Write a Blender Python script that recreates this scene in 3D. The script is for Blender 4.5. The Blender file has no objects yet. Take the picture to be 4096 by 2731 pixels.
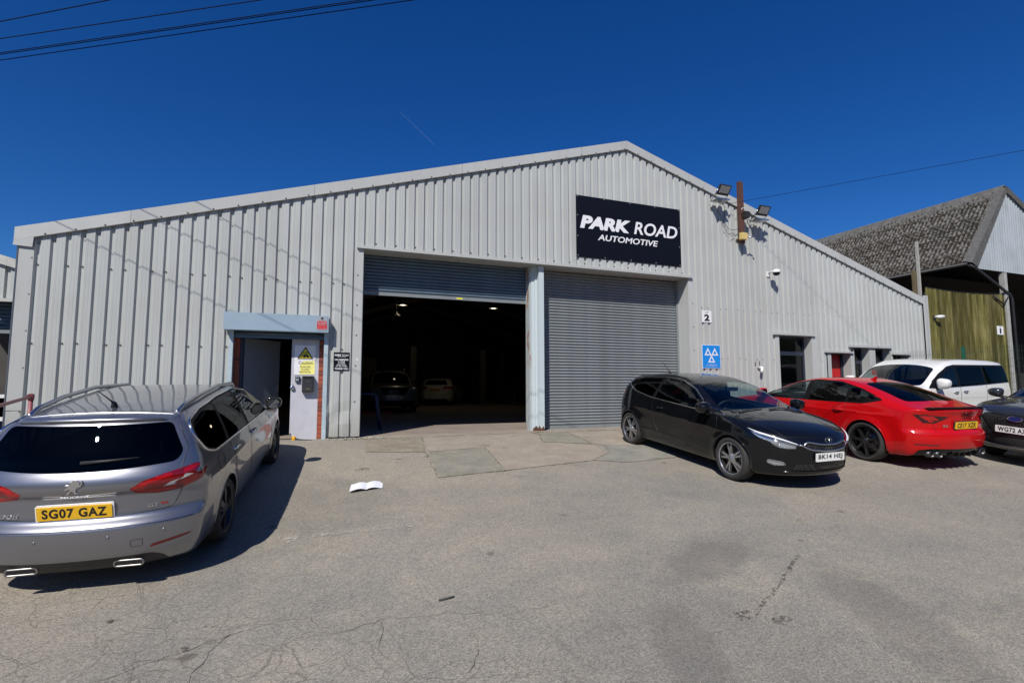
import bpy, bmesh, math, random
import numpy as np
from mathutils import Vector, Matrix

random.seed(7)
rng = np.random.default_rng(7)
SC = bpy.context.scene
COL = SC.collection
R = math.radians
PI = math.pi

# ------------------------------------------------------------------ camera
cam_d = bpy.data.cameras.new('camera')
cam = bpy.data.objects.new('camera', cam_d)
COL.objects.link(cam)
cam.location = (-0.7902, -10.4882, 1.0068)
cam.rotation_euler = (PI/2 + 0.0861, 0.0008, -0.3624)
cam_d.sensor_fit = 'HORIZONTAL'
cam_d.sensor_width = 36.0
cam_d.lens = 18.0
cam_d.clip_start = 0.05
cam_d.clip_end = 20000
SC.camera = cam

# ------------------------------------------------------------------ light
SUN = Vector((0.785, 1.0, -1.31)).normalized()          # direction the light travels
sun_elev = math.asin(-SUN.z)
to_sun = -SUN
world = bpy.data.worlds.new('World')
SC.world = world
world.use_nodes = True
wn = world.node_tree.nodes
wl = world.node_tree.links
wn.clear()
w_out = wn.new('ShaderNodeOutputWorld')
w_bg = wn.new('ShaderNodeBackground')
w_sky = wn.new('ShaderNodeTexSky')
w_sky.sky_type = 'NISHITA'
w_sky.sun_disc = False
w_sky.sun_elevation = sun_elev
w_sky.sun_rotation = math.atan2(to_sun.x, to_sun.y)
w_sky.altitude = 300
w_sky.air_density = 1.0
w_sky.dust_density = 0.35
w_sky.ozone_density = 4.0
w_hsv = wn.new('ShaderNodeHueSaturation')
w_hsv.inputs['Hue'].default_value = 0.503
w_hsv.inputs['Saturation'].default_value = 1.32
w_hsv.inputs['Value'].default_value = 1.0
w_bg.inputs['Strength'].default_value = 0.064
wl.new(w_sky.outputs[0], w_hsv.inputs['Color'])
w_mul = wn.new('ShaderNodeMix'); w_mul.data_type = 'RGBA'; w_mul.blend_type = 'MULTIPLY'
w_mul.inputs['Factor'].default_value = 1.0
w_mul.inputs['B'].default_value = (0.64, 0.97, 1.38, 1)
wl.new(w_hsv.outputs[0], w_mul.inputs['A'])
wl.new(w_mul.outputs['Result'], w_bg.inputs['Color'])
wl.new(w_bg.outputs[0], w_out.inputs['Surface'])
sun_d = bpy.data.lights.new('sun', 'SUN')
sun_d.energy = 5.0
sun_d.angle = R(0.53)
sun_d.color = (1.0, 0.955, 0.89)
sun_o = bpy.data.objects.new('sun', sun_d)
COL.objects.link(sun_o)
sun_o.rotation_euler = SUN.to_track_quat('-Z', 'Y').to_euler()
sun_o.location = (-20, -25, 30)

SC.render.engine = 'CYCLES'
SC.view_settings.view_transform = 'Standard'
SC.view_settings.look = 'None'
SC.view_settings.exposure = 0.0
SC.view_settings.gamma = 1.0
SC.view_settings.use_curve_mapping = False
SC.cycles.max_bounces = 8
SC.cycles.transparent_max_bounces = 12

# ------------------------------------------------------------------ materials
MATS = {}
def nmat(name):
    m = bpy.data.materials.new(name)
    m.use_nodes = True
    MATS[name] = m
    nt = m.node_tree
    return m, nt.nodes, nt.links, nt.nodes['Principled BSDF']

def setp(b, **kw):
    names = {'color': 'Base Color', 'rough': 'Roughness', 'metal': 'Metallic', 'coat': 'Coat Weight',
             'coat_rough': 'Coat Roughness', 'spec': 'Specular IOR Level', 'trans': 'Transmission Weight',
             'ior': 'IOR', 'alpha': 'Alpha'}
    for k, v in kw.items():
        if k == 'color':
            v = (v[0], v[1], v[2], 1.0)
        b.inputs[names[k]].default_value = v

def mat(name, color, rough=0.5, metal=0.0, coat=0.0, vary=0.0, vscale=6.0, bump=0.0, bscale=80.0, spec=0.5, stretch=None, vary_rough=0.0):
    """principled material with object-space noise variation of colour, roughness and relief"""
    m, N, L, b = nmat(name)
    setp(b, color=color, rough=rough, metal=metal, coat=coat, spec=spec)
    if coat: setp(b, coat_rough=0.03)
    if vary or bump or vary_rough:
        tc = N.new('ShaderNodeTexCoord')
        src = tc.outputs['Object']
        if stretch:
            mp = N.new('ShaderNodeMapping'); mp.inputs['Scale'].default_value = stretch
            L.new(src, mp.inputs['Vector']); src = mp.outputs[0]
        if vary or vary_rough:
            n = N.new('ShaderNodeTexNoise'); n.inputs['Scale'].default_value = vscale
            n.inputs['Detail'].default_value = 6; n.inputs['Roughness'].default_value = 0.65
            L.new(src, n.inputs['Vector'])
        if vary:
            mr = N.new('ShaderNodeMapRange')
            mr.inputs['From Min'].default_value = 0.25; mr.inputs['From Max'].default_value = 0.75
            mr.inputs['To Min'].default_value = 1 - vary; mr.inputs['To Max'].default_value = 1 + vary
            L.new(n.outputs['Fac'], mr.inputs['Value'])
            mx = N.new('ShaderNodeMix'); mx.data_type = 'RGBA'; mx.blend_type = 'MULTIPLY'
            mx.inputs['Factor'].default_value = 1.0
            mx.inputs['A'].default_value = (*color, 1)
            L.new(mr.outputs[0], mx.inputs['B'])
            L.new(mx.outputs['Result'], b.inputs['Base Color'])
        if vary_rough:
            mr2 = N.new('ShaderNodeMapRange')
            mr2.inputs['To Min'].default_value = max(0.02, rough - vary_rough); mr2.inputs['To Max'].default_value = min(1, rough + vary_rough)
            L.new(n.outputs['Fac'], mr2.inputs['Value']); L.new(mr2.outputs[0], b.inputs['Roughness'])
        if bump:
            n2 = N.new('ShaderNodeTexNoise'); n2.inputs['Scale'].default_value = bscale
            n2.inputs['Detail'].default_value = 4
            L.new(src, n2.inputs['Vector'])
            bp = N.new('ShaderNodeBump'); bp.inputs['Strength'].default_value = bump; bp.inputs['Distance'].default_value = 0.01
            L.new(n2.outputs['Fac'], bp.inputs['Height']); L.new(bp.outputs[0], b.inputs['Normal'])
    return m

def paint(name, color, metal=0.0, rough=0.35, dust=0.06, coat=1.0, spec=0.5):
    """car paint: coated, slightly dusty, dark lining on the inside of the shell"""
    m, N, L, b = nmat(name)
    setp(b, color=color, rough=rough, metal=metal, coat=coat, coat_rough=0.02, spec=spec)
    tc = N.new('ShaderNodeTexCoord')
    n = N.new('ShaderNodeTexNoise'); n.inputs['Scale'].default_value = 3.0; n.inputs['Detail'].default_value = 8; n.inputs['Roughness'].default_value = 0.7
    L.new(tc.outputs['Object'], n.inputs['Vector'])
    mr = N.new('ShaderNodeMapRange'); mr.inputs['From Min'].default_value = 0.4; mr.inputs['From Max'].default_value = 0.8
    mr.inputs['To Min'].default_value = 0.0; mr.inputs['To Max'].default_value = dust
    L.new(n.outputs['Fac'], mr.inputs['Value'])
    mx = N.new('ShaderNodeMix'); mx.data_type = 'RGBA'
    mx.inputs['A'].default_value = (*color, 1); mx.inputs['B'].default_value = (0.32, 0.29, 0.25, 1)
    L.new(mr.outputs[0], mx.inputs['Factor']); L.new(mx.outputs['Result'], b.inputs['Base Color'])
    cr = N.new('ShaderNodeMapRange'); cr.inputs['To Min'].default_value = 0.015; cr.inputs['To Max'].default_value = 0.06
    L.new(n.outputs['Fac'], cr.inputs['Value']); L.new(cr.outputs[0], b.inputs['Coat Roughness'])
    geo = N.new('ShaderNodeNewGeometry')
    dk = N.new('ShaderNodeBsdfPrincipled'); dk.inputs['Base Color'].default_value = (0.02, 0.02, 0.022, 1); dk.inputs['Roughness'].default_value = 0.85
    ms = N.new('ShaderNodeMixShader')
    L.new(geo.outputs['Backfacing'], ms.inputs['Fac']); L.new(b.outputs[0], ms.inputs[1]); L.new(dk.outputs[0], ms.inputs[2])
    L.new(ms.outputs[0], N['Material Output'].inputs['Surface'])
    return m

def glass(name, tint, fres=1.45, rough=0.0, refl=1.0):
    """thin pane: tinted see-through plus mirror reflection by Fresnel"""
    m, N, L, b = nmat(name)
    N.remove(b)
    tr = N.new('ShaderNodeBsdfTransparent'); tr.inputs['Color'].default_value = (*tint, 1)
    gl = N.new('ShaderNodeBsdfGlossy'); gl.inputs['Roughness'].default_value = rough; gl.inputs['Color'].default_value = (refl, refl, refl, 1)
    fr = N.new('ShaderNodeFresnel'); fr.inputs['IOR'].default_value = fres
    geo = N.new('ShaderNodeNewGeometry')
    vm = N.new('ShaderNodeVectorMath'); vm.operation = 'MULTIPLY_ADD'
    # use the outward normal for both sides so that a pane behaves alike from within
    ms = N.new('ShaderNodeMixShader')
    mul = N.new('ShaderNodeMath'); mul.operation = 'SUBTRACT'; mul.inputs[0].default_value = 1.0
    L.new(geo.outputs['Backfacing'], mul.inputs[1])
    mm = N.new('ShaderNodeMath'); mm.operation = 'MULTIPLY'
    L.new(fr.outputs[0], mm.inputs[0]); L.new(mul.outputs[0], mm.inputs[1])
    N.remove(vm)
    L.new(mm.outputs[0], ms.inputs['Fac']); L.new(tr.outputs[0], ms.inputs[1]); L.new(gl.outputs[0], ms.inputs[2])
    L.new(ms.outputs[0], N['Material Output'].inputs['Surface'])
    return m

def emit(name, color, strength):
    m, N, L, b = nmat(name)
    b.inputs['Emission Color'].default_value = (*color, 1)
    b.inputs['Emission Strength'].default_value = strength
    setp(b, color=color)
    return m

# ------------------------------------------------------------------ object helpers
def tag(o, label=None, cat=None, group=None, kind=None):
    if label: o['label'] = label
    if cat: o['category'] = cat
    if group: o['group'] = group
    if kind: o['kind'] = kind
    return o

def empty(name, loc=(0, 0, 0), rot=(0, 0, 0), parent=None):
    o = bpy.data.objects.new(name, None)
    COL.objects.link(o)
    o.location = loc; o.rotation_euler = rot
    o.empty_display_size = 0.2
    if parent: o.parent = parent
    return o

def thing(name, label, cat, loc=(0, 0, 0), rot=(0, 0, 0), group=None):
    return tag(empty(name, loc, rot), label, cat, group)

def link(name, me, m=None, parent=None, loc=None, rot=None):
    o = bpy.data.objects.new(name, me)
    COL.objects.link(o)
    if m is not None:
        if isinstance(m, (list, tuple)):
            if len(me.materials) == 0:
                for q in m: me.materials.append(q)
        elif len(me.materials) == 0:
            me.materials.append(m)
    if parent: o.parent = parent
    if loc is not None: o.location = loc
    if rot is not None: o.rotation_euler = rot
    return o

class MB:
    """collects primitive shapes for ONE mesh"""
    def __init__(s):
        s.v = []; s.f = []; s.sm = []
    def add(s, vs, fs, smooth=False):
        b = len(s.v)
        s.v.extend([tuple(map(float, p)) for p in vs])
        s.f.extend([tuple(b + i for i in f) for f in fs])
        s.sm.extend([smooth]*len(fs))
        return s
    def box(s, x0, x1, y0, y1, z0, z1, M=None):
        p = [(x0, y0, z0), (x1, y0, z0), (x1, y1, z0), (x0, y1, z0), (x0, y0, z1), (x1, y0, z1), (x1, y1, z1), (x0, y1, z1)]
        if M is not None: p = [tuple(M @ Vector(q)) for q in p]
        return s.add(p, [(3, 2, 1, 0), (4, 5, 6, 7), (0, 1, 5, 4), (1, 2, 6, 5), (2, 3, 7, 6), (3, 0, 4, 7)])
    def prism(s, poly, a0, a1, axis='y', M=None):
        """poly: 2-D outline; extruded from a0 to a1 along axis"""
        n = len(poly)
        def P(u, v, a):
            q = {'y': (u, a, v), 'x': (a, u, v), 'z': (u, v, a)}[axis]
            return tuple(M @ Vector(q)) if M is not None else q
        vs = [P(u, v, a0) for u, v in poly] + [P(u, v, a1) for u, v in poly]
        fs = [tuple(range(n)), tuple(reversed(range(n, 2*n)))] + [(i, i+n, (i+1) % n + n, (i+1) % n) for i in range(n)]
        return s.add(vs, fs)
    def tube(s, pts, r, n=8, closed=False, caps=True, smooth=True):
        pts = [Vector(p) for p in pts]
        m = len(pts)
        if m < 2: return s
        rr = r if hasattr(r, '__len__') else [r]*m
        vs = []; prev = None
        for i, p in enumerate(pts):
            a = pts[(i-1) % m] if (closed or i > 0) else p
            c = pts[(i+1) % m] if (closed or i < m-1) else p
            t = (c - a)
            if t.length < 1e-9: t = Vector((0, 0, 1))
            t.normalize()
            if prev is None:
                u = t.cross(Vector((0, 0, 1)))
                if u.length < 0.1: u = t.cross(Vector((1, 0, 0)))
            else:
                u = prev - t*prev.dot(t)
                if u.length < 1e-6: u = t.cross(Vector((0, 0, 1)))
            u.normalize(); prev = u
            w = t.cross(u)
            for k in range(n):
                q = 2*PI*k/n
                vs.append(p + (u*math.cos(q) + w*math.sin(q))*rr[i])
        fs = []
        mm = m if closed else m-1
        for i in range(mm):
            j = (i+1) % m
            for k in range(n):
                fs.append((i*n+k, i*n+(k+1) % n, j*n+(k+1) % n, j*n+k))
        s.add(vs, fs, smooth)
        if caps and not closed:
            b = len(s.v) - len(vs)
            s.f.append(tuple(b + k for k in reversed(range(n)))); s.sm.append(False)
            s.f.append(tuple(b + (m-1)*n + k for k in range(n))); s.sm.append(False)
        return s
    def lathe(s, prof, n=32, axis='y', M=None, smooth=True, cap=False):
        """prof: list of (radius, axial)"""
        vs = []
        for r_, a in prof:
            for k in range(n):
                q = 2*PI*k/n
                c, d = r_*math.cos(q), r_*math.sin(q)
                p = {'y': (c, a, d), 'z': (c, d, a), 'x': (a, c, d)}[axis]
                vs.append(tuple(M @ Vector(p)) if M is not None else p)
        fs = []
        for i in range(len(prof)-1):
            for k in range(n):
                fs.append((i*n+k, (i+1)*n+k, (i+1)*n+(k+1) % n, i*n+(k+1) % n))
        s.add(vs, fs, smooth)
        return s
    def mesh(s, name):
        me = bpy.data.meshes.new(name)
        me.from_pydata(s.v, [], s.f)
        me.polygons.foreach_set('use_smooth', s.sm)
        me.update()
        bm = bmesh.new(); bm.from_mesh(me)
        bmesh.ops.recalc_face_normals(bm, faces=bm.faces)
        bm.to_mesh(me); bm.free()
        return me
    def build(s, name, m, parent=None, loc=None, rot=None, bevel=0.0):
        me = s.mesh(name)
        if bevel:
            bm = bmesh.new(); bm.from_mesh(me)
            bmesh.ops.bevel(bm, geom=list(bm.edges), offset=bevel, segments=2, profile=0.7, affect='EDGES', clamp_overlap=True)
            bm.to_mesh(me); bm.free()
        return link(name, me, m, parent, loc, rot)

def rounded_rect(x0, x1, z0, z1, r, n=4):
    p = []
    for cx, cz, a in ((x1-r, z1-r, 0), (x0+r, z1-r, 90), (x0+r, z0+r, 180), (x1-r, z0+r, 270)):
        for k in range(n+1):
            q = R(a + 90*k/n)
            p.append((cx + r*math.cos(q), cz + r*math.sin(q)))
    return p

TXT = {}
def text_mesh(body, width=None, height=1.0, depth=0.002, bold=0.0, shear=0.0, spacing=1.0):
    """lettering as a mesh in the xz plane facing -y, its lower left corner at the origin"""
    cu = bpy.data.curves.new('lettering', 'FONT')
    cu.body = body; cu.size = 1.0; cu.extrude = 0.0; cu.offset = bold; cu.shear = shear; cu.space_character = spacing
    cu.resolution_u = 4
    o = bpy.data.objects.new('lettering', cu)
    COL.objects.link(o)
    dg = bpy.context.evaluated_depsgraph_get()
    me = bpy.data.meshes.new_from_object(o.evaluated_get(dg))
    bpy.data.objects.remove(o); bpy.data.curves.remove(cu)
    n = len(me.vertices)
    co = np.empty(n*3); me.vertices.foreach_get('co', co); co = co.reshape(-1, 3)
    lo = co.min(0); hi = co.max(0)
    sy = height/(hi[1]-lo[1])
    sx = sy if width is None else width/(hi[0]-lo[0])
    bm = bmesh.new(); bm.from_mesh(me)
    for v in bm.verts:
        v.co = Vector(((v.co.x-lo[0])*sx, 0, (v.co.y-lo[1])*sy))
    fs = list(bm.faces)
    r = bmesh.ops.extrude_face_region(bm, geom=fs)
    for e in r['geom']:
        if isinstance(e, bmesh.types.BMVert): e.co.y = -depth
    bmesh.ops.recalc_face_normals(bm, faces=bm.faces)
    for f in bm.faces: f.smooth = False
    bm.to_mesh(me); bm.free()
    return me

def merge_meshes(name, items):
    """items: (mesh, Matrix) joined into one mesh"""
    bm = bmesh.new()
    for me, M in items:
        k = len(bm.verts)
        bm.from_mesh(me)
        bm.verts.ensure_lookup_table()
        for v in bm.verts[k:]:
            v.co = M @ v.co
    me = bpy.data.meshes.new(name)
    bm.to_mesh(me); bm.free()
    return me

def lines_mesh(name, lines, depth=0.002):
    """lines: (text, x, z, width, height, bold, shear)"""
    return merge_meshes(name, [(text_mesh(t, w, h, depth, b, sh), Matrix.Translation((x, 0, z))) for t, x, z, w, h, b, sh in lines])

def lettering(parent, lines, m, y, depth=0.002):
    """each line of writing is a part of its own"""
    for t, x, z, w, h, b, sh in lines:
        link('lettering', text_mesh(t, w, h, depth, b, sh), m, parent, (x, y, z))

def T(x, y, z): return Matrix.Translation((x, y, z))

# ground height of the sloping yard
def GZ(x, y):
    x = np.asarray(x, float); y = np.asarray(y, float)
    yy = -np.logaddexp(0, -(y+0.45)/0.12)*0.12
    e = np.maximum(0, -(y+5.5))
    z = 0.094*yy + 0.094*(e-3.5*(1-np.exp(-e/3.5)))
    cr = np.clip((x-5.2), -14, 12)*0.0215
    dip = -0.10*np.clip((-y-1.5)/3, 0, 1)*np.clip((1-x)/2.5, 0, 1)*np.clip((y+12)/5, 0, 1)
    return z + dip + cr*np.clip(-y/4.4, 0, 1)*np.clip(1-(e-6)/10, 0, 1)
# ------------------------------------------------------------------ cars
def pchip(xs, ys):
    xs = np.array(xs, float); ys = np.array(ys, float)
    if xs[0] > xs[-1]: xs = xs[::-1]; ys = ys[::-1]
    h = np.diff(xs); d = np.diff(ys)/h
    m = np.zeros_like(xs)
    m[0] = d[0]; m[-1] = d[-1]
    for i in range(1, len(xs)-1):
        if d[i-1]*d[i] > 0:
            w1 = 2*h[i]+h[i-1]; w2 = h[i]+2*h[i-1]
            m[i] = (w1+w2)/(w1/d[i-1]+w2/d[i])
    tx = np.linspace(xs[0], xs[-1], 1500)
    i = np.clip(np.searchsorted(xs, tx)-1, 0, len(h)-1)
    t = (tx-xs[i])/h[i]
    ty = (ys[i]*(1+2*t)*(1-t)**2 + m[i]*h[i]*t*(1-t)**2 + ys[i+1]*t*t*(3-2*t) + m[i+1]*h[i]*t*t*(t-1))
    k = 15
    pad = np.concatenate([ty[0]+(ty[1]-ty[0])*np.arange(-k, 0), ty, ty[-1]+(ty[-1]-ty[-2])*np.arange(1, k+1)])
    ty = np.convolve(pad, np.ones(2*k+1)/(2*k+1), 'valid')
    return tx, ty

class Tab:
    def __init__(s, pts):
        s.x, s.y = pchip([p[0] for p in pts], [p[1] for p in pts])
        s.s0 = (s.y[1]-s.y[0])/(s.x[1]-s.x[0]); s.s1 = (s.y[-1]-s.y[-2])/(s.x[-1]-s.x[-2])
        s.d = np.gradient(s.y, s.x)
    def __call__(s, q):
        r = np.interp(q, s.x, s.y)
        return r + np.where(q < s.x[0], (q-s.x[0])*s.s0, 0) + np.where(q > s.x[-1], (q-s.x[-1])*s.s1, 0)
    def slope(s, q): return np.interp(q, s.x, s.d)

def smax(a, b, k):
    h = np.maximum(k-np.abs(a-b), 0)/k
    return np.maximum(a, b) + h*h*k*0.25

class Body:
    """a car body as a smooth intersection of its side, plan, nose and tail outlines"""
    def __init__(s, c):
        s.c = c
        s.top = Tab(c['top']); s.belt = Tab(c['belt']); s.W = Tab(c['W'])
        s.low = Tab(c['low']); s.front = Tab(c['front']); s.rear = Tab(c['rear'])
    def f(s, x, y, z):
        c = s.c
        ay = np.sqrt(y*y + 1e-6)
        zb = s.belt(x); t = z-zb
        up = np.logaddexp(0, t/0.02)*0.02
        Y = s.W(x) + s.low(np.minimum(z, zb)) - c['tum']*up - c.get('tum2', 0.18)*up*up
        for wx in (c['wb']/2, -c['wb']/2):
            dd = np.sqrt((x-wx)**2+(z-c['wr'])**2) - c['arch']
            Y = Y + c.get('flare', 0.02)*np.exp(-(np.maximum(dd, 0)/0.07)**2)*(t < 0.02)
        for z0, amp, wid, slope in c.get('crease', ()):
            zz = (z - z0 - slope*x)
            Y = Y + amp*np.exp(-np.abs(zz)/wid)*(np.abs(x) < c['wb']/2+0.5)
        fs = (ay-Y)*np.where(t > 0, 1/math.sqrt(1+c['tum']**2), 1.0)
        bow = c['bow']*np.tanh(x/0.6)
        xe = x + bow*ay*ay
        ft = (z - s.top(xe) + c['crown']*ay*ay)/np.sqrt(1+s.top.slope(xe)**2)
        an = ay/0.85
        ff = x - s.front(z) + c['fplan']*an**2.2 + c.get('fplan4', 0.08)*an**6
        fr = s.rear(z) - x + c['rplan']*an**2.2 + c.get('rplan4', 0.06)*an**6
        ff = ff/np.sqrt(1+s.front.slope(z)**2); fr = fr/np.sqrt(1+s.rear.slope(z)**2)
        v = smax(fs, ft, np.where(z > zb+0.15, c.get('kroof', 0.14), c.get('khood', 0.07)))
        v = smax(v, ff, c.get('kf', 0.06)); v = smax(v, fr, c.get('kr', 0.06))
        v = smax(v, c['zbot'] + c.get('rake', 0)*np.maximum(0, np.abs(x)-c['wb']/2-0.35) - z, 0.06)
        for q in c.get('extra', ()):
            v = q(v, x, y, z, s)
        return v
    def grad(s, p, e=1.5e-3):
        x, y, z = p[:, 0], p[:, 1], p[:, 2]
        return np.stack([s.f(x+e, y, z)-s.f(x-e, y, z), s.f(x, y+e, z)-s.f(x, y-e, z), s.f(x, y, z+e)-s.f(x, y, z-e)], 1)/(2*e)
    def project(s, p, n=4):
        for _ in range(n):
            g = s.grad(p); v = s.f(p[:, 0], p[:, 1], p[:, 2])
            p = p - g*(np.clip(v, -0.03, 0.03)/np.maximum((g*g).sum(1), 0.05))[:, None]
        return p
    def along(s, p, ax, lo, hi):
        """points moved along axis ax onto the surface (lo inside, hi outside)"""
        p = np.array(p, float)
        a = np.full(len(p), lo, float); b = np.full(len(p), hi, float)
        for _ in range(26):
            m = (a+b)/2; p[:, ax] = m
            v = s.f(p[:, 0], p[:, 1], p[:, 2])
            ins = v < 0
            a = np.where(ins, m, a); b = np.where(ins, b, m)
        p[:, ax] = (a+b)/2
        return p
    def mesh(s, h):
        c = s.c
        xr, xf = c['rear_min']-0.06, c['front_max']+0.06
        ym = max(p[1] for p in c['W'])+0.1; zm = max(p[1] for p in c['top'])+0.06
        X = np.arange(xr, xf, h); ny = int(ym/h)+1; Y = (np.arange(-ny, ny+1))*h+h*0.0; Z = np.arange(c['zbot']-0.06, zm, h)
        A = s.f(X[:, None, None], Y[None, :, None], Z[None, None, :]).astype(np.float32)
        S = A < 0
        nx, ny_, nz = A.shape
        cnt = np.zeros((nx-1, ny_-1, nz-1), np.int8)
        for i in (0, 1):
            for j in (0, 1):
                for k in (0, 1):
                    cnt += S[i:nx-1+i, j:ny_-1+j, k:nz-1+k]
        act = (cnt > 0) & (cnt < 8)
        I = np.argwhere(act)
        idx = np.full(act.shape, -1, np.int64); idx[act] = np.arange(len(I))
        P = np.zeros((len(I), 3)); n = np.zeros(len(I))
        cor = [(i, j, k) for i in (0, 1) for j in (0, 1) for k in (0, 1)]
        for a in cor:
            for ax in range(3):
                if a[ax] == 0:
                    b = list(a); b[ax] = 1
                    va = A[I[:, 0]+a[0], I[:, 1]+a[1], I[:, 2]+a[2]]; vb = A[I[:, 0]+b[0], I[:, 1]+b[1], I[:, 2]+b[2]]
                    m = (va < 0) != (vb < 0)
                    t = np.where(m, va/np.where(va == vb, 1, va-vb), 0)
                    q = np.array(a, float)[None, :].repeat(len(I), 0); q[:, ax] += t
                    P += np.where(m[:, None], q, 0); n += m
        P = P/n[:, None] + I
        P = np.stack([X[0]+P[:, 0]*h, Y[0]+P[:, 1]*h, Z[0]+P[:, 2]*h], 1)
        F = []
        for ax in range(3):
            sl0 = [slice(None)]*3; sl1 = [slice(None)]*3
            sl0[ax] = slice(0, -1); sl1[ax] = slice(1, None)
            a0 = S[tuple(sl0)]; a1 = S[tuple(sl1)]
            E = np.argwhere(a0 != a1)
            u, w = [(1, 2), (2, 0), (0, 1)][ax]
            ok = (E[:, u] > 0) & (E[:, w] > 0) & (E[:, u] < act.shape[u]) & (E[:, w] < act.shape[w])
            E = E[ok]
            def cell(du, dw):
                q = E.copy(); q[:, u] -= du; q[:, w] -= dw
                return idx[q[:, 0], q[:, 1], q[:, 2]]
            quad = np.stack([cell(1, 1), cell(0, 1), cell(0, 0), cell(1, 0)], 1)
            flip = ~a0[E[:, 0], E[:, 1], E[:, 2]]
            quad[flip] = quad[flip][:, ::-1]
            F.append(quad)
        F = np.concatenate(F)
        F = F[(F >= 0).all(1)]
        return s.project(P), F

def in_poly(px, py, poly):
    r = np.zeros(px.shape, bool)
    n = len(poly)
    for i in range(n):
        x0, y0 = poly[i]; x1, y1 = poly[(i+1) % n]
        c = ((y0 > py) != (y1 > py))
        with np.errstate(divide='ignore', invalid='ignore'):
            xx = (x1-x0)*(py-y0)/(y1-y0) + x0
        r ^= c & (px < xx)
    return r

def near_poly(px, py, poly):
    best = np.full(px.shape, 1e9); bx = px.copy(); by = py.copy()
    n = len(poly)
    for i in range(n):
        x0, y0 = poly[i]; x1, y1 = poly[(i+1) % n]
        dx, dy = x1-x0, y1-y0
        l2 = dx*dx+dy*dy
        if l2 < 1e-12: continue
        t = np.clip(((px-x0)*dx+(py-y0)*dy)/l2, 0, 1)
        qx, qy = x0+t*dx, y0+t*dy
        d = (px-qx)**2+(py-qy)**2
        m = d < best
        best = np.where(m, d, best); bx = np.where(m, qx, bx); by = np.where(m, qy, by)
    return np.sqrt(best), bx, by

def smooth_poly(pts, r=0.04, n=4):
    """rounded corners for an outline (per-point radius may be given as a third value)"""
    out = []
    m = len(pts)
    for i in range(m):
        p = np.array(pts[i][:2]); a = np.array(pts[i-1][:2]); b = np.array(pts[(i+1) % m][:2])
        rr = pts[i][2] if len(pts[i]) > 2 else r
        la, lb = np.linalg.norm(a-p), np.linalg.norm(b-p)
        q = min(rr, la*0.45, lb*0.45)
        if q < 1e-3: out.append(tuple(p)); continue
        s, e = p+(a-p)/la*q, p+(b-p)/lb*q
        for k in range(n+1):
            t = k/n
            out.append(tuple(s*(1-t)**2+2*p*t*(1-t)+e*t*t))
    return out

def dense(pts, step, closed):
    out = []
    n = len(pts)
    for i in range(n if closed else n-1):
        a = np.array(pts[i], float); b = np.array(pts[(i+1) % n], float)
        k = max(1, int(np.linalg.norm(b-a)/step))
        for j in range(k): out.append(tuple(a+(b-a)*j/k))
    if not closed: out.append(tuple(pts[-1]))
    return out

q7 = math.sqrt(0.5)
def frame(view, side):
    """rows: the two picture axes of a view and its outward direction"""
    return np.array({'side': ((1, 0, 0), (0, 0, 1), (0, side or 1, 0)), 'front': ((0, 1, 0), (0, 0, 1), (1, 0, 0)), 'rear': ((0, 1, 0), (0, 0, 1), (-1, 0, 0)),
                     'top': ((1, 0, 0), (0, 1, 0), (0, 0, 1)), 'fq': ((-q7, q7*side, 0), (0, 0, 1), (q7, q7*side, 0)), 'rq': ((q7, q7*side, 0), (0, 0, 1), (-q7, q7*side, 0))}[view], float)

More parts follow.
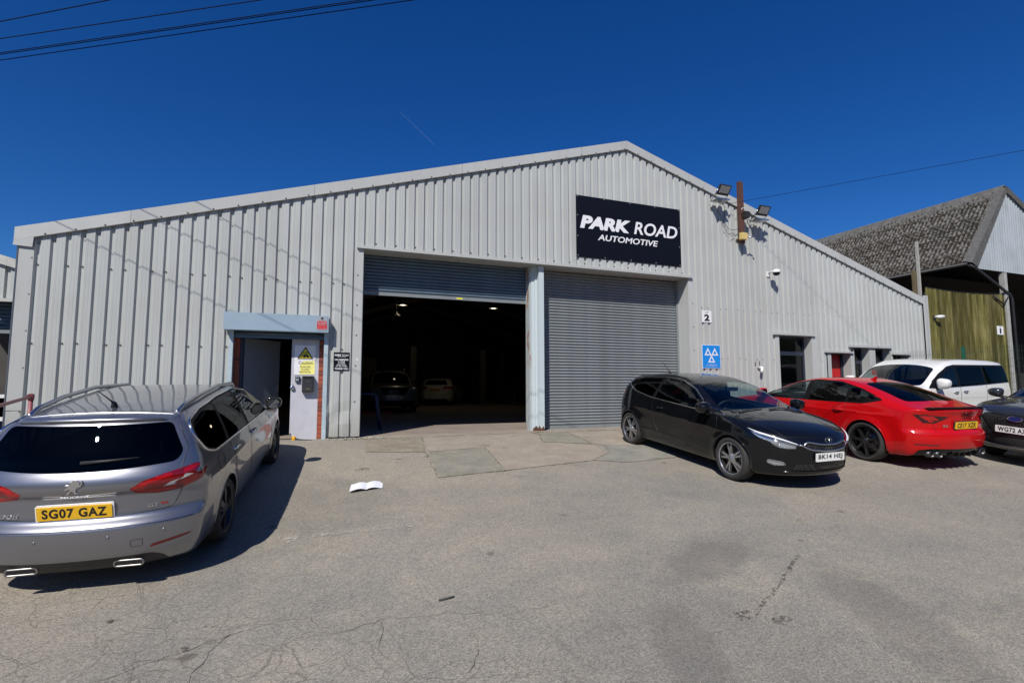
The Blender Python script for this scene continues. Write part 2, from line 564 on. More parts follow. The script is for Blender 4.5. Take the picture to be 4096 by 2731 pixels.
class Car:
    def __init__(s, name, label, spec, pose, h=0.02, cat='car'):
        s.c = spec; s.B = Body(spec); s.h = h
        s.root = thing(name, label, cat)
        x, y, psi = pose[:3]
        f = np.array([math.cos(psi), math.sin(psi)]); l = np.array([-f[1], f[0]])
        wb, tr = spec['wb'], spec['track']
        if len(pose) > 3 and pose[3] is not None:
            z, th, ph = pose[3:6]
        else:
            g = [float(GZ(*(np.array([x, y])+f*a*wb/2+l*b*tr/2))) for a in (1, -1) for b in (1, -1)]
            z = sum(g)/4; th = -math.atan((g[0]+g[1]-g[2]-g[3])/2/wb); ph = math.atan((g[0]+g[2]-g[1]-g[3])/2/tr)
        s.root.matrix_world = T(x, y, z) @ Matrix.Rotation(psi, 4, 'Z') @ Matrix.Rotation(th, 4, 'Y') @ Matrix.Rotation(ph, 4, 'X')
        s.P, s.F = s.B.mesh(h)
        s.N = s.normals(s.P)
        s.part = np.zeros(len(s.F), int)
        s.lock = np.zeros(len(s.P), bool)
        s.names = ['body']; s.mats = [spec['paint']]; s.opt = [{}]
    def normals(s, p):
        g = s.B.grad(p)
        return g/np.linalg.norm(g, axis=1)[:, None]
    def sel(s, view, side, P, N):
        if view == 'side': return (P[:, 1]*side > 0.25) & (N[:, 1]*side > 0.22)
        if view == 'front': return (P[:, 0] > 0) & (N[:, 0] > 0.15)
        if view == 'rear': return (P[:, 0] < 0) & (N[:, 0] < -0.15)
        if view == 'top': return (N[:, 2] > 0.25)
        d = frame(view, side)[2]
        return ((P @ d) > 0.8) & ((N @ d) > 0.12)
    def surf3(s, end, side, pts):
        """(None, y, z) is solved on the nose or tail, (x, None, z) on the flank"""
        out = []
        for x, y, z in pts:
            for _ in range(25):                       # keep the point below the shoulder
                q = np.array([[0.3 if end == 'front' else -0.3, y, z]] if x is None else [[x, 0.25*side, z]]) if (x is None or y is None) else None
                if q is None or s.B.f(q[:, 0], q[:, 1], q[:, 2])[0] < 0: break
                z -= 0.006
            if x is None: out.append(s.on(end, side, [(y, z)])[0])
            elif y is None: out.append(s.on('side', side, [(x, z)])[0])
            else: out.append(np.array((x, y, z), float))
        return np.array(out)
    def edge(s, x):
        """height where the flank meets the roof or screen at x"""
        B = s.B; c = s.c; z = float(B.belt(x))+0.1
        for _ in range(30):
            up = max(0.0, z-float(B.belt(x)))
            Y = float(B.W(x)) - 0.03 - c['tum']*up - c.get('tum2', 0.18)*up*up
            zt = float(B.top(x + c['bow']*math.tanh(x/0.6)*Y*Y)) - c['crown']*Y*Y
            z = 0.5*z+0.5*zt
        return z
    def cl(s, poly, m=0.04):
        """keeps a flank outline below the roof edge"""
        return [tuple([p[0], min(p[1], max(s.edge(p[0])-m, float(s.B.belt(p[0]))+0.012))]+list(p[2:])) for p in poly]
    def carve(s, name, regions, m, **opt):
        """regions: list of (view, side, outline); quarter views take 3-D outlines"""
        k = len(s.names)
        s.names.append(name); s.mats.append(m); s.opt.append(opt)
        for view, side, poly in regions:
            A = frame(view, side)
            if view in ('fq', 'rq'):
                q3 = s.surf3('front' if view == 'fq' else 'rear', side, poly)
                poly = smooth_poly([tuple(A[:2] @ p) for p in q3], opt.get('round', 0.012))
            L = s.P @ A.T
            lo = np.min(poly, 0)-0.06; hi = np.max(poly, 0)+0.06
            box = (L[:, 0] > lo[0]) & (L[:, 0] < hi[0]) & (L[:, 1] > lo[1]) & (L[:, 1] < hi[1])
            ii = np.nonzero(box & s.sel(view, side, s.P, s.N) & ~s.lock)[0]
            if len(ii) == 0: continue
            dist, qx, qy = near_poly(L[ii, 0], L[ii, 1], poly)
            mv = dist < s.h*0.72
            jj = ii[mv]
            L2 = L[jj]; L2[:, 0] = qx[mv]; L2[:, 1] = qy[mv]
            p = L2 @ A
            for _ in range(4):
                g = s.B.grad(p) @ A[2]; v = s.B.f(p[:, 0], p[:, 1], p[:, 2])
                g = np.where(np.abs(g) < 0.25, np.where(g < 0, -0.25, 0.25), g)
                p = p - np.clip(v/g, -0.02, 0.02)[:, None]*A[2]
            s.P[jj] = p; s.N[jj] = s.normals(p)
            s.lock[jj] = True
            L[jj] = p @ A.T
            fb = np.nonzero(box[s.F].any(1))[0]
            Ff = s.F[fb]
            C = s.P[Ff].mean(1); Nc = s.N[Ff].mean(1); CL_ = C @ A.T
            hit = in_poly(CL_[:, 0], CL_[:, 1], poly) & s.sel(view, side, C, Nc)
            s.part[fb[hit]] = k
        return k
    def split(s):
        """writes every part as a mesh of its own"""
        Nn = s.N
        objs = []
        for k, nm in enumerate(s.names):
            if s.opt[k].get('drop'): continue
            F = s.F[s.part == k]
            if len(F) == 0: continue
            groups = [F]
            if s.opt[k].get('pair'):
                cy = s.P[F].mean(1)[:, 1]
                groups = [F[cy > 0], F[cy <= 0]]
            for Fg in groups:
                if len(Fg) == 0: continue
                u, inv = np.unique(Fg, return_inverse=True)
                inv = inv.reshape(Fg.shape)
                push = s.opt[k].get('push', 0.0)
                P = s.P[u] - Nn[u]*push
                me = bpy.data.meshes.new(nm)
                me.from_pydata(P.tolist(), [], inv.tolist())
                me.polygons.foreach_set('use_smooth', [True]*len(Fg))
                me.update()
                me.normals_split_custom_set_from_vertices(Nn[u].tolist())
                par = s.root
                o = link(nm, me, s.mats[k], par)
                hs = s.opt[k].get('housing')
                if hs:
                    P2 = s.P[u] - Nn[u]*hs[1]
                    me2 = bpy.data.meshes.new('reflector')
                    # housing walls: border edges bridged to the surface
                    me2.from_pydata(P2.tolist(), [], inv.tolist()); me2.update()
                    link('reflector', me2, hs[0], o)
                if s.opt[k].get('label'): o['label'] = s.opt[k]['label']
                objs.append(o)
        return objs
    def on(s, view, side, pts, lift=0.0):
        A = frame(view, side)
        if view in ('fq', 'rq'):
            L = s.surf3('front' if view == 'fq' else 'rear', side, pts) @ A.T
        else:
            L = np.zeros((len(pts), 3)); L[:, :2] = np.array(pts, float)
        lo, hi = {'side': (0.2, 1.3), 'front': (0.3, s.c['front_max']+0.1), 'rear': (0.3, -s.c['rear_min']+0.1), 'top': (0.5, 2.2)}.get(view, (0.9, 3.0))
        a = np.full(len(L), lo); b = np.full(len(L), hi)
        for _ in range(24):
            m = (a+b)/2; L[:, 2] = m
            p = L @ A
            ins = s.B.f(p[:, 0], p[:, 1], p[:, 2]) < 0
            a = np.where(ins, m, a); b = np.where(ins, b, m)
        L[:, 2] = (a+b)/2
        p = L @ A
        if lift: p = p + s.normals(p)*lift
        return p
    def line(s, name, view, side, pts, r, m, closed=False, lift=0.0, parent=None, mb=None, step=0.05, n=6):
        if view in ('fq', 'rq'):
            q3 = s.surf3('front' if view == 'fq' else 'rear', side, pts)
            pts = [tuple(p) for p in q3]
        p = s.on(view, side, dense(pts, step, closed), lift)
        q = mb or MB()
        q.tube(p, r, n=n, closed=closed)
        if mb is None: return q.build(name, m, parent or s.root)
    def trim(s, name, regs, r, m, lift=0.001):
        for view, side, pts, closed in regs:
            s.line(name, view, side, pts, r, m, closed=closed, lift=lift)
    def wheels(s, kind, mt, rim_m, dark_m, steer=0.0):
        c = s.c
        r, w = c['wr'], c['tyre_w']; rr = c['rim_r']
        tb = MB()
        prof = [(rr-0.005, -w*0.42), (rr+0.012, -w*0.49), (rr+(r-rr)*0.5, -w*0.52), (r-0.022, -w*0.47), (r-0.004, -w*0.38), (r, -w*0.2), (r, w*0.2), (r-0.004, w*0.38), (r-0.022, w*0.47), (rr+(r-rr)*0.5, w*0.52), (rr+0.012, w*0.49), (rr-0.005, w*0.42)]
        tb.lathe(prof, 48)
        tyre = tb.mesh('wheel')
        rb = MB()
        bb = MB(); bb.lathe([(rr-0.014, -w*0.40), (rr-0.03, -w*0.2), (rr-0.03, w*0.4)], 48)
        barrel = bb.mesh('rim_barrel')
        rb.lathe([(rr, -w*0.44), (rr+0.005, -w*0.465), (rr-0.004, -w*0.47), (rr-0.013, -w*0.42)], 48)
        face = -w*0.36
        n = kind['n']; twin = kind.get('twin', 0)
        for i in range(n):
            a0 = 2*PI*i/n + kind.get('rot', 0)
            for sgn in ((-1, 1) if twin else (0,)):
                a_in = a0 + sgn*twin*0.55; a_out = a0 + sgn*twin
                pts = []
                for rad, ang, hw in ((0.045, a_in, kind['w0']), (rr-0.012, a_out, kind['w1'])):
                    cx, cz = rad*math.cos(ang), rad*math.sin(ang)
                    tx, tz = -math.sin(ang), math.cos(ang)
                    pts.append(((cx+tx*hw, cz+tz*hw), (cx-tx*hw, cz-tz*hw), rad))
                (a, b, _), (d, e, _) = pts
                dep = 0.03; y_in = face-0.012; y_out = face+0.008
                vs = [(a[0], y_in, a[1]), (b[0], y_in, b[1]), (e[0], y_out, e[1]), (d[0], y_out, d[1]),
                      (a[0], y_in+dep, a[1]), (b[0], y_in+dep, b[1]), (e[0], y_out+dep, e[1]), (d[0], y_out+dep, d[1])]
                rb.add(vs, [(0, 1, 2, 3), (7, 6, 5, 4), (0, 4, 5, 1), (1, 5, 6, 2), (2, 6, 7, 3), (3, 7, 4, 0)])
        rb.lathe([(0.0, face-0.022), (0.03, face-0.022), (0.036, face-0.014), (0.062, face-0.008), (0.07, face+0.02), (0.07, face+0.06)], 24)
        for i in range(5):
            a = 2*PI*(i+0.5)/5
            rb.lathe([(0.0, face-0.012), (0.009, face-0.012), (0.01, face+0.01)], 6, M=T(0.052*math.cos(a), 0, 0.052*math.sin(a)), smooth=False)
        rim = rb.mesh('rim')
        db = MB(); db.lathe([(0.0, 0.0), (rr*0.72, 0.0), (rr*0.72, 0.02), (0.0, 0.02)], 32)
        db.lathe([(rr-0.035, w*0.35), (0.0, w*0.35)], 24)
        disc = db.mesh('brake_disc')
        for wx in (c['wb']/2, -c['wb']/2):
            for sd in (-1, 1):
                o = link('wheel', tyre, mt, s.root)
                rz = (PI if sd > 0 else 0) + (steer if wx > 0 else 0)
                o.location = (wx, sd*(c['track']/2+0.0), c['wr']); o.rotation_euler = (0, random.uniform(0, 6), rz)
                o.rotation_mode = 'YXZ'
                link('rim', rim, rim_m, o)
                link('rim_barrel', barrel, MATS['alloy black'], o)
                link('brake_disc', disc, dark_m, o)
        # wheel wells
        for wx in (c['wb']/2, -c['wb']/2):
            for sd in (-1, 1):
                lb = MB()
                ys = [c['W0']-0.03, 0.42]
                a = [R(-12)+R(204)*k/20 for k in range(21)]
                ra = c['arch']+0.012
                vs = []
                for yv in ys:
                    vs += [(wx+ra*math.cos(q), sd*yv, c['wr']+ra*math.sin(q)) for q in a]
                fs = [(k, k+1, 22+k, 21+k) for k in range(20)]
                fs.append(tuple(range(21, 42)))
                lb.add(vs, fs)
                lb.build('wheel_arch_liner', MATS['black plastic'], s.root)
    def arches(s):
        c = s.c
        for wx in (c['wb']/2, -c['wb']/2):
            for sd in (-1, 1):
                a = c['arch']
                poly = [(wx+a*math.cos(R(q)), c['wr']+a*math.sin(R(q))) for q in range(0, 181, 9)]
                poly += [(wx-a-0.005, 0.0), (wx+a+0.005, 0.0)]
                s.carve('arch_opening', [('side', sd, poly)], None, drop=True)
    def arch_lips(s, m, r=0.012):
        c = s.c
        for wx in (c['wb']/2, -c['wb']/2):
            for sd in (-1, 1):
                mb = MB()
                a = c['arch']
                pts = [(wx+a*math.cos(R(q)), c['wr']+a*math.sin(R(q))) for q in range(-20, 201, 8)]
                pts = [p for p in pts if p[1] > c['zbot']+0.02]
                mb.tube(s.on('side', sd, pts, -r*0.6), r, n=6)
                mb.build('arch_lip', m, s.root)
    def plate(s, text, front, z, x, yc=0.0, tilt=0.0, w=0.52, h=0.111, m=None, surround=None, name='number_plate'):
        d = 1 if front else -1
        o = MB().prism(rounded_rect(-w/2, w/2, -h/2, h/2, 0.008), -0.006, 0.006).build(name, m, s.root)
        # plate faces -y in its own frame; turn it to face forwards or backwards
        rz = PI/2 if front else -PI/2
        o.location = (x, yc, z); o.rotation_mode = 'XYZ'
        o.matrix_local = T(x, yc, z) @ Matrix.Rotation(tilt, 4, 'Y') @ Matrix.Rotation(rz, 4, 'Z')
        tm = text_mesh(text, w*0.86, 0.079, 0.0012, 0.032, 0, 1.12)
        link('registration', tm, MATS['plate black'], o, (-w*0.43, -0.0062, -0.0395))
        if surround:
            q = MB().prism(rounded_rect(-w/2-0.012, w/2+0.012, -h/2-0.012, h/2+0.012, 0.014), 0.004, 0.02).build('plate_holder', surround, o)
        return o
    def mirror_pair(s, x, z, y0, y1, m, glass_m, cap_m=None, L=0.12, hh=0.085):
        for sd in (-1, 1):
            bm = bmesh.new()
            bmesh.ops.create_uvsphere(bm, u_segments=20, v_segments=12, radius=1.0)
            for v in bm.verts:
                p = Vector([math.copysign(abs(q)**0.72, q) for q in v.co])
                xx = p.x*L*(0.75 if p.x < 0 else 1.0)
                if xx < -L*0.42: xx = -L*0.42
                v.co = Vector((xx, p.y*(y1-y0)/2*(1+0.10*p.z), p.z*hh*(1.0 - 0.15*(p.y*sd))))
            me = bpy.data.meshes.new('door_mirror'); bm.to_mesh(me); bm.free()
            me.polygons.foreach_set('use_smooth', [True]*len(me.polygons))
            o = link('door_mirror', me, m, s.root, (x, sd*(y0+y1)/2, z))
            g = MB().prism([(0.82*(y1-y0)/2*math.cos(q), 0.8*hh*math.sin(q)) for q in [2*PI*k/20 for k in range(20)]], -L*0.43-0.004, -L*0.43+0.0, axis='x')
            g.build('mirror_glass', glass_m, o)
            MB().tube([(0.02, -sd*(y1-y0)*0.3, -hh*0.75), (0.03, -sd*(y1-y0)*0.85, -hh*1.05)], [0.028, 0.035], n=8).build('mirror_arm', MATS['black plastic'], o)
    def handle(s, x, z, side, m, L=0.2):
        p = s.on('side', side, [(x-L/2, z), (x-L/4, z), (x, z), (x+L/4, z), (x+L/2, z)], 0.0)
        nrm = s.normals(p)
        off = np.array([0.002, 0.028, 0.034, 0.028, 0.002])
        MB().tube(p+nrm*off[:, None], [0.012, 0.013, 0.014, 0.013, 0.012], n=8).build('door_handle', m, s.root)
    def seat(s, x, y, m, back=0.62, z0=0.32):
        mb = MB()
        mb.prism(smooth_poly([(-0.26, 0), (0.26, 0), (0.28, 0.10), (0.24, 0.16), (-0.2, 0.12)], 0.05), -0.24, 0.24)
        mb.prism(smooth_poly([(-0.22, 0.08), (-0.12, 0.10), (-0.28, back), (-0.36, back)], 0.05), -0.22, 0.22)
        mb.prism(smooth_poly([(-0.315, back+0.05), (-0.25, back+0.05), (-0.28, back+0.21), (-0.345, back+0.21)], 0.03), -0.12, 0.12)
        mb.box(-0.315, -0.295, -0.06, -0.045, back-0.02, back+0.06); mb.box(-0.315, -0.295, 0.045, 0.06, back-0.02, back+0.06)
        return mb.build('seat', m, s.root, (x, y, z0))
    def interior(s, seat_m, dash_x, dash_z, driver_side=-1, rear_x=None, front_x=0.05, half=0.62):
        dk = MATS['black plastic']
        MB().prism(smooth_poly([(dash_x+0.25, dash_z-0.06), (dash_x+0.12, dash_z), (dash_x-0.18, dash_z-0.01), (dash_x-0.26, dash_z-0.12), (dash_x-0.1, dash_z-0.4), (dash_x+0.25, dash_z-0.4)], 0.05), -half, half).build('dashboard', dk, s.root)
        q = MB()
        M = T(dash_x-0.36, driver_side*0.36, dash_z-0.06) @ Matrix.Rotation(R(-65), 4, 'Y')
        q.tube([tuple(M @ Vector((0.185*math.cos(2*PI*k/24), 0.185*math.sin(2*PI*k/24), 0))) for k in range(24)], 0.016, n=6, closed=True)
        q.box(-0.17, 0.17, -0.02, 0.02, -0.01, 0.01, M); q.box(-0.16, 0.0, -0.02, 0.02, -0.012, 0.008, M)
        q.lathe([(0, 0.02), (0.06, 0.015), (0.065, -0.02), (0.03, -0.1), (0.03, -0.25)], 16, axis='z', M=M)
        q.build('steering_wheel', dk, s.root)
        for y in (-0.36, 0.36):
            s.seat(front_x, y, seat_m)
        if rear_x is not None:
            for y in (-0.36, 0.36): s.seat(rear_x, y, seat_m, back=0.56)

def facing_y_to(o): return o
# ------------------------------------------------------------------ shared materials
mat('black plastic', (0.022, 0.022, 0.024), 0.55, vary=0.25, vscale=9)
mat('gloss black', (0.006, 0.006, 0.007), 0.14, spec=0.4)
mat('rubber', (0.024, 0.023, 0.022), 0.78, vary=0.3, vscale=14, bump=0.15, bscale=60)
mat('dusty tyre', (0.030, 0.029, 0.027), 0.85, vary=0.3, vscale=10, bump=0.2, bscale=60)
mat('chrome', (0.75, 0.76, 0.78), 0.09, metal=1.0)
mat('satin chrome', (0.55, 0.56, 0.58), 0.3, metal=1.0)
mat('alloy silver', (0.46, 0.46, 0.47), 0.32, metal=0.85, vary=0.15, vscale=12)
mat('alloy dark', (0.06, 0.06, 0.063), 0.35, metal=0.6)
mat('alloy black', (0.010, 0.010, 0.011), 0.4, coat=0.25)
mat('cable black', (0.006, 0.006, 0.007), 0.8, spec=0.1)
mat('brake steel', (0.16, 0.15, 0.14), 0.45, metal=0.8, vary=0.3, vscale=20)
mat('plate white', (0.78, 0.78, 0.76), 0.3, coat=0.3, vary=0.06, vscale=30)
mat('plate yellow', (0.80, 0.46, 0.015), 0.3, coat=0.3, vary=0.06, vscale=30)
mat('plate black', (0.012, 0.012, 0.013), 0.4)
mat('seat cloth', (0.035, 0.035, 0.038), 0.9, vary=0.2, vscale=40, bump=0.2, bscale=300)
mat('red lens', (0.40, 0.004, 0.006), 0.15, coat=0.6)
mat('dark red lens', (0.13, 0.003, 0.005), 0.12, coat=0.7)
mat('tail lamp red', (0.19, 0.003, 0.006), 0.12, coat=0.7)
mat('window trim black', (0.006, 0.006, 0.007), 0.5, spec=0.15)
mat('exhaust metal', (0.30, 0.29, 0.28), 0.38, metal=0.9)
mat('smoked lens', (0.035, 0.002, 0.003), 0.12, coat=0.5)
mat('clear lens', (0.6, 0.6, 0.62), 0.12, metal=0.4, coat=0.8)
glass('lamp lens', (0.92, 0.94, 0.95), 1.5)
glass('clear car glass', (0.55, 0.64, 0.62), 1.42, refl=0.8)
glass('windscreen glass', (0.55, 0.66, 0.66), 1.52)
glass('privacy glass', (0.05, 0.055, 0.06), 1.42, refl=0.4)
mat('lamp chrome', (0.72, 0.73, 0.76), 0.3, metal=0.8, bump=0.6, bscale=45)
mat('lamp dark', (0.03, 0.03, 0.035), 0.2, coat=0.5)
mat('drl white', (0.8, 0.82, 0.85), 0.2, coat=0.5)
mat('mirror silver', (0.5, 0.55, 0.6), 0.03, metal=1.0)

def mesh_grille_mat(name, scale):
    m, N, L, b = nmat(name)
    tc = N.new('ShaderNodeTexCoord')
    mp = N.new('ShaderNodeMapping'); mp.inputs['Scale'].default_value = (1, 0.55, 1)
    v = N.new('ShaderNodeTexVoronoi'); v.feature = 'DISTANCE_TO_EDGE'; v.inputs['Scale'].default_value = scale; v.inputs['Randomness'].default_value = 0.05
    L.new(tc.outputs['Object'], mp.inputs[0]); L.new(mp.outputs[0], v.inputs['Vector'])
    cr = N.new('ShaderNodeValToRGB'); cr.color_ramp.elements[0].position = 0.05; cr.color_ramp.elements[0].color = (0.03, 0.03, 0.03, 1)
    cr.color_ramp.elements[1].position = 0.12; cr.color_ramp.elements[1].color = (0.003, 0.003, 0.003, 1)
    L.new(v.outputs['Distance'], cr.inputs[0]); L.new(cr.outputs[0], b.inputs['Base Color'])
    bp = N.new('ShaderNodeBump'); bp.invert = True; bp.inputs['Strength'].default_value = 1; bp.inputs['Distance'].default_value = 0.01
    L.new(v.outputs['Distance'], bp.inputs['Height']); L.new(bp.outputs[0], b.inputs['Normal'])
    setp(b, rough=0.4)
    return m
mesh_grille_mat('honeycomb grille', 42)
M_ = MATS
def mir(poly): return [(-a, b) for a, b in poly]

# ---------- grey estate car, seen from behind
def estate():
    wb = 2.73
    sp = dict(wb=wb, track=1.555, wr=0.318, tyre_w=0.222, rim_r=0.236, arch=0.358, W0=0.90, tum=0.345, tum2=0.2, bow=0.24, crown=0.055, fplan=0.30, rplan=0.17, rplan4=0.10,
              zbot=0.175, rake=0.0, front_max=2.23, rear_min=-2.37, kroof=0.12, khood=0.09, kf=0.10, kr=0.05, flare=0.012,
              paint=paint('grey metallic paint', (0.25, 0.255, 0.28), metal=0.8, rough=0.31, dust=0.08),
              top=[(2.23, .66), (2.05, .80), (1.7, .90), (1.3, .965), (1.05, 1.0), (0.95, 1.03), (0.55, 1.225), (0.15, 1.39), (-0.25, 1.457), (-0.8, 1.475), (-1.4, 1.46), (-1.8, 1.427), (-2.02, 1.393), (-2.10, 1.368), (-2.37, 1.31)],
              belt=[(2.2, .76), (1.9, .83), (1.3, .92), (0.5, .955), (-0.5, .975), (-1.5, 1.0), (-2.35, 1.02)],
              W=[(2.25, .66), (2.0, .79), (1.6, .875), (1.2, .895), (0, .898), (-1.3, .90), (-1.8, .885), (-2.1, .86), (-2.25, .835), (-2.40, .79)],
              low=[(0.1, -.10), (0.22, -.07), (0.32, -.035), (0.45, -.012), (0.6, 0.0), (0.78, 0.0), (0.9, -.018), (1.02, -.04)],
              front=[(0.1, 2.05), (0.25, 2.17), (0.4, 2.22), (0.6, 2.225), (0.75, 2.19), (0.9, 2.1), (1.5, 1.7)],
              rear=[(0.15, -2.22), (0.25, -2.30), (0.36, -2.352), (0.48, -2.365), (0.55, -2.362), (0.585, -2.345), (0.635, -2.292), (0.67, -2.280), (0.76, -2.268), (0.81, -2.262), (0.845, -2.285), (0.89, -2.298), (0.94, -2.288), (0.99, -2.262), (1.03, -2.235), (1.06, -2.22), (1.12, -2.195), (1.22, -2.13), (1.32, -2.06), (1.38, -2.03), (1.42, -2.02), (1.52, -2.0)],
              crease=[(0.80, 0.008, 0.05, 0.0)])
    return sp
E_ = Car('estate_car', 'grey estate car parked at the left with its tailgate towards the viewer', estate(), (-2.365, -2.87, R(84.4), -0.382, R(-8.4), R(-0.8)), h=0.016)
E_.arches()
for sd in (1, -1):
    E_.carve('window_surround', [('side', sd, smooth_poly(E_.cl([(1.0, .965), (0.62, 1.19), (0.2, 1.345), (-0.25, 1.40), (-0.9, 1.41), (-1.5, 1.385), (-1.86, 1.335), (-1.93, 1.22), (-1.83, 1.06), (-1.62, 1.0), (-0.5, .978)], .022), .05))], M_['window trim black'])
for nm, poly, gm in (('front_door_window', [(0.90, .985, .01), (0.58, 1.18), (0.2, 1.325), (-0.2, 1.38), (-0.335, 1.385, .01), (-0.30, .985, .01)], 'clear car glass'),
                     ('rear_door_window', [(-0.40, .985, .01), (-0.44, 1.388, .01), (-0.9, 1.393), (-1.12, 1.387, .01), (-1.16, 1.01, .01)], 'privacy glass'),
                     ('quarter_window', [(-1.24, 1.015, .01), (-1.19, 1.383, .02), (-1.5, 1.365), (-1.80, 1.318, .08), (-1.88, 1.22, .08), (-1.80, 1.075, .06), (-1.6, 1.018, .06)], 'privacy glass')):
    for sd in (1, -1): E_.carve(nm, [('side', sd, smooth_poly(E_.cl(poly), .05))], M_[gm])
E_.carve('windscreen', [('top', 0, smooth_poly([(1.08, .42), (0.98, .66), (0.35, .60), (0.22, .3), (0.22, -.3), (0.35, -.60), (0.98, -.66), (1.08, -.42)], .1))], M_['windscreen glass'])
rw = smooth_poly([(.595, 1.362, .045), (.715, 1.12, .08), (.675, 1.045, .06), (.3, 1.022), (0, 1.016), (-.3, 1.022), (-.675, 1.045, .06), (-.715, 1.12, .08), (-.595, 1.362, .045)], .1)
E_.carve('rear_window', [('rear', 0, rw)], M_['privacy glass'])
def lampR(s): return smooth_poly([(s*.36, .875, .03), (s*.42, .815, .03), (s*.60, .795, .02), (s*.70, .80, .01), (s*.70, .965, .01), (s*.52, .965, .04)], .02)
for sd in (1, -1):
    E_.carve('tail_lamp', [('rq', sd, [(None, sd*.37, .865), (None, sd*.41, .815), (None, sd*.55, .795), (None, sd*.70, .80), (-2.02, None, .855), (-1.90, None, .925), (-1.905, None, .94), (-2.02, None, .915), (-2.06, None, .925), (-1.985, None, .985), (-2.02, None, 1.003), (None, sd*.72, .985), (None, sd*.60, .962), (None, sd*.46, .92)])], M_['tail lamp red'])
    E_.carve('lamp_guide', [('rq', sd, [(None, sd*.385, .865), (None, sd*.42, .825), (None, sd*.55, .808), (None, sd*.68, .812), (None, sd*.68, .84), (None, sd*.56, .832), (None, sd*.46, .845), (None, sd*.50, .90), (None, sd*.66, .935), (None, sd*.66, .962), (None, sd*.55, .938), (None, sd*.44, .895)])], M_['red lens'], round=.006)
    E_.carve('outer_lamp', [('rq', sd, [(None, sd*.735, .815), (-2.03, None, .868), (-1.93, None, .925), (-2.04, None, .900), (-2.15, None, .868), (None, sd*.735, .85)]), ('rq', sd, [(None, sd*.735, .94), (-2.08, None, .95), (-2.0, None, .985), (-2.03, None, .992), (None, sd*.735, .975)])], M_['red lens'], round=.006)
    E_.carve('reversing_lamp', [('rq', sd, [(None, sd*.60, .852), (None, sd*.69, .858), (-2.17, None, .878), (-2.075, None, .918), (-2.12, None, .935), (None, sd*.735, .905), (None, sd*.65, .885)])], M_['clear lens'], round=.006)
    E_.carve('reflector_strip', [('rear', sd, smooth_poly([(sd*.52, .365), (sd*.78, .405), (sd*.80, .425), (sd*.72, .422), (sd*.54, .395)], .01))], M_['dark red lens'])
    E_.carve('headlamp', [('side', sd, smooth_poly([(2.16, .66), (1.72, .80), (1.80, .82), (2.16, .76)], .02))], M_['clear lens'])
E_.carve('diffuser', [('rear', 0, smooth_poly([(.66, .15), (.60, .275, .03), (.53, .315, .03), (-.53, .315, .03), (-.60, .275, .03), (-.66, .15)], .02))], M_['black plastic'])
E_.split()
E_.arch_lips(M_['grey metallic paint'])
E_.trim('chrome_window_trim', [('side', sd, smooth_poly(E_.cl([(1.0, .967), (0.62, 1.195), (0.2, 1.35), (-0.25, 1.405), (-0.9, 1.415), (-1.5, 1.39), (-1.86, 1.338, .06), (-1.93, 1.22, .08), (-1.83, 1.06, .06), (-1.62, 1.0), (-0.5, .977)], .022), .05), True) for sd in (1, -1)], 0.010, M_['chrome'], lift=.004)
seams = []
for sd in (1, -1):
    seams += [('side', sd, smooth_poly([(0.93, .96), (0.98, .7), (0.90, .36), (0.72, .30)], .06), False), ('side', sd, [(-0.34, 1.39), (-0.34, .98), (-0.31, .6), (-0.33, .29)], False),
              ('side', sd, smooth_poly([(-1.18, 1.38), (-1.19, 1.0), (-1.06, .76), (-0.98, .5), (-0.95, .30)], .06), False), ('side', sd, smooth_poly([(-1.45, .80), (-1.62, .80), (-1.62, .94), (-1.45, .94)], .05), True),
              ('rear', sd, smooth_poly([(sd*.61, 1.40), (sd*.74, 1.15), (sd*.715, 1.0), (sd*.715, .79), (sd*.66, .66, .06), (sd*.3, .648), (0, .646)], .03), False),
              ('rear', sd, [(sd*.85, .565), (sd*.4, .574), (0, .575)], False)]
E_.trim('panel_gaps', seams, 0.0035, M_['plate black'], lift=-0.0005)
0 and E_.trim('bumper_edge', [('rear', 0, [(-.74, .585), (-.4, .593), (0, .595), (.4, .593), (.74, .585)], False)], 0.004, M_['grey metallic paint'], lift=0.0)
mb = MB()
for sd in (1, -1):
    p = E_.on('top', 0, [(0.30, sd*.56), (0.1, sd*.575), (-0.6, sd*.595), (-1.2, sd*.595), (-1.62, sd*.578), (-1.77, sd*.568)], 0.0)
    p[1:-1, 2] += [0.035, 0.042, 0.042, 0.032]; p[0, 2] += 0.0
    rail = MB(); q = []
    for k in range(len(p)-1):
        for t in np.linspace(0, 1, 6, endpoint=False): q.append(p[k]*(1-t)+p[k+1]*t)
    q.append(p[-1])
    rail.tube(q, 0.022, n=8).build('roof_rail', M_['satin chrome'], E_.root)
# spoiler lip and high brake lamp
q = E_.on('rear', 0, [(-.54, 1.382), (-.3, 1.392), (0, 1.395), (.3, 1.392), (.54, 1.382)], 0.0)
MB().tube([tuple(a+np.array([-.02, 0, .006])) for a in q], [.010, .018, .018, .018, .010], n=8).build('tailgate_spoiler', M_['grey metallic paint'], E_.root)
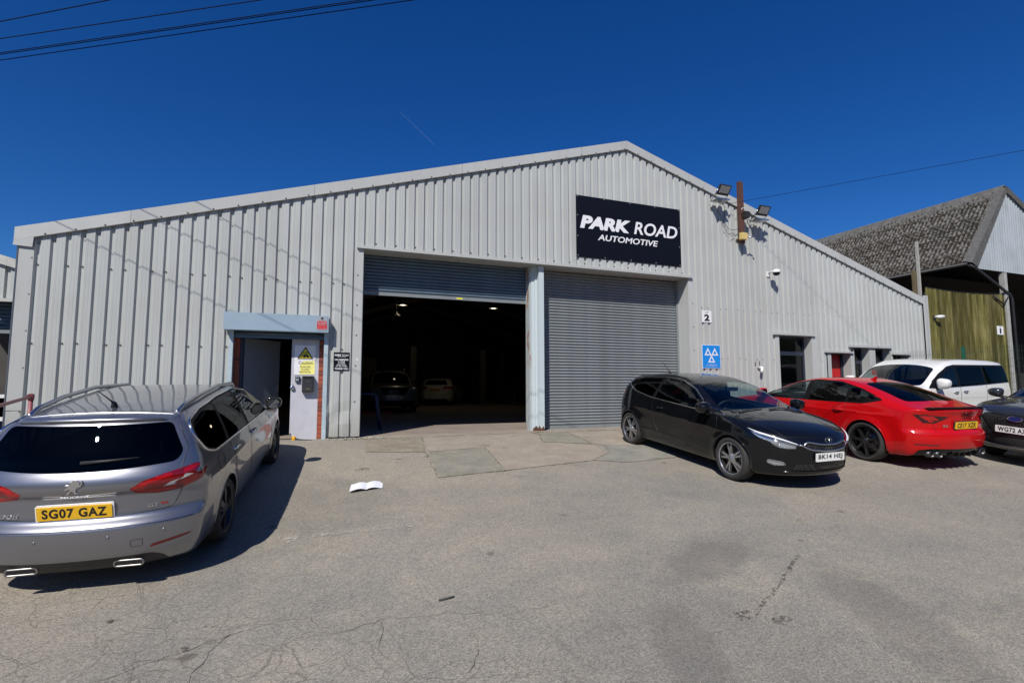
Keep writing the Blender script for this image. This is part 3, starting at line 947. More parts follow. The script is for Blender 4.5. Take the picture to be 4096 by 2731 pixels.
# exhaust tips: rounded slots
for sd in (1, -1):
    px = float(E_.on('rear', 0, [(sd*.40, .25)])[0][0])
    rr_ = rounded_rect(-.105, .105, -.024, .024, .02)
    o = MB().tube([(0, a, b) for a, b in rr_], .009, n=8, closed=True).build('exhaust_tip', M_['exhaust metal'], E_.root, (px-.025, sd*.372, .247))
    MB().prism(rr_, -.004, .02, axis='x').build('exhaust_opening', M_['plate black'], o)
for y in (-.62, -.25, .25, .62):
    p = E_.on('rear', 0, [(y, .50)], 0.001)[0]
    MB().lathe([(0, 0.003), (.011, .003), (.0125, 0)], 14, axis='x').build('parking_sensor', M_['grey metallic paint'], E_.root, tuple(p), (0, PI, 0))
E_.trim('tow_cover_gap', [('rear', 0, rounded_rect(-.48, -.40, .395, .455, .01), True)], 0.002, M_['black plastic'])
pz = .705
px = float(E_.on('rear', 0, [(0, pz)])[0][0])
E_.plate('SG07 GAZ', False, pz, px-.012, m=M_['plate yellow'], tilt=R(-4), surround=M_['plate white'])
# maker's lion and lettering
lion = [(.10, .0), (.18, .0), (.30, .10), (.34, .22), (.44, .26), (.56, .06), (.72, .02), (.76, .08), (.64, .12), (.62, .34), (.70, .46), (.82, .50), (.94, .62), (1.0, .82), (.96, .96), (.90, .92), (.94, .82), (.88, .70), (.80, .66), (.84, .78), (.78, .90), (.66, .98), (.50, 1.0), (.40, .92), (.30, .90), (.26, .80), (.36, .78), (.22, .66), (.06, .68), (.04, .60), (.20, .56), (.08, .44), (.0, .36), (.06, .30), (.22, .36), (.34, .40), (.28, .28), (.16, .14)]
bx = float(E_.on('rear', 0, [(0, .92)])[0][0])
MB().prism([((.5-a)*.125, (b-.5)*.115) for a, b in lion], -.006, .008, axis='x').build('lion_badge', M_['chrome'], E_.root, (bx-.004, .0, .915), (0, R(4), 0))
def badge(car, text, y, z, w, h, m, rear=True, bold=.01, lift=.002, name='badge'):
    x = float(car.on('rear' if rear else 'front', 0, [(y, z)])[0][0])
    g = car.B.grad(np.array([[x, y, z]]))[0]; g /= np.linalg.norm(g)
    me = text_mesh(text, w, h, .003, bold)
    o = link(name, me, m, car.root)
    nrm = Vector(g); up = Vector((0, 0, 1)); right = up.cross(nrm).normalized(); up2 = nrm.cross(right)
    Mx = Matrix((( right.x, -nrm.x, up2.x, 0), (right.y, -nrm.y, up2.y, 0), (right.z, -nrm.z, up2.z, 0), (0, 0, 0, 1)))
    o.matrix_local = T(x+g[0]*lift, y+g[1]*lift, z+g[2]*lift) @ Mx @ T(-w/2, 0, -h/2)
    return o
badge(E_, 'PEUGEOT', .0, .832, .20, .024, M_['chrome'], bold=.02)
badge(E_, '308', .47, .68, .14, .034, M_['chrome'], bold=.01)
badge(E_, 'GT', -.53, .70, .075, .028, M_['chrome'], bold=.02)
badge(E_, 'line', -.605, .707, .05, .02, M_['red lens'], bold=.02)
E_.line('roof_seam_glint', 'top', 0, [(-1.80-.0*abs(y), y) for y in np.linspace(-.60, .60, 9)], .005, M_['satin chrome'], lift=.001)  # bright metal bead stands in for the highlight along the seam
# wiper and antenna
wp = E_.on('rear', 0, [(-.02, 1.085), (-.2, 1.092), (-.42, 1.102)], .022)
MB().tube(wp, [.016, .012, .006], n=6).build('rear_wiper', M_['black plastic'], E_.root)
ap = E_.on('top', 0, [(-1.60, 0)])[0]
MB().tube([tuple(ap), (ap[0]+.0, 0, ap[2]+.03), (ap[0]-.05, 0, ap[2]+.06), (ap[0]-.30, 0, ap[2]+.20)], [.03, .022, .007, .003], n=8).build('aerial', M_['black plastic'], E_.root)
for sd in (1, -1):
    E_.handle(-.18, .86, sd, M_['chrome']); E_.handle(-1.03, .875, sd, M_['chrome'])
E_.mirror_pair(.78, 1.03, .86, 1.06, M_['gloss black'], M_['mirror silver'])
E_.interior(M_['seat cloth'], .85, 1.0, rear_x=-.85)
E_.wheels(dict(n=5, twin=0.13, w0=.017, w1=.02), M_['rubber'], M_['alloy dark'], M_['brake steel'])

# ---------- black three-door hatchback, nose towards the viewer
wb = 2.65
sp = dict(wb=wb, track=1.555, wr=0.317, tyre_w=0.225, rim_r=0.232, arch=0.352, W0=0.89, tum=0.42, tum2=0.25, bow=0.26, crown=0.05, fplan=0.40, fplan4=0.10, rplan=0.26, rplan4=0.10,
          zbot=0.17, rake=0.06, front_max=2.23, rear_min=-2.09, kroof=0.16, khood=0.10, kf=0.09, kr=0.10, flare=0.018,
          paint=paint('black paint', (0.0035, 0.004, 0.0055), metal=0.0, rough=0.35, dust=0.008, spec=0.05, coat=0.85),
          top=[(2.24, .70), (2.12, .775), (1.9, .85), (1.6, .915), (1.3, .96), (1.08, .985), (0.95, 1.03), (0.55, 1.215), (0.15, 1.345), (-0.25, 1.408), (-0.7, 1.425), (-1.2, 1.395), (-1.55, 1.345), (-1.72, 1.30), (-1.85, 1.2), (-2.1, 1.0)],
          belt=[(2.2, .70), (2.0, .755), (1.6, .85), (1.2, .905), (0.6, .935), (-0.2, .965), (-0.9, 1.01), (-1.5, 1.07), (-2.1, 1.10)],
          W=[(2.25, .62), (2.05, .75), (1.7, .86), (1.3, .885), (0.5, .885), (-0.8, .885), (-1.3, .888), (-1.7, .86), (-2.0, .78), (-2.1, .72)],
          low=[(0.1, -.12), (0.2, -.085), (0.28, -.05), (0.42, -.02), (0.6, 0.0), (0.75, .0), (0.9, -.02), (1.1, -.045)],
          front=[(0.1, 2.02), (0.2, 2.13), (0.3, 2.185), (0.42, 2.205), (0.6, 2.215), (0.70, 2.205), (0.78, 2.17), (0.9, 2.05), (1.5, 1.7)],
          rear=[(0.15, -1.95), (0.3, -2.04), (0.5, -2.08), (0.7, -2.08), (0.85, -2.05), (1.0, -1.98), (1.1, -1.92), (1.28, -1.74), (1.34, -1.70), (1.5, -1.65)],
          crease=[(0.74, 0.010, 0.04, -0.03), (0.38, 0.012, 0.05, -0.02)])
K_ = Car('hatchback', 'black three door hatchback parked nose out before the closed shutter', sp, (5.83, -3.13, R(-90.8)), h=0.0165)
K_.arches()
kout = [(1.12, .935, .02), (0.72, 1.125), (0.30, 1.285), (-0.10, 1.355), (-0.6, 1.372), (-1.15, 1.335), (-1.46, 1.265, .06), (-1.47, 1.18, .06), (-1.20, 1.06, .05), (-0.72, .995), (0.2, .955)]
for sd in (1, -1):
    K_.carve('window_surround', [('side', sd, smooth_poly(K_.cl(kout, .022), .06))], M_['window trim black'])
for nm, poly, gm in (('quarter_light', [(1.03, .95, .01), (0.78, 1.07, .01), (0.77, .945, .01)], 'clear car glass'),
                     ('door_window', [(0.72, .945, .01), (0.73, 1.095, .01), (0.30, 1.262), (-0.10, 1.335), (-0.48, 1.35, .01), (-0.58, .985, .01)], 'clear car glass'),
                     ('quarter_window', [(-0.66, 1.005, .01), (-0.56, 1.352, .01), (-1.12, 1.312), (-1.40, 1.25, .05), (-1.41, 1.185, .05), (-1.17, 1.075, .04)], 'privacy glass')):
    for sd in (1, -1): K_.carve(nm, [('side', sd, smooth_poly(K_.cl(poly), .05))], M_[gm])
K_.carve('windscreen', [('top', 0, smooth_poly([(1.13, .35), (1.03, .62), (0.86, .68), (0.28, .555), (0.20, .3), (0.20, -.3), (0.28, -.555), (0.86, -.68), (1.03, -.62), (1.13, -.35)], .08))], M_['windscreen glass'])
K_.carve('rear_window', [('rear', 0, smooth_poly([(.5, 1.28), (.62, 1.10), (-.62, 1.10), (-.5, 1.28)], .06))], M_['privacy glass'])
grl = smooth_poly([(.40, .632, .03), (.34, .685, .04), (.12, .652, .08), (-.12, .652, .08), (-.34, .685, .04), (-.40, .632, .03), (-.30, .585, .05), (-.10, .568, .08), (.10, .568, .08), (.30, .585, .05)], .05)
K_.carve('grille', [('front', 0, grl)], M_['honeycomb grille'], push=0.012)
low = smooth_poly([(.46, .40, .03), (-.46, .40, .03), (-.52, .285, .04), (.52, .285, .04)], .04)
K_.carve('lower_grille', [('front', 0, low)], M_['honeycomb grille'], push=0.012)
for sd in (1, -1):
    K_.carve('headlamp', [('fq', sd, [(None, sd*.44, .645), (None, sd*.47, .585), (None, sd*.58, .578), (None, sd*.69, .598), (1.90, None, .655), (1.76, None, .71), (1.58, None, .812), (1.70, None, .797), (1.79, None, .772), (None, sd*.70, .745), (None, sd*.60, .709), (None, sd*.50, .668)])], M_['lamp lens'], housing=(M_['lamp chrome'], .035))
    fog = smooth_poly([(sd*.555, .345, .02), (sd*.60, .405, .02), (sd*.74, .425, .02), (sd*.745, .365, .02), (sd*.68, .335)], .02)
    K_.carve('fog_lamp', [('front', sd, fog)], M_['lamp lens'], housing=(M_['lamp chrome'], .025))
    K_.carve('tail_lamp', [('rq', sd, [(None, sd*.52, .91), (None, sd*.66, .885), (-1.76, None, .90), (-1.58, None, 1.0), (-1.60, None, 1.045), (-1.80, None, 1.06), (None, sd*.60, 1.04)])], M_['red lens'])
K_.split()
K_.arch_lips(M_['black paint'])
K_.trim('chrome_window_trim', [('side', sd, smooth_poly(K_.cl(kout, .022), .06), True) for sd in (1, -1)], 0.007, M_['chrome'])
K_.trim('grille_surround', [('front', 0, grl, True)], 0.012, M_['satin chrome'], lift=.004)
for sd in (1, -1):
    K_.trim('grille_wing', [('front', sd, [(sd*.395, .637), (sd*.45, .647)], False)], 0.016, M_['chrome'], lift=.004)
    q3 = K_.surf3('front', sd, [(1.60, None, .812), (1.70, None, .785), (1.79, None, .76), (None, sd*.70, .733), (None, sd*.60, .699), (None, sd*.455, .650)])
    p = K_.on('fq', sd, dense([tuple(v) for v in q3], .03, False), .001)
    MB().tube(p, np.interp(np.linspace(0, 1, len(p)), [0, .3, .75, 1], [.003, .014, .011, .005]), n=8).build('daytime_lamp', M_['drl white'], K_.root)
    c = K_.on('front', sd, [(sd*.665, .665)], -.012)[0]
    MB().lathe([(.0, .018), (.02, .016), (.033, .006), (.038, -.01), (.045, -.012), (.047, .012), (.052, .012), (.052, -.02)], 20, axis='x').build('projector', M_['lamp chrome'], K_.root, tuple(c))
    p = K_.on('front', sd, [(sd*.52, .262), (sd*.58, .270)], .002)
    MB().tube(p, .006, n=6).build('bumper_fin', M_['satin chrome'], K_.root)
    0 and K_.trim('fog_lamp_bezel', [('front', sd, smooth_poly([(sd*.54, .33, .02), (sd*.59, .418, .02), (sd*.80, .465, .02)], .02), False)], .005, M_['satin chrome'], lift=.002)
seams = [('front', 0, [(-.62, .742), (-.4, .742), (-.2, .738), (0, .736), (.2, .738), (.4, .742), (.62, .742)], False)]
for sd in (1, -1):
    seams += [('side', sd, smooth_poly([(1.02, .93), (1.05, .65), (0.95, .36), (0.80, .29), (-0.1, .27), (-0.35, .30), (-0.52, .5), (-0.62, .8), (-0.62, 1.0)], .1), False),
              ('top', 0, [(2.0, sd*.58), (1.7, sd*.69), (1.3, sd*.735), (1.05, sd*.735)], False)]
K_.trim('panel_gaps', seams, 0.003, M_['plate black'], lift=-.0005)
K_.trim('bonnet_crease', [('top', 0, [(1.95, sd*.36), (1.6, sd*.46), (1.2, sd*.54)], False) for sd in (1, -1)], .006, M_['black paint'], lift=-.003)
px = float(K_.on('front', 0, [(0, .48)])[0][0])
K_.plate('BK14 HEJ', True, .485, px+.012, m=M_['plate white'])
bx = K_.on('front', 0, [(0, .705)])[0]
ov = MB().prism([(.062*math.cos(2*PI*k/28), .031*math.sin(2*PI*k/28)) for k in range(28)], -.004, .008, axis='x').build('maker_badge', M_['gloss black'], K_.root, tuple(bx), (0, R(-12), 0))
MB().tube([(.008, .062*math.cos(2*PI*k/28), .031*math.sin(2*PI*k/28)) for k in range(28)], .004, n=6, closed=True).build('badge_rim', M_['chrome'], ov)
link('badge_letters', text_mesh('KIA', .078, .028, .002, .02), M_['chrome'], ov, (.009, -.039, -.014), (0, 0, PI/2))
for sd in (1, -1): K_.handle(-.38, .835, sd, M_['gloss black'])
K_.mirror_pair(.82, 1.0, .88, 1.08, M_['black paint'], M_['mirror silver'], L=.13, hh=.09)
for y0, y1 in ((.05, .55), (-.55, -.02)):
    p = K_.on('top', 0, [(1.14, y0), (1.09, (y0+y1)/2), (1.06, y1)], .014)
    MB().tube(p, [.012, .009, .006], n=6).build('wiper', M_['black plastic'], K_.root)
ap = K_.on('top', 0, [(-1.28, 0)])[0]
MB().tube([tuple(ap), (ap[0], 0, ap[2]+.03), (ap[0]-.05, 0, ap[2]+.06), (ap[0]-.28, 0, ap[2]+.24)], [.03, .02, .006, .003], n=8).build('aerial', M_['black plastic'], K_.root)
K_.interior(M_['seat cloth'], .98, .97, rear_x=-.75, front_x=.12)
mp = (0.42, 0, 1.23)
MB().box(-.03, .0, -.11, .11, -.03, .035).build('rear_view_mirror', M_['black plastic'], K_.root, mp)
K_.wheels(dict(n=5, twin=0.17, w0=.010, w1=.0155), M_['dusty tyre'], M_['alloy silver'], M_['brake steel'])

# ---------- red fastback, seen from behind and the left
wb = 2.825
def lip(v, x, y, z, s):
    # thin black tail spoiler is a part of its own; the boot edge is only sharpened here
    return v
sp = dict(wb=wb, track=1.60, wr=0.335, tyre_w=0.255, rim_r=0.268, arch=0.375, W0=0.925, tum=0.46, tum2=0.25, bow=0.22, crown=0.05, fplan=0.34, rplan=0.24, rplan4=0.10,
          zbot=0.18, rake=0.06, front_max=2.30, rear_min=-2.48, kroof=0.16, khood=0.09, kf=0.09, kr=0.05, flare=0.022,
          paint=paint('red paint', (0.46, 0.002, 0.004), metal=0.0, rough=0.4, dust=0.006, spec=0.08, coat=0.75),
          top=[(2.3, .62), (2.15, .74), (1.9, .82), (1.5, .895), (1.15, .945), (1.0, .985), (0.5, 1.19), (0.1, 1.31), (-0.3, 1.372), (-0.65, 1.38), (-1.1, 1.325), (-1.5, 1.225), (-1.9, 1.10), (-2.15, 1.03), (-2.35, 1.0), (-2.5, .985)],
          belt=[(2.2, .72), (1.9, .80), (1.2, .88), (0, .925), (-1.0, .955), (-1.6, .975), (-2.1, .97), (-2.45, .95)],
          W=[(2.3, .68), (2.0, .83), (1.6, .905), (1.2, .92), (0, .92), (-1.0, .92), (-1.5, .925), (-1.9, .90), (-2.2, .865), (-2.5, .80)],
          low=[(0.1, -.11), (0.2, -.08), (0.3, -.04), (0.45, -.012), (0.6, -.004), (0.74, 0.0), (0.85, -.012), (1.0, -.04)],
          front=[(0.1, 2.1), (0.25, 2.24), (0.45, 2.28), (0.6, 2.275), (0.75, 2.2), (0.9, 2.1), (1.5, 1.7)],
          rear=[(0.12, -2.28), (0.22, -2.36), (0.32, -2.425), (0.40, -2.45), (0.50, -2.468), (0.58, -2.462), (0.62, -2.43), (0.66, -2.41), (0.75, -2.405), (0.83, -2.41), (0.90, -2.425), (0.96, -2.45), (1.0, -2.465), (1.05, -2.4), (1.5, -2.0)],
          crease=[(0.80, 0.012, 0.035, -0.012)])
A_ = Car('fastback', 'red fastback parked behind the black hatchback, nose to the building', sp, (9.10, -2.84, R(87.5)), h=0.0175)
A_.arches()
aout = [(0.98, .925, .02), (0.55, 1.13), (0.15, 1.26), (-0.25, 1.325), (-0.75, 1.325), (-1.2, 1.25), (-1.62, 1.09, .03), (-1.66, 1.06, .02), (-1.35, .985, .04), (-0.7, .955)]
for sd in (1, -1):
    A_.carve('window_surround', [('side', sd, smooth_poly(A_.cl(aout, .022), .05))], M_['window trim black'])
for nm, poly, gm in (('front_door_window', [(0.86, .945, .01), (0.52, 1.115), (0.15, 1.235), (-0.12, 1.285, .01), (-0.16, .945, .01)], 'clear car glass'),
                     ('rear_door_window', [(-0.28, .95, .01), (-0.22, 1.298, .01), (-0.75, 1.302), (-0.98, 1.268, .01), (-1.02, .975, .01)], 'privacy glass'),
                     ('quarter_window', [(-1.08, .98, .01), (-1.04, 1.258, .01), (-1.2, 1.225), (-1.56, 1.085, .03), (-1.33, 1.0, .03)], 'privacy glass')):
    for sd in (1, -1): A_.carve(nm, [('side', sd, smooth_poly(A_.cl(poly), .05))], M_[gm])
A_.carve('windscreen', [('top', 0, smooth_poly([(1.13, .4), (1.0, .66), (0.32, .56), (0.2, .3), (0.2, -.3), (0.32, -.56), (1.0, -.66), (1.13, -.4)], .1))], M_['windscreen glass'])
A_.carve('sunroof', [('top', 0, smooth_poly([(0.15, .45), (-0.42, .45), (-0.42, -.45), (0.15, -.45)], .06))], M_['gloss black'])
A_.carve('rear_window', [('top', 0, smooth_poly([(-1.10, .50, .1), (-1.90, .60, .08), (-1.98, .3), (-1.98, -.3), (-1.90, -.60, .08), (-1.10, -.50, .1), (-1.06, 0)], .1))], M_['privacy glass'])
for sd in (1, -1):
    A_.carve('tail_lamp', [('rq', sd, [(None, sd*.34, .862), (None, sd*.42, .815), (None, sd*.56, .75), (None, sd*.72, .752), (-2.22, None, .755), (-2.13, None, .885), (-2.3, None, .892), (None, sd*.66, .885)])], M_['smoked lens'])
    A_.carve('brake_lamp', [('rq', sd, [(None, sd*.56, .772), (None, sd*.72, .772), (-2.27, None, .775), (-2.19, None, .865), (-2.30, None, .87), (-2.33, None, .805), (None, sd*.68, .80), (None, sd*.58, .80)])], M_['red lens'], round=.005)
    A_.carve('reflector_strip', [('rear', sd, smooth_poly([(sd*.52, .395), (sd*.80, .395), (sd*.82, .425), (sd*.54, .425)], .005))], M_['dark red lens'])
A_.carve('diffuser', [('rear', 0, smooth_poly([(.78, .12), (.76, .32), (.62, .355, .03), (-.62, .355, .03), (-.76, .32), (-.78, .12)], .02))], M_['gloss black'], push=.012)
A_.split()
A_.arch_lips(M_['red paint'])
A_.trim('window_trim', [('side', sd, smooth_poly(A_.cl(aout, .022), .05), True) for sd in (1, -1)], 0.006, M_['gloss black'])
seams = []
for sd in (1, -1):
    seams += [('side', sd, smooth_poly([(1.0, .92), (1.02, .65), (0.92, .34), (0.75, .28)], .06), False), ('side', sd, [(-0.22, .95), (-0.2, .6), (-0.22, .28)], False),
              ('side', sd, smooth_poly([(-1.05, .97), (-1.02, .78), (-0.92, .52), (-0.88, .29)], .06), False), ('side', sd, [(1.0, .285), (-0.95, .27)], False),
              ('rear', sd, smooth_poly([(sd*.60, .985), (sd*.60, .88), (sd*.58, .74), (sd*.54, .60, .05), (sd*.3, .595), (0, .595)], .03), False),
              ('rear', sd, [(sd*.9, .59), (sd*.58, .60)], False)]
A_.trim('panel_gaps', seams, 0.003, M_['plate black'], lift=-.0005)
p = [(-2.445+.24*(abs(y)/.85)**2.2, y, .992-.01*(abs(y)/.66)**2) for y in np.linspace(-.68, .68, 15)]
vs = []; fs = []
for i, q in enumerate(p):
    e = 1-abs(i-7)/7*0.0
    vs += [(q[0]+.09, q[1], q[2]+.008), (q[0]-.02, q[1], q[2]+.034), (q[0]-.028, q[1], q[2]+.024), (q[0]+.03, q[1], q[2]-.012)]
for i in range(14):
    for k in range(4): fs.append((4*i+k, 4*i+(k+1) % 4, 4*i+4+(k+1) % 4, 4*i+4+k))
fs += [(3, 2, 1, 0), (56, 57, 58, 59)]
MB().add(vs, fs, True).build('boot_spoiler', M_['gloss black'], A_.root)
px = float(A_.on('rear', 0, [(0, .73)])[0][0])
A_.plate('CE17 XZK', False, .725, px-.014, m=M_['plate yellow'], tilt=R(-6), surround=M_['black plastic'])
rb_ = MB()
bx = float(A_.on('rear', 0, [(0, .905)])[0][0])
for k in range(4):
    rb_.tube([(bx-.006, (k-1.5)*.056+.036*math.cos(2*PI*q/20), .90+.036*math.sin(2*PI*q/20)) for q in range(20)], .006, n=6, closed=True)
rb_.build('ring_badge', M_['gloss black'], A_.root)
badge(A_, 'S5', .40, .715, .085, .034, M_['chrome'], bold=.02)
badge(A_, 'l', .465, .715, .008, .036, M_['red lens'], bold=.02, name='badge_bar')
for sd in (1, -1):
    for k in (0, 1):
        y = sd*(.50+.115*k)
        px = float(A_.on('rear', 0, [(y, .27)])[0][0])
        o = MB().lathe([(.040, .06), (.046, -.02), (.050, -.022), (.051, .06)], 20, axis='x').build('exhaust_tip', M_['alloy dark'], A_.root, (px-.02, y, .262))
        MB().lathe([(0, .01), (.041, .01)], 20, axis='x').build('exhaust_opening', M_['plate black'], o)
fin = MB()
for k in range(5):
    y = (k-2)*.14
    fin.prism([(-.02, .0), (.10, .0), (.06, .10), (-.02, .08)], y-.008, y+.008)
fin.build('diffuser_fins', M_['gloss black'], A_.root, (float(A_.on('rear', 0, [(0, .25)])[0][0]), 0, .215))
ap = A_.on('top', 0, [(-.88, 0)])[0]
MB().prism(smooth_poly([(.09, -.01), (-.02, .03), (-.085, .075), (-.07, -.01)], .02), -.014, .014).build('shark_fin_aerial', M_['red paint'], A_.root, tuple(ap))
for sd in (1, -1):
    A_.handle(-.05, .80, sd, M_['red paint']); A_.handle(-.92, .82, sd, M_['red paint'])
A_.mirror_pair(.78, 1.0, .9, 1.10, M_['red paint'], M_['mirror silver'])
A_.interior(M_['seat cloth'], .85, .95, rear_x=-.85)
A_.wheels(dict(n=7, twin=0.0, w0=.02, w1=.024), M_['dusty tyre'], M_['alloy black'], M_['brake steel'])

# ---------- white people carrier
wb = 3.0
sp = dict(wb=wb, track=1.60, wr=0.34, tyre_w=0.225, rim_r=0.24, arch=0.385, W0=0.925, tum=0.20, tum2=0.05, bow=0.22, crown=0.05, fplan=0.30, rplan=0.14,
          zbot=0.2, rake=0.05, front_max=2.46, rear_min=-2.52, kroof=0.14, khood=0.09, kf=0.09, kr=0.08, flare=0.012,
          paint=paint('white pearl paint', (0.74, 0.735, 0.70), rough=0.3, dust=0.05),
          top=[(2.46, .78), (2.3, .92), (2.0, 1.03), (1.7, 1.10), (1.45, 1.15), (1.3, 1.21), (0.85, 1.49), (0.45, 1.65), (0.1, 1.72), (-0.6, 1.75), (-1.6, 1.735), (-2.2, 1.695), (-2.45, 1.62), (-2.55, 1.55)],
          belt=[(2.4, .88), (2.0, .98), (1.4, 1.05), (0.5, 1.08), (-0.8, 1.12), (-2.5, 1.18)],
          W=[(2.5, .70), (2.2, .83), (1.8, .905), (1.3, .92), (0, .92), (-1.6, .92), (-2.2, .90), (-2.5, .86)],
          low=[(0.1, -.10), (0.25, -.06), (0.4, -.015), (0.6, 0.0), (0.95, 0), (1.1, -.02)],
          front=[(0.1, 2.3), (0.3, 2.42), (0.6, 2.44), (0.85, 2.40), (1.0, 2.3), (1.5, 1.9)],
          rear=[(0.2, -2.42), (0.4, -2.5), (0.8, -2.5), (1.1, -2.46), (1.5, -2.34), (1.7, -2.26), (2.0, -2.2)],
          crease=[(0.85, .008, .05, 0)])
V_ = Car('people_carrier', 'white people carrier parked along the building behind the red car', sp, (13.2, -2.05, R(183)), h=0.024)
V_.arches()
for sd in (1, -1):
    V_.carve('window_surround', [('side', sd, smooth_poly(V_.cl([(1.28, 1.075, .02), (0.75, 1.40), (0.36, 1.565, .06), (0.1, 1.605), (-2.21, 1.60, .04), (-2.42, 1.30), (-2.44, 1.19), (-0.8, 1.125), (0.5, 1.085)], .022), .04))], M_['window trim black'])
    for nm, poly, gm in (('front_door_window', [(1.05, 1.11, .01), (0.7, 1.34), (0.35, 1.50), (0.12, 1.54, .02), (0.10, 1.105, .01)], 'clear car glass'),
                         ('sliding_door_window', [(0.0, 1.105, .01), (0.02, 1.55, .02), (-1.02, 1.56, .01), (-1.04, 1.15, .01)], 'privacy glass'),
                         ('quarter_window', [(-1.12, 1.155, .01), (-1.10, 1.56, .01), (-2.16, 1.555, .03), (-2.36, 1.215, .03)], 'privacy glass')):
        V_.carve(nm, [('side', sd, smooth_poly(V_.cl(poly), .04))], M_[gm])
    V_.carve('headlamp', [('side', sd, smooth_poly([(2.4, .78), (1.85, .93), (1.95, .98), (2.4, .9)], .02)), ('front', sd, smooth_poly([(sd*.5, .78), (sd*.9, .82), (sd*.9, .97), (sd*.5, .86)], .02))], M_['clear lens'])
V_.carve('windscreen', [('top', 0, smooth_poly([(1.47, .4), (1.32, .74), (0.66, .70), (0.60, .35), (0.60, -.35), (0.66, -.70), (1.32, -.74), (1.47, -.4)], .1))], M_['windscreen glass'])
V_.carve('grille', [('front', 0, smooth_poly([(.45, .84), (-.45, .84), (-.38, .62), (.38, .62)], .03))], M_['gloss black'])
V_.split()
V_.arch_lips(M_['white pearl paint'])
V_.trim('window_trim', [('side', sd, [(1.28, 1.077), (0.5, 1.083), (-0.8, 1.122), (-2.42, 1.186)], False) for sd in (1, -1)], .008, M_['chrome'])
seams = []
for sd in (1, -1):
    seams += [('side', sd, [(0.05, 1.1), (0.05, .35)], False), ('side', sd, [(1.22, 1.05), (1.2, .4)], False), ('side', sd, [(-1.08, 1.14), (-1.0, .4)], False)]
V_.trim('panel_gaps', seams, .004, M_['black plastic'])
for sd in (1, -1):
    V_.handle(.26, .98, sd, M_['chrome']); V_.handle(-.14, .99, sd, M_['chrome'])
V_.mirror_pair(.98, 1.18, .92, 1.17, M_['white pearl paint'], M_['mirror silver'], L=.13, hh=.12)
V_.interior(M_['seat cloth'], 1.2, 1.1, rear_x=-.8, front_x=.45)
V_.wheels(dict(n=7, twin=0, w0=.02, w1=.026), M_['rubber'], M_['alloy silver'], M_['brake steel'])

# ---------- dark crossover at the right edge
wb = 2.71
sp = dict(wb=wb, track=1.60, wr=0.35, tyre_w=0.225, rim_r=0.238, arch=0.395, W0=0.94, tum=0.36, tum2=0.2, bow=0.22, crown=0.05, fplan=0.32, rplan=0.22,
          zbot=0.22, rake=0.06, front_max=2.28, rear_min=-2.36, kroof=0.16, khood=0.11, kf=0.09, kr=0.10, flare=0.02,
          paint=paint('dark grey paint', (0.035, 0.037, 0.042), metal=0.4, rough=0.32, dust=0.06),
          top=[(2.28, .84), (2.12, .94), (1.8, 1.01), (1.4, 1.06), (1.15, 1.085), (1.0, 1.13), (0.55, 1.37), (0.15, 1.54), (-0.3, 1.625), (-0.8, 1.64), (-1.5, 1.59), (-1.95, 1.50), (-2.1, 1.42), (-2.4, 1.2)],
          belt=[(2.2, .90), (1.9, .96), (1.3, 1.03), (0.5, 1.05), (-0.8, 1.09), (-2.3, 1.15)],
          W=[(2.3, .72), (2.0, .86), (1.6, .925), (1.2, .935), (0, .935), (-1.5, .935), (-2.0, .89), (-2.35, .80)],
          low=[(0.1, -.09), (0.25, -.05), (0.4, -.015), (0.6, 0.0), (0.9, 0), (1.05, -.03)],
          front=[(0.1, 2.1), (0.25, 2.2), (0.45, 2.255), (0.7, 2.26), (0.85, 2.24), (1.0, 2.1), (1.5, 1.7)],
          rear=[(0.2, -2.22), (0.5, -2.33), (0.9, -2.3), (1.1, -2.22), (1.5, -2.0), (2.0, -1.8)])
C_ = Car('crossover', 'dark grey crossover cut by the right edge, facing the red car', sp, (12.35, -5.50, R(176)), h=0.02)
C_.arches()
for sd in (1, -1):
    C_.carve('side_window', [('side', sd, smooth_poly(C_.cl([(1.0, 1.05, .02), (0.6, 1.27), (0.2, 1.45), (-0.3, 1.53), (-1.2, 1.50), (-1.7, 1.40), (-1.6, 1.15), (0, 1.08)], .022), .05))], M_['privacy glass'])
    C_.carve('headlamp', [('front', sd, smooth_poly([(sd*.56, .855, .02), (sd*.62, .78, .02), (sd*.80, .76, .02), (sd*.90, .80), (sd*.90, .93), (sd*.70, .90)], .02)), ('side', sd, smooth_poly([(2.3, .78), (1.95, .84), (1.75, .93), (1.85, .955), (2.3, .90)], .02))], M_['lamp lens'], housing=(M_['lamp chrome'], .035))
C_.carve('windscreen', [('top', 0, smooth_poly([(1.2, .4), (1.08, .70), (0.34, .60), (0.22, .3), (0.22, -.3), (0.34, -.60), (1.08, -.70), (1.2, -.4)], .1))], M_['windscreen glass'])
C_.carve('grille', [('front', 0, smooth_poly([(.50, .86, .04), (.58, .80, .05), (.36, .56, .05), (-.36, .56, .05), (-.58, .80, .05), (-.50, .86, .04)], .04))], M_['honeycomb grille'], push=.012)
C_.carve('lower_grille', [('front', 0, smooth_poly([(.55, .50), (-.55, .50), (-.5, .36), (.5, .36)], .03))], M_['black plastic'], push=.01)
C_.split()
C_.arch_lips(M_['black plastic'], r=.03)
px = float(C_.on('front', 0, [(0, .62)])[0][0])
C_.plate('WG72 AXB', True, .615, px+.014, m=M_['plate white'])
bx = C_.on('front', 0, [(0, .80)])[0]
ov = MB().prism([(.10*math.cos(2*PI*k/28), .042*math.sin(2*PI*k/28)) for k in range(28)], -.004, .012, axis='x').build('maker_badge', mat('badge blue', (.01, .03, .14), .25, coat=.5), C_.root, (bx[0]+.004, 0, .80))
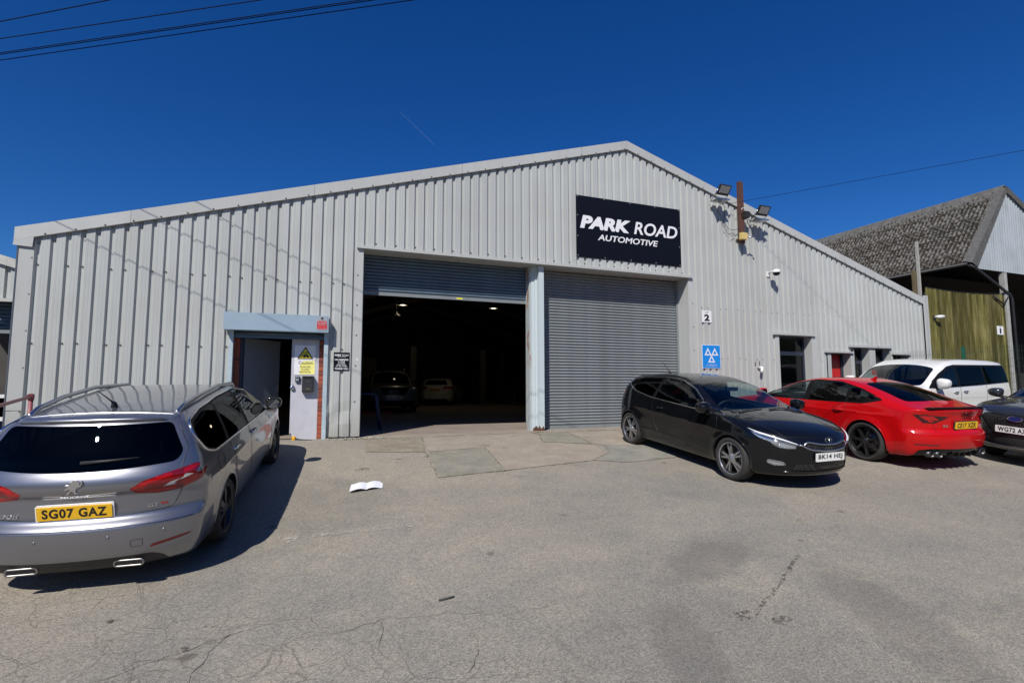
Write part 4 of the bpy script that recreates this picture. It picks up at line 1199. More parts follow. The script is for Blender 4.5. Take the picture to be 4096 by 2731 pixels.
MB().tube([(.012, .10*math.cos(2*PI*k/28), .042*math.sin(2*PI*k/28)) for k in range(28)], .005, n=6, closed=True).build('badge_rim', M_['chrome'], ov)
C_.trim('skid_trim', [('front', 0, [(-.66, .335), (-.3, .32), (.3, .32), (.66, .335)], False)], .012, M_['satin chrome'])
C_.mirror_pair(.92, 1.12, .92, 1.14, M_['dark grey paint'], M_['mirror silver'])
C_.trim('panel_gaps', [('front', 0, [(-.7, .885), (-.3, .885), (.3, .885), (.7, .885)], False)], .003, M_['plate black'])
C_.interior(M_['seat cloth'], 1.05, 1.07, rear_x=-.8, front_x=.2)
C_.wheels(dict(n=5, twin=.12, w0=.016, w1=.02), M_['rubber'], M_['alloy silver'], M_['brake steel'])
# ------------------------------------------------------------------ building materials
def cladding_mat(name, base, dirt=(0.30, 0.29, 0.26), amount=0.35):
    m, N, L, b = nmat(name)
    tc = N.new('ShaderNodeTexCoord')
    mp = N.new('ShaderNodeMapping'); mp.inputs['Scale'].default_value = (9, 9, 0.35)
    n = N.new('ShaderNodeTexNoise'); n.inputs['Scale'].default_value = 1.0; n.inputs['Detail'].default_value = 7; n.inputs['Roughness'].default_value = 0.7
    n2 = N.new('ShaderNodeTexNoise'); n2.inputs['Scale'].default_value = 1.1; n2.inputs['Detail'].default_value = 5
    L.new(tc.outputs['Object'], mp.inputs[0]); L.new(mp.outputs[0], n.inputs['Vector']); L.new(tc.outputs['Object'], n2.inputs['Vector'])
    ad = N.new('ShaderNodeMath'); ad.operation = 'MULTIPLY'
    L.new(n.outputs['Fac'], ad.inputs[0]); L.new(n2.outputs['Fac'], ad.inputs[1])
    mr = N.new('ShaderNodeMapRange'); mr.inputs['From Min'].default_value = 0.2; mr.inputs['From Max'].default_value = 0.42
    mr.inputs['To Min'].default_value = 0.0; mr.inputs['To Max'].default_value = amount
    L.new(ad.outputs[0], mr.inputs['Value'])
    oi = N.new('ShaderNodeObjectInfo')
    mo = N.new('ShaderNodeMapRange'); mo.inputs['To Min'].default_value = 0.95; mo.inputs['To Max'].default_value = 1.04
    L.new(oi.outputs['Random'], mo.inputs['Value'])
    mm = N.new('ShaderNodeMix'); mm.data_type = 'RGBA'; mm.blend_type = 'MULTIPLY'; mm.inputs['Factor'].default_value = 1
    mm.inputs['A'].default_value = (*base, 1); L.new(mo.outputs[0], mm.inputs['B'])
    mx = N.new('ShaderNodeMix'); mx.data_type = 'RGBA'
    L.new(mr.outputs[0], mx.inputs['Factor']); L.new(mm.outputs['Result'], mx.inputs['A']); mx.inputs['B'].default_value = (*dirt, 1)
    # splashed dirt along the foot of the sheets
    sz = N.new('ShaderNodeSeparateXYZ'); L.new(tc.outputs['Object'], sz.inputs[0])
    zd = N.new('ShaderNodeMath'); zd.operation = 'MULTIPLY_ADD'; zd.inputs[1].default_value = -0.9; L.new(n2.outputs['Fac'], zd.inputs[0]); L.new(sz.outputs['Z'], zd.inputs[2])
    zr = N.new('ShaderNodeMapRange'); zr.inputs['From Min'].default_value = -0.45; zr.inputs['From Max'].default_value = 0.25; zr.inputs['To Min'].default_value = 0.5; zr.inputs['To Max'].default_value = 0.0
    L.new(zd.outputs[0], zr.inputs['Value'])
    mz = N.new('ShaderNodeMix'); mz.data_type = 'RGBA'; mz.inputs['B'].default_value = (0.24, 0.225, 0.18, 1)
    L.new(zr.outputs[0], mz.inputs['Factor']); L.new(mx.outputs['Result'], mz.inputs['A']); L.new(mz.outputs['Result'], b.inputs['Base Color'])
    setp(b, rough=0.42, spec=0.45)
    return m
CL = cladding_mat('cladding grey', (0.432, 0.447, 0.428))
CL2 = cladding_mat('trim grey', (0.447, 0.456, 0.437), amount=0.25)
CLW = cladding_mat('weathered white cladding', (0.37, 0.405, 0.425), dirt=(0.22, 0.23, 0.22), amount=0.6)
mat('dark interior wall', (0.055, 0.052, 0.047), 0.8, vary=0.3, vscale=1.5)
mat('interior steel', (0.11, 0.105, 0.095), 0.6, vary=0.3, vscale=3)
mat('galvanised', (0.22, 0.242, 0.25), 0.42, metal=0.1, vary=0.25, vscale=5, stretch=(0.6, 3, 8), vary_rough=0.1)
mat('galvanised sky tint', (0.095, 0.14, 0.19), 0.4, metal=0.15, vary=0.25, vscale=5, stretch=(0.6, 3, 8), vary_rough=0.1)  # the sky's blue reflection is put into this base colour
mat('anthracite frame', (0.022, 0.027, 0.045), 0.4, vary=0.1)
mat('red door paint', (0.46, 0.012, 0.012), 0.4, vary=0.08)
mat('pale blue steel', (0.40, 0.49, 0.53), 0.45, vary=0.14, vscale=4)
mat('shutter box blue', (0.285, 0.375, 0.445), 0.42, vary=0.08, vscale=3)
mat('lavender steel', (0.50, 0.50, 0.54), 0.5, vary=0.10, vscale=5)
mat('sign black', (0.004, 0.005, 0.010), 0.5, vary=0.1, spec=0.2)
mat('sign white', (0.78, 0.78, 0.79), 0.4)
mat('sign blue', (0.012, 0.24, 0.70), 0.35)
mat('warning yellow', (0.78, 0.70, 0.03), 0.45)
mat('faded yellow', (0.80, 0.76, 0.22), 0.5, vary=0.15, vscale=5)
mat('sign brown', (0.055, 0.02, 0.012), 0.5)
mat('sign red', (0.62, 0.015, 0.015), 0.4)
mat('sticker silver', (0.40, 0.44, 0.47), 0.4, metal=0.3)
mat('white plastic', (0.74, 0.74, 0.73), 0.35)
mat('cream box', (0.62, 0.47, 0.17), 0.5, vary=0.1)
mat('screw', (0.13, 0.11, 0.09), 0.5, metal=0.5)
mat('brick red', (0.36, 0.085, 0.045), 0.85, vary=0.3, vscale=8, bump=0.4, bscale=60)
mat('brick dark', (0.22, 0.06, 0.04), 0.85, vary=0.3, vscale=8, bump=0.4, bscale=60)
mat('mortar', (0.20, 0.18, 0.155), 0.9, bump=0.4, bscale=80)
mat('concrete floor', (0.26, 0.215, 0.18), 0.75, vary=0.2, vscale=1.2, bump=0.1, bscale=40)
mat('plaster', (0.42, 0.40, 0.36), 0.8, vary=0.06)
glass('office glass', (0.55, 0.6, 0.62), 1.5)

def rust_mat(name, base, amount):
    m, N, L, b = nmat(name)
    tc = N.new('ShaderNodeTexCoord')
    mp = N.new('ShaderNodeMapping'); mp.inputs['Scale'].default_value = (3, 3, 0.8)
    n = N.new('ShaderNodeTexNoise'); n.inputs['Scale'].default_value = 2.4; n.inputs['Detail'].default_value = 9; n.inputs['Roughness'].default_value = 0.72
    L.new(tc.outputs['Object'], mp.inputs[0]); L.new(mp.outputs[0], n.inputs['Vector'])
    mr = N.new('ShaderNodeMapRange'); mr.inputs['From Min'].default_value = amount; mr.inputs['From Max'].default_value = amount+0.07
    L.new(n.outputs['Fac'], mr.inputs['Value'])
    mx = N.new('ShaderNodeMix'); mx.data_type = 'RGBA'; mx.inputs['A'].default_value = (*base, 1); mx.inputs['B'].default_value = (0.30, 0.11, 0.028, 1)
    L.new(mr.outputs[0], mx.inputs['Factor']); L.new(mx.outputs['Result'], b.inputs['Base Color'])
    setp(b, rough=0.55)
    return m
rust_mat('pale blue rusty', (0.50, 0.565, 0.58), 0.70)
rust_mat('rusty column edge', (0.40, 0.44, 0.44), 0.54)
rust_mat('rusty steel', (0.10, 0.045, 0.03), 0.60)

# ------------------------------------------------------------------ the white warehouse
SL, XA = 0.2985, 6.2273
def z_low(x): return 4.9931 + SL*XA - SL*abs(x-XA)
def z_top(x): return 5.206 + SL*XA - SL*abs(x-XA)
WH = thing('warehouse', 'long pale grey corrugated workshop with a low gable and two big shutter doors', 'building', (0, 0, 0))
X0R = -5.195
RIBP = [(0.0, 0.0), (0.018, 0.036), (0.060, 0.036), (0.080, 0.0), (0.109, 0.0), (0.113, 0.0014), (0.119, 0.0014), (0.123, 0.0), (0.157, 0.0), (0.161, 0.0014), (0.167, 0.0014), (0.171, 0.0)]
def zones(x):
    """lower and upper ends of the cladding at x"""
    hi = z_low(x)+0.03
    if x < -2.31: return [(-0.35, hi)]
    if x < -0.615: return [(2.30, hi)]
    if x < 0: return [(0.03, hi)]
    if x < 8.02: return [(3.80, hi)]
    if 10.90 < x < 12.27: return [(2.44, hi), (-0.4, 0.80)]
    if 12.82 < x < 13.80: return [(1.985, hi)]
    if 13.80 < x < 15.49: return [(2.185, hi), (-0.4, 0.95)]
    if 15.49 < x < 16.37: return [(1.99, hi)]
    return [(-0.4, hi)]
xs = []
for i in range(-1, 112):
    for dx, dy in RIBP: xs.append((X0R+0.2*i+dx, dy))
edges_x = [-5.41, -2.31, -0.615, 0.0, 8.02, 10.90, 12.27, 12.82, 13.80, 15.49, 16.37, 17.25]
for e in edges_x:
    i = min(range(len(xs)-1), key=lambda k: 0 if xs[k][0] <= e <= xs[k+1][0] else 1)
    a, b = xs[i], xs[i+1]
    if abs(a[0]-e) > 1e-4 and abs(b[0]-e) > 1e-4:
        t = (e-a[0])/(b[0]-a[0]); xs.append((e, a[1]+(b[1]-a[1])*t)); xs.sort()
xs = [q for q in xs if -5.415 <= q[0] <= 17.251]
# apex breakpoint
t_ = [q for q in xs if q[0] < XA][-1]; u_ = [q for q in xs if q[0] > XA][0]
xs.append((XA, t_[1]+(u_[1]-t_[1])*(XA-t_[0])/(u_[0]-t_[0]))); xs.sort()
# one-metre sheets
def dent(x, z):
    """the two knocked sheets beside the door are buckled near the ground"""
    if -0.62 < x < 0.0 and z < 0.75:
        return 0.03*math.sin(9*x+1)*math.sin(8.5*z)*min(1, (0.75-z)*3)
    return 0.0
k = 0
while True:
    a, b = X0R-0.4+0.08+1.0*k, X0R-0.4+0.08+1.0*(k+1)
    k += 1
    if a > 17.25: break
    seg = [q for q in xs if a-1e-6 <= q[0] <= b+1e-6]
    if len(seg) < 2: continue
    for zi in (0, 1):
      vs = []; fs = []
      for (p, q) in zip(seg[:-1], seg[1:]):
        mid = (p[0]+q[0])/2
        for lo, hi in zones(mid)[zi:zi+1]:
            h0, h1 = (z_low(p[0])+0.03, z_low(q[0])+0.03) if hi > 2.6 else (hi, hi)
            zsp = [0.0, 1.0]
            if -0.62 < mid < 0: zsp = [0, .05, .1, .14, .18, .22, 1.0]
            for t0, t1 in zip(zsp[:-1], zsp[1:]):
                bi = len(vs)
                for (pt, hh, t) in ((p, h0, t0), (q, h1, t0), (q, h1, t1), (p, h0, t1)):
                    z = lo+(hh-lo)*t
                    vs.append((pt[0], pt[1]+dent(pt[0], z)-0.0004*(k % 2), z))
                fs.append((bi, bi+1, bi+2, bi+3))
      if not fs: continue
      me = bpy.data.meshes.new('cladding_sheet')
      me.from_pydata(vs, [], fs); me.update()
      bm = bmesh.new(); bm.from_mesh(me); bmesh.ops.remove_doubles(bm, verts=bm.verts, dist=1e-5); bmesh.ops.recalc_face_normals(bm, faces=bm.faces); bm.to_mesh(me); bm.free()
      link('cladding_sheet', me, CL, WH)
# screws
sb = MB()
def screw(x, y, z, r=0.011):
    sb.lathe([(0, y-0.012), (r*0.8, y-0.012), (r, y-0.004), (r*1.5, y)], 6, M=T(x, 0, z), smooth=False)
for i in range(0, 112):
    x = X0R+0.2*i+0.04
    if x > 17.1: break
    for z in (1.70, 3.0):
        ok = any(lo < z < hi-0.2 for lo, hi in zones(x))
        if ok and (i % 3 != 1): screw(x, 0.03, z + (i % 5)*0.004)
    if i % 3 != 2: screw(x, 0.03, z_low(x)-0.10)
    if 0 < x < 8 and i % 2: screw(x, 0.03, 3.88)
    if i % 2 == 0: screw(x+0.10, -0.046, z_low(x+0.1)+0.02)
for z in (0.6, 1.3, 1.9, 2.5, 3.1):
    screw(-5.22, -0.004, z); screw(-0.10, -0.012, z+0.1); screw(8.12, -0.012, z); screw(17.22, -0.012, z)
so = sb.build('screws', MATS['screw'], WH); so['kind'] = 'stuff'
# verge flashings in lengths
def strip(name, xa, xb, m, parent):
    mb = MB()
    za, zb = z_low(xa), z_low(xb); ta, tb = z_top(xa), z_top(xb)
    y0, y1 = -0.045, 0.30
    vs = [(xa, y0, za), (xb, y0, zb), (xb, y0, tb), (xa, y0, ta), (xa, y1, ta+0.01), (xb, y1, tb+0.01), (xa, y0+0.02, za-0.008), (xb, y0+0.02, zb-0.008)]
    mb.add(vs, [(0, 1, 2, 3), (3, 2, 5, 4), (0, 6, 7, 1)])
    me = mb.mesh(name)
    return link(name, me, m, parent)
cuts = [-5.455, -3.9, -0.95, 2.02, 4.95, XA, 8.1, 10.9, 13.7, 17.17]
for a, b in zip(cuts[:-1], cuts[1:]):
    o = strip('verge_flashing', a+0.002, b-0.002, CL2, WH)
# little return piece at the left eave, corner flashings
MB().prism([(-5.455, z_low(-5.455)+0.005), (-5.20, z_low(-5.2)-0.003), (-5.21, 3.27), (-5.46, 3.285)], -0.044, -0.036).build('verge_flashing', CL2, WH)
MB().box(-5.415, -5.195, -0.008, 0.0, 0.62, 3.30).box(-5.419, -5.411, -0.008, 0.35, 0.0, 3.30).build('corner_flashing', CL2, WH)
MB().prism([(-5.415, 0.61), (-5.20, 0.61), (-5.235, 0.30), (-5.31, 0.18), (-5.40, -0.05)], -0.006, 0.0).build('corner_flashing', CL2, WH)
MB().box(17.17, 17.30, -0.05, -0.042, -0.3, 3.86).box(17.30, 17.42, -0.042, -0.006, -0.3, 3.87).box(17.292, 17.30, -0.05, 0.0, -0.3, 3.86).build('corner_flashing', CL2, WH)
# roof, side and rear walls
rf = MB()
for xa, xb in ((-5.45, XA), (XA, 17.3)):
    vs = [(xa, -0.03, z_top(xa)-0.03), (xb, -0.03, z_top(xb)-0.03), (xb, 31, z_top(xb)-0.03), (xa, 31, z_top(xa)-0.03)]
    rf.add(vs, [(0, 1, 2, 3)]); rf.add([(p[0], p[1], p[2]-0.12) for p in vs], [(3, 2, 1, 0)])
rf.build('roof', mat('roof sheet', (0.14, 0.14, 0.14), 0.6, vary=0.2), WH)
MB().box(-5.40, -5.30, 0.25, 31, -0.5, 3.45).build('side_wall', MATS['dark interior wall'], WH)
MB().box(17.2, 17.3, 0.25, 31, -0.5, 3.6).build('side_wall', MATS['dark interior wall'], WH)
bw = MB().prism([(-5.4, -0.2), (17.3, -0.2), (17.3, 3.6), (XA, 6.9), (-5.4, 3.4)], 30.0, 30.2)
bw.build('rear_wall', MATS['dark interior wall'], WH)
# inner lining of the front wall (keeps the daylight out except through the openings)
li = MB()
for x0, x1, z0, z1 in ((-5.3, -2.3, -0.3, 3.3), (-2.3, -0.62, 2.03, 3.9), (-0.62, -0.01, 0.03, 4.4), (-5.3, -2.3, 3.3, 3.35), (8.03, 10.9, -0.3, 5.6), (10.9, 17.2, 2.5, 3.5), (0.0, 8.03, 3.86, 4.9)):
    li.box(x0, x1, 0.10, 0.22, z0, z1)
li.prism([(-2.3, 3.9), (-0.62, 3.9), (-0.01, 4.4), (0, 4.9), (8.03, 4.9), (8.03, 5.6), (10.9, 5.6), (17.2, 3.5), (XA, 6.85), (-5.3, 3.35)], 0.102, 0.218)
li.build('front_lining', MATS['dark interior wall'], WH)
# big door opening: lintel, soffit, reveals
MB().box(-0.13, 4.05, -0.07, 0.0, 3.742, 3.80).build('lintel_trim', CL2, WH)
MB().box(4.055, 8.10, -0.07, 0.0, 3.742, 3.80).build('lintel_trim', CL2, WH)
MB().box(0.0, 8.02, 0.001, 0.55, 3.745, 3.785).build('soffit', CL2, WH)
MB().box(-0.15, -0.002, -0.012, 0.0, 0.03, 3.741).box(-0.0015, 0.004, -0.012, 0.50, 0.03, 3.741).build('jamb_flashing', CL2, WH)
MB().box(8.003, 8.21, -0.012, 0.0, -0.02, 3.741).build('jamb_flashing', CL2, WH)
MB().box(8.0, 8.012, -0.0, 0.56, -0.02, 3.741).build('reveal_panel', CL2, WH)
MB().box(-0.6, 0.0, 0.04, 0.5, -0.1, 0.028).build('base_gap_shade', MATS['black plastic'], WH)  # black block in place of the shaded gap under the sheets
# roller shutters
def slat_mesh(w):
    mb = MB(); n = 6; pts = []
    for i in range(n+1):
        t = i/n
        pts.append((-0.027*math.sin(PI*t)**0.7 if 0 < t < 1 else 0.0, 0.005+0.060*t))
    pts = [(0.004, 0.0)] + pts + [(0.004, 0.07)]
    vs = []; fs = []
    for y, z in pts: vs += [(0, y, z), (w, y, z)]
    for i in range(len(pts)-1): fs.append((2*i, 2*i+1, 2*i+3, 2*i+2))
    me = bpy.data.meshes.new('slat'); me.from_pydata(vs, [], fs)
    me.polygons.foreach_set('use_smooth', [True]*len(fs)); me.update()
    return me
SHB = empty('roller_shutter', (0.04, 0.46, 0), parent=WH); SHB['label'] = 'left roller shutter, raised'
sm = slat_mesh(3.66); sm.materials.append(MATS['galvanised sky tint'])
for i in range(12):
    link('slat', sm, None, SHB, (0, 0, 2.975+0.07*i))
MB().box(0, 3.66, -0.012, 0.02, 2.90, 2.973).box(0, 3.66, -0.02, 0.03, 2.90, 2.912).build('bottom_rail', MATS['galvanised'], SHB)
MB().box(2.0, 2.14, -0.016, -0.0125, 2.918, 2.95).build('yellow_sticker', MATS['warning yellow'], SHB)
SHC = empty('roller_shutter', (4.0, 0.46, 0), parent=WH); SHC['label'] = 'right roller shutter, closed'
sm2 = slat_mesh(3.98); sm2.materials.append(MATS['galvanised'])
for i in range(52):
    link('slat', sm2, None, SHC, (0, 0.0, 0.085+0.07*i))
MB().box(0, 3.98, -0.012, 0.02, 0.0, 0.083).box(0, 3.98, -0.02, 0.03, 0.0, 0.012).build('bottom_rail', MATS['galvanised'], SHC)
MB().box(2.30, 2.42, -0.016, -0.0125, 0.025, 0.06).build('yellow_sticker', MATS['warning yellow'], SHC)
for x0, x1 in ((0.006, 0.05), (7.95, 7.998)):
    MB().box(x0, x1, 0.40, 0.43, 0.0, 3.74).build('shutter_guide', MATS['galvanised'], WH)
# steel column between the doors
CM = empty('door_column', (0, 0, 0), parent=WH)
MB().box(3.862, 3.985, 0.05, 0.062, 0.0, 3.74).box(3.862, 3.872, 0.062, 0.5, 0.0, 3.74).box(3.975, 3.985, 0.062, 0.40, 0.0, 3.74).build('flange', MATS['pale blue rusty'], CM)
MB().box(3.81, 3.861, 0.17, 0.185, 0.0, 3.74).box(3.74, 3.81, 0.20, 0.215, 0.0, 3.74).box(3.806, 3.812, 0.17, 0.5, 0.0, 3.74).build('web_plate', MATS['pale blue rusty'], CM)
MB().box(3.70, 3.742, 0.22, 0.45, 0.0, 3.74).build('guide_edge', MATS['rusty column edge'], CM)
MB().prism([(3.70, -.02), (3.99, -.02), (3.985, .05), (3.95, .11), (3.90, .05), (3.86, .13), (3.83, .07), (3.78, .12), (3.70, .06)], 0.044, 0.049).build('rust_patch', MATS['rusty steel'], CM)
# personnel door with its shutter box
PD = empty('personnel_door', (0, 0, 0), parent=WH)
MB().box(-2.385, -0.62, -0.20, -0.001, 2.012, 2.33).box(-2.375, -0.63, -0.202, -0.2001, 2.016, 2.02).build('shutter_box', MATS['shutter box blue'], PD, bevel=0.004)
MB().box(-2.31, -2.242, -0.03, 0.10, -0.35, 2.01).build('shutter_guide', MATS['pale blue steel'], PD)
MB().box(-0.69, -0.615, -0.03, 0.10, -0.15, 2.01).build('shutter_guide', MATS['pale blue steel'], PD)
q = MB().box(-2.242, -0.69, 0.03, 0.06, 1.89, 1.945)
q.tube([(-2.24, 0.04, 1.975), (-0.69, 0.04, 1.975)], 0.022, n=10)
q.box(-2.242, -0.69, 0.05, 0.07, 1.945, 2.01)
q.build('shutter_bottom_rail', MATS['galvanised sky tint'], PD)
# brick piers: every brick on its own
bm_ = MB().box(-0.05, 0.05, 0.0, 0.11, 0, 0.074).mesh('brick')
bm2_ = MB().box(-0.0475, 0.0475, 0.0, 0.11, 0, 0.074).mesh('brick')
for xc, me0 in ((-2.20, bm_), (-0.7235, bm2_)):
    pier = MB().box(xc-0.046, xc+0.046, 0.158, 0.30, -0.3, 1.89).build('brick_pier', MATS['mortar'], PD)
    z = -0.25; j = 0
    while z < 1.83:
        me = me0.copy(); me.materials.append(MATS['brick dark' if random.random() < 0.25 else 'brick red'])
        link('brick', me, None, pier, (xc+random.uniform(-.003, .003), 0.15+random.uniform(-.004, .004), z))
        z += 0.086; j += 1
MB().prism([(-1.258, .10), (-1.235, .115), (-1.20, .05), (-1.15, .02), (-1.10, -.0), (-0.775, -.02), (-0.772, 1.90), (-1.262, 1.90)], 0.16, 0.20).build('fixed_leaf', MATS['lavender steel'], PD)
lf = MB().box(0, 0.83, -0.022, 0.022, 0.0, 1.93).build('door_leaf', mat('door leaf blue', (0.15, 0.175, 0.20), 0.5, vary=0.1), PD, (-2.10, 0.26, -0.03), (0, 0, math.atan2(0.60, 0.57)))
MB().box(0.74, 0.80, -0.05, -0.022, 0.92, 1.06).build('lock_case', MATS['galvanised'], lf)
MB().box(-2.15, -2.10, 0.18, 0.30, -0.2, 1.93).build('door_frame', MATS['anthracite frame'], PD)
MB().box(-2.3, -0.62, 0.10, 0.9, -0.35, -0.06).build('threshold', MATS['concrete floor'], PD)
# office windows and red doors at the right
def office_window(x0, x1, z0, z1, transom):
    w = empty('window', (0, 0, 0), parent=WH)
    y = 0.26
    f = MB()
    t = 0.07
    f.box(x0, x0+t, y-0.03, y+0.03, z0, z1); f.box(x1-t, x1, y-0.03, y+0.03, z0, z1)
    f.box(x0+t, x1-t, y-0.03, y+0.03, z1-t, z1); f.box(x0+t, x1-t, y-0.03, y+0.03, z0, z0+t)
    f.box(x0+t, x1-t, y-0.034, y+0.03, transom-0.05, transom+0.06)
    f.build('frame', MATS['anthracite frame'], w)
    MB().box(x0+t, x1-t, y-0.004, y+0.004, z0+t, transom-0.05).build('pane', MATS['office glass'], w)
    MB().box(x0+t, x1-t, y-0.004, y+0.004, transom+0.06, z1-t).build('pane', MATS['office glass'], w)
    MB().box(x0-0.002, x0+0.004, 0.0, 0.30, z0, z1).box(x1-0.004, x1+0.002, 0.0, 0.30, z0, z1).box(x0, x1, 0.0, 0.30, z1, z1+0.01).box(x0, x1, -0.02, 0.30, z0-0.03, z0-0.002).build('reveal', CL2, w)
    return w
office_window(11.02, 12.235, 0.83, 2.39, 1.90)
office_window(13.935, 14.585, 0.98, 2.125, 1.70)
office_window(14.845, 15.53, 0.98, 2.125, 1.70)
for x0, x1, z0, z1 in ((10.80, 12.34, 2.39, 2.45), (12.717, 13.86, 1.942, 1.99), (13.707, 15.535, 2.122, 2.185), (15.55, 16.40, 1.945, 2.0)):
    MB().box(x0, x1, -0.065, 0.0, z0, z1).build('lintel_trim', CL2, WH)
for x0, x1, z0, z1 in ((12.237, 12.42, 0.8, 2.388), (13.797, 13.933, 0.0, 1.94), (14.587, 14.70, 0.97, 2.12), (14.703, 14.843, 0.97, 2.12), (15.532, 15.62, 0.97, 2.12), (12.84, 12.98, 0.0, 1.94), (16.365, 16.5, 0, 1.94), (10.88, 11.018, 0.8, 2.388)):
    MB().box(x0, x1, -0.012, -0.003, z0, z1).build('jamb_flashing', CL2, WH)
for x0, x1 in ((12.985, 13.795), (15.625, 16.36)):
    d = empty('red_door', (0, 0, 0), parent=WH)
    MB().box(x0+0.06, x1-0.10, 0.27, 0.31, 0.0, 1.90).build('leaf', MATS['red door paint'], d)
    MB().box(x0, x0+0.06, 0.24, 0.33, 0.0, 1.94).box(x1-0.10, x1, 0.24, 0.33, 0.0, 1.94).box(x0+0.06, x1-0.10, 0.24, 0.33, 1.90, 1.94).build('frame', MATS['anthracite frame'], d)
    MB().box(x0-0.002, x0+0.004, 0.0, 0.33, 0, 1.94).box(x1-0.004, x1+0.004, 0.0, 0.33, 0, 1.94).box(x0, x1, 0.0, 0.33, 1.94, 1.95).build('reveal', CL2, d)
    if x0 < 14:
        pl = MB().box(x0+0.13, x0+0.33, 0.262, 0.2695, 1.42, 1.49).build('door_plate', MATS['sign white'], d)
        link('lettering', text_mesh('TURNER', 0.11, 0.03, 0.001, 0.0), MATS['plate black'], d, (x0+0.175, 0.261, 1.44))
# office room behind the windows
rm = MB().box(10.85, 10.92, 0.35, 3.2, -0.3, 2.5).box(10.92, 17.15, 3.1, 3.2, -0.3, 2.5).box(17.08, 17.15, 0.35, 3.1, -0.3, 2.5).box(10.92, 17.08, 0.35, 3.1, 2.45, 2.5).box(12.6, 12.68, 0.36, 3.1, -0.3, 2.45).box(13.85, 13.9, 0.36, 3.1, -0.3, 2.45)
rm.build('office_wall', MATS['plaster'], WH)
MB().box(10.95, 12.22, 0.24, 0.35, -0.3, 0.81).box(13.9, 15.6, 0.24, 0.35, -0.3, 0.96).build('apron_wall', MATS['dark interior wall'], WH)
# interior: portal frames, rail, rear shutter, pale panel
for y in (6.2, 12.4, 18.6, 24.8):
    for s_ in (-1, 1):
        fr = MB()
        xa, xb = (-5.2, XA) if s_ < 0 else (17.1, XA)
        za, zb = z_top(xa)-0.45, z_top(xb)-0.5
        fr.prism([(xa, za), (xb, zb), (xb, zb-0.25), (xa, za-0.3)], y-0.06, y+0.06)
        fr.build('roof_frame', MATS['interior steel'], WH)
for s_ in (-1, 1):
    for d in range(1, 7):
        x = XA+s_*d*1.75
        if -5.2 < x < 17.1: MB().box(x-0.03, x+0.03, 0.3, 30, z_top(x)-0.32, z_top(x)-0.17).build('purlin', MATS['interior steel'], WH)
MB().box(-5.2, 17.1, 29.7, 29.95, 3.9, 4.25).build('rear_rail', MATS['interior steel'], WH)
rs = empty('rear_shutter', (0, 0, 0), parent=WH)
rsm = MB()
for i in range(38): rsm.box(0.6, 9.6, 29.88 - (0.02 if i % 2 else 0.0), 29.98, 0.1*i, 0.1*i+0.09)
o = rsm.build('slats', MATS['interior steel'], rs); o['kind'] = 'stuff'
for x in (5.0, 9.8): MB().box(x-0.12, x+0.12, 29.5, 29.8, 0, 5.5).build('column', MATS['interior steel'], WH)
MB().box(-1.2, 2.6, 22.0, 22.08, 1.5, 2.75).build('partition', mat('pale panel', (0.36, 0.32, 0.22), 0.7, vary=0.1), WH)
# floor slab inside (setting)
def sheet(name, poly, zf, m, kind='structure'):
    bm = bmesh.new()
    vs = [bm.verts.new((x, y, zf)) for x, y in poly]
    bm.faces.new(vs); me = bpy.data.meshes.new(name); bm.to_mesh(me); bm.free()
    o = link(name, me, m); o['kind'] = kind
    return o
sheet('workshop_floor', [(-5.3, 0.30), (17.2, 0.30), (17.2, 30), (-5.3, 30)], 0.003, MATS['concrete floor'])

# ------------------------------------------------------------------ signs and fittings on the warehouse
sg = thing('company_sign', 'large black board lettered PARK ROAD AUTOMOTIVE above the closed shutter', 'sign', (4.80, -0.005, 4.02))
MB().box(0, 3.0, -0.012, 0.0, 0, 1.487).build('board', MATS['sign black'], sg)
lettering(sg, [('PARK', 0.10, 0.70, 1.40, 0.315, 0.055, 0.20), ('ROAD', 1.60, 0.70, 1.30, 0.32, 0.018, 0.20), ('AUTOMOTIVE', 0.575, 0.445, 1.725, 0.148, 0.018, 0.20)], MATS['sign white'], -0.0125, 0.004)
sc = MB()
for i in range(5):
    for z in (0.03, 1.457): sc.lathe([(0, -0.02), (0.012, -0.018), (0.014, -0.012)], 8, M=T(0.04+i*0.73, 0, z))
for z in (0.5, 1.0):
    for x in (0.04, 2.96): sc.lathe([(0, -0.02), (0.012, -0.018), (0.014, -0.012)], 8, M=T(x, 0, z))
o = sc.build('screws', MATS['galvanised'], sg); o['kind'] = 'stuff'

u2 = thing('unit_sign', 'white square UNIT 2 sign above the blue testing sign', 'sign', (8.41, -0.005, 2.628), group='unit number signs')
MB().box(0, 0.30, -0.008, 0, 0, 0.302).build('board', MATS['sign white'], u2)
lettering(u2, [('UNIT', 0.09, 0.235, 0.12, 0.038, 0.0, 0), ('2', 0.065, 0.035, 0.17, 0.175, 0.05, 0)], MATS['plate black'], -0.0085, 0.002)

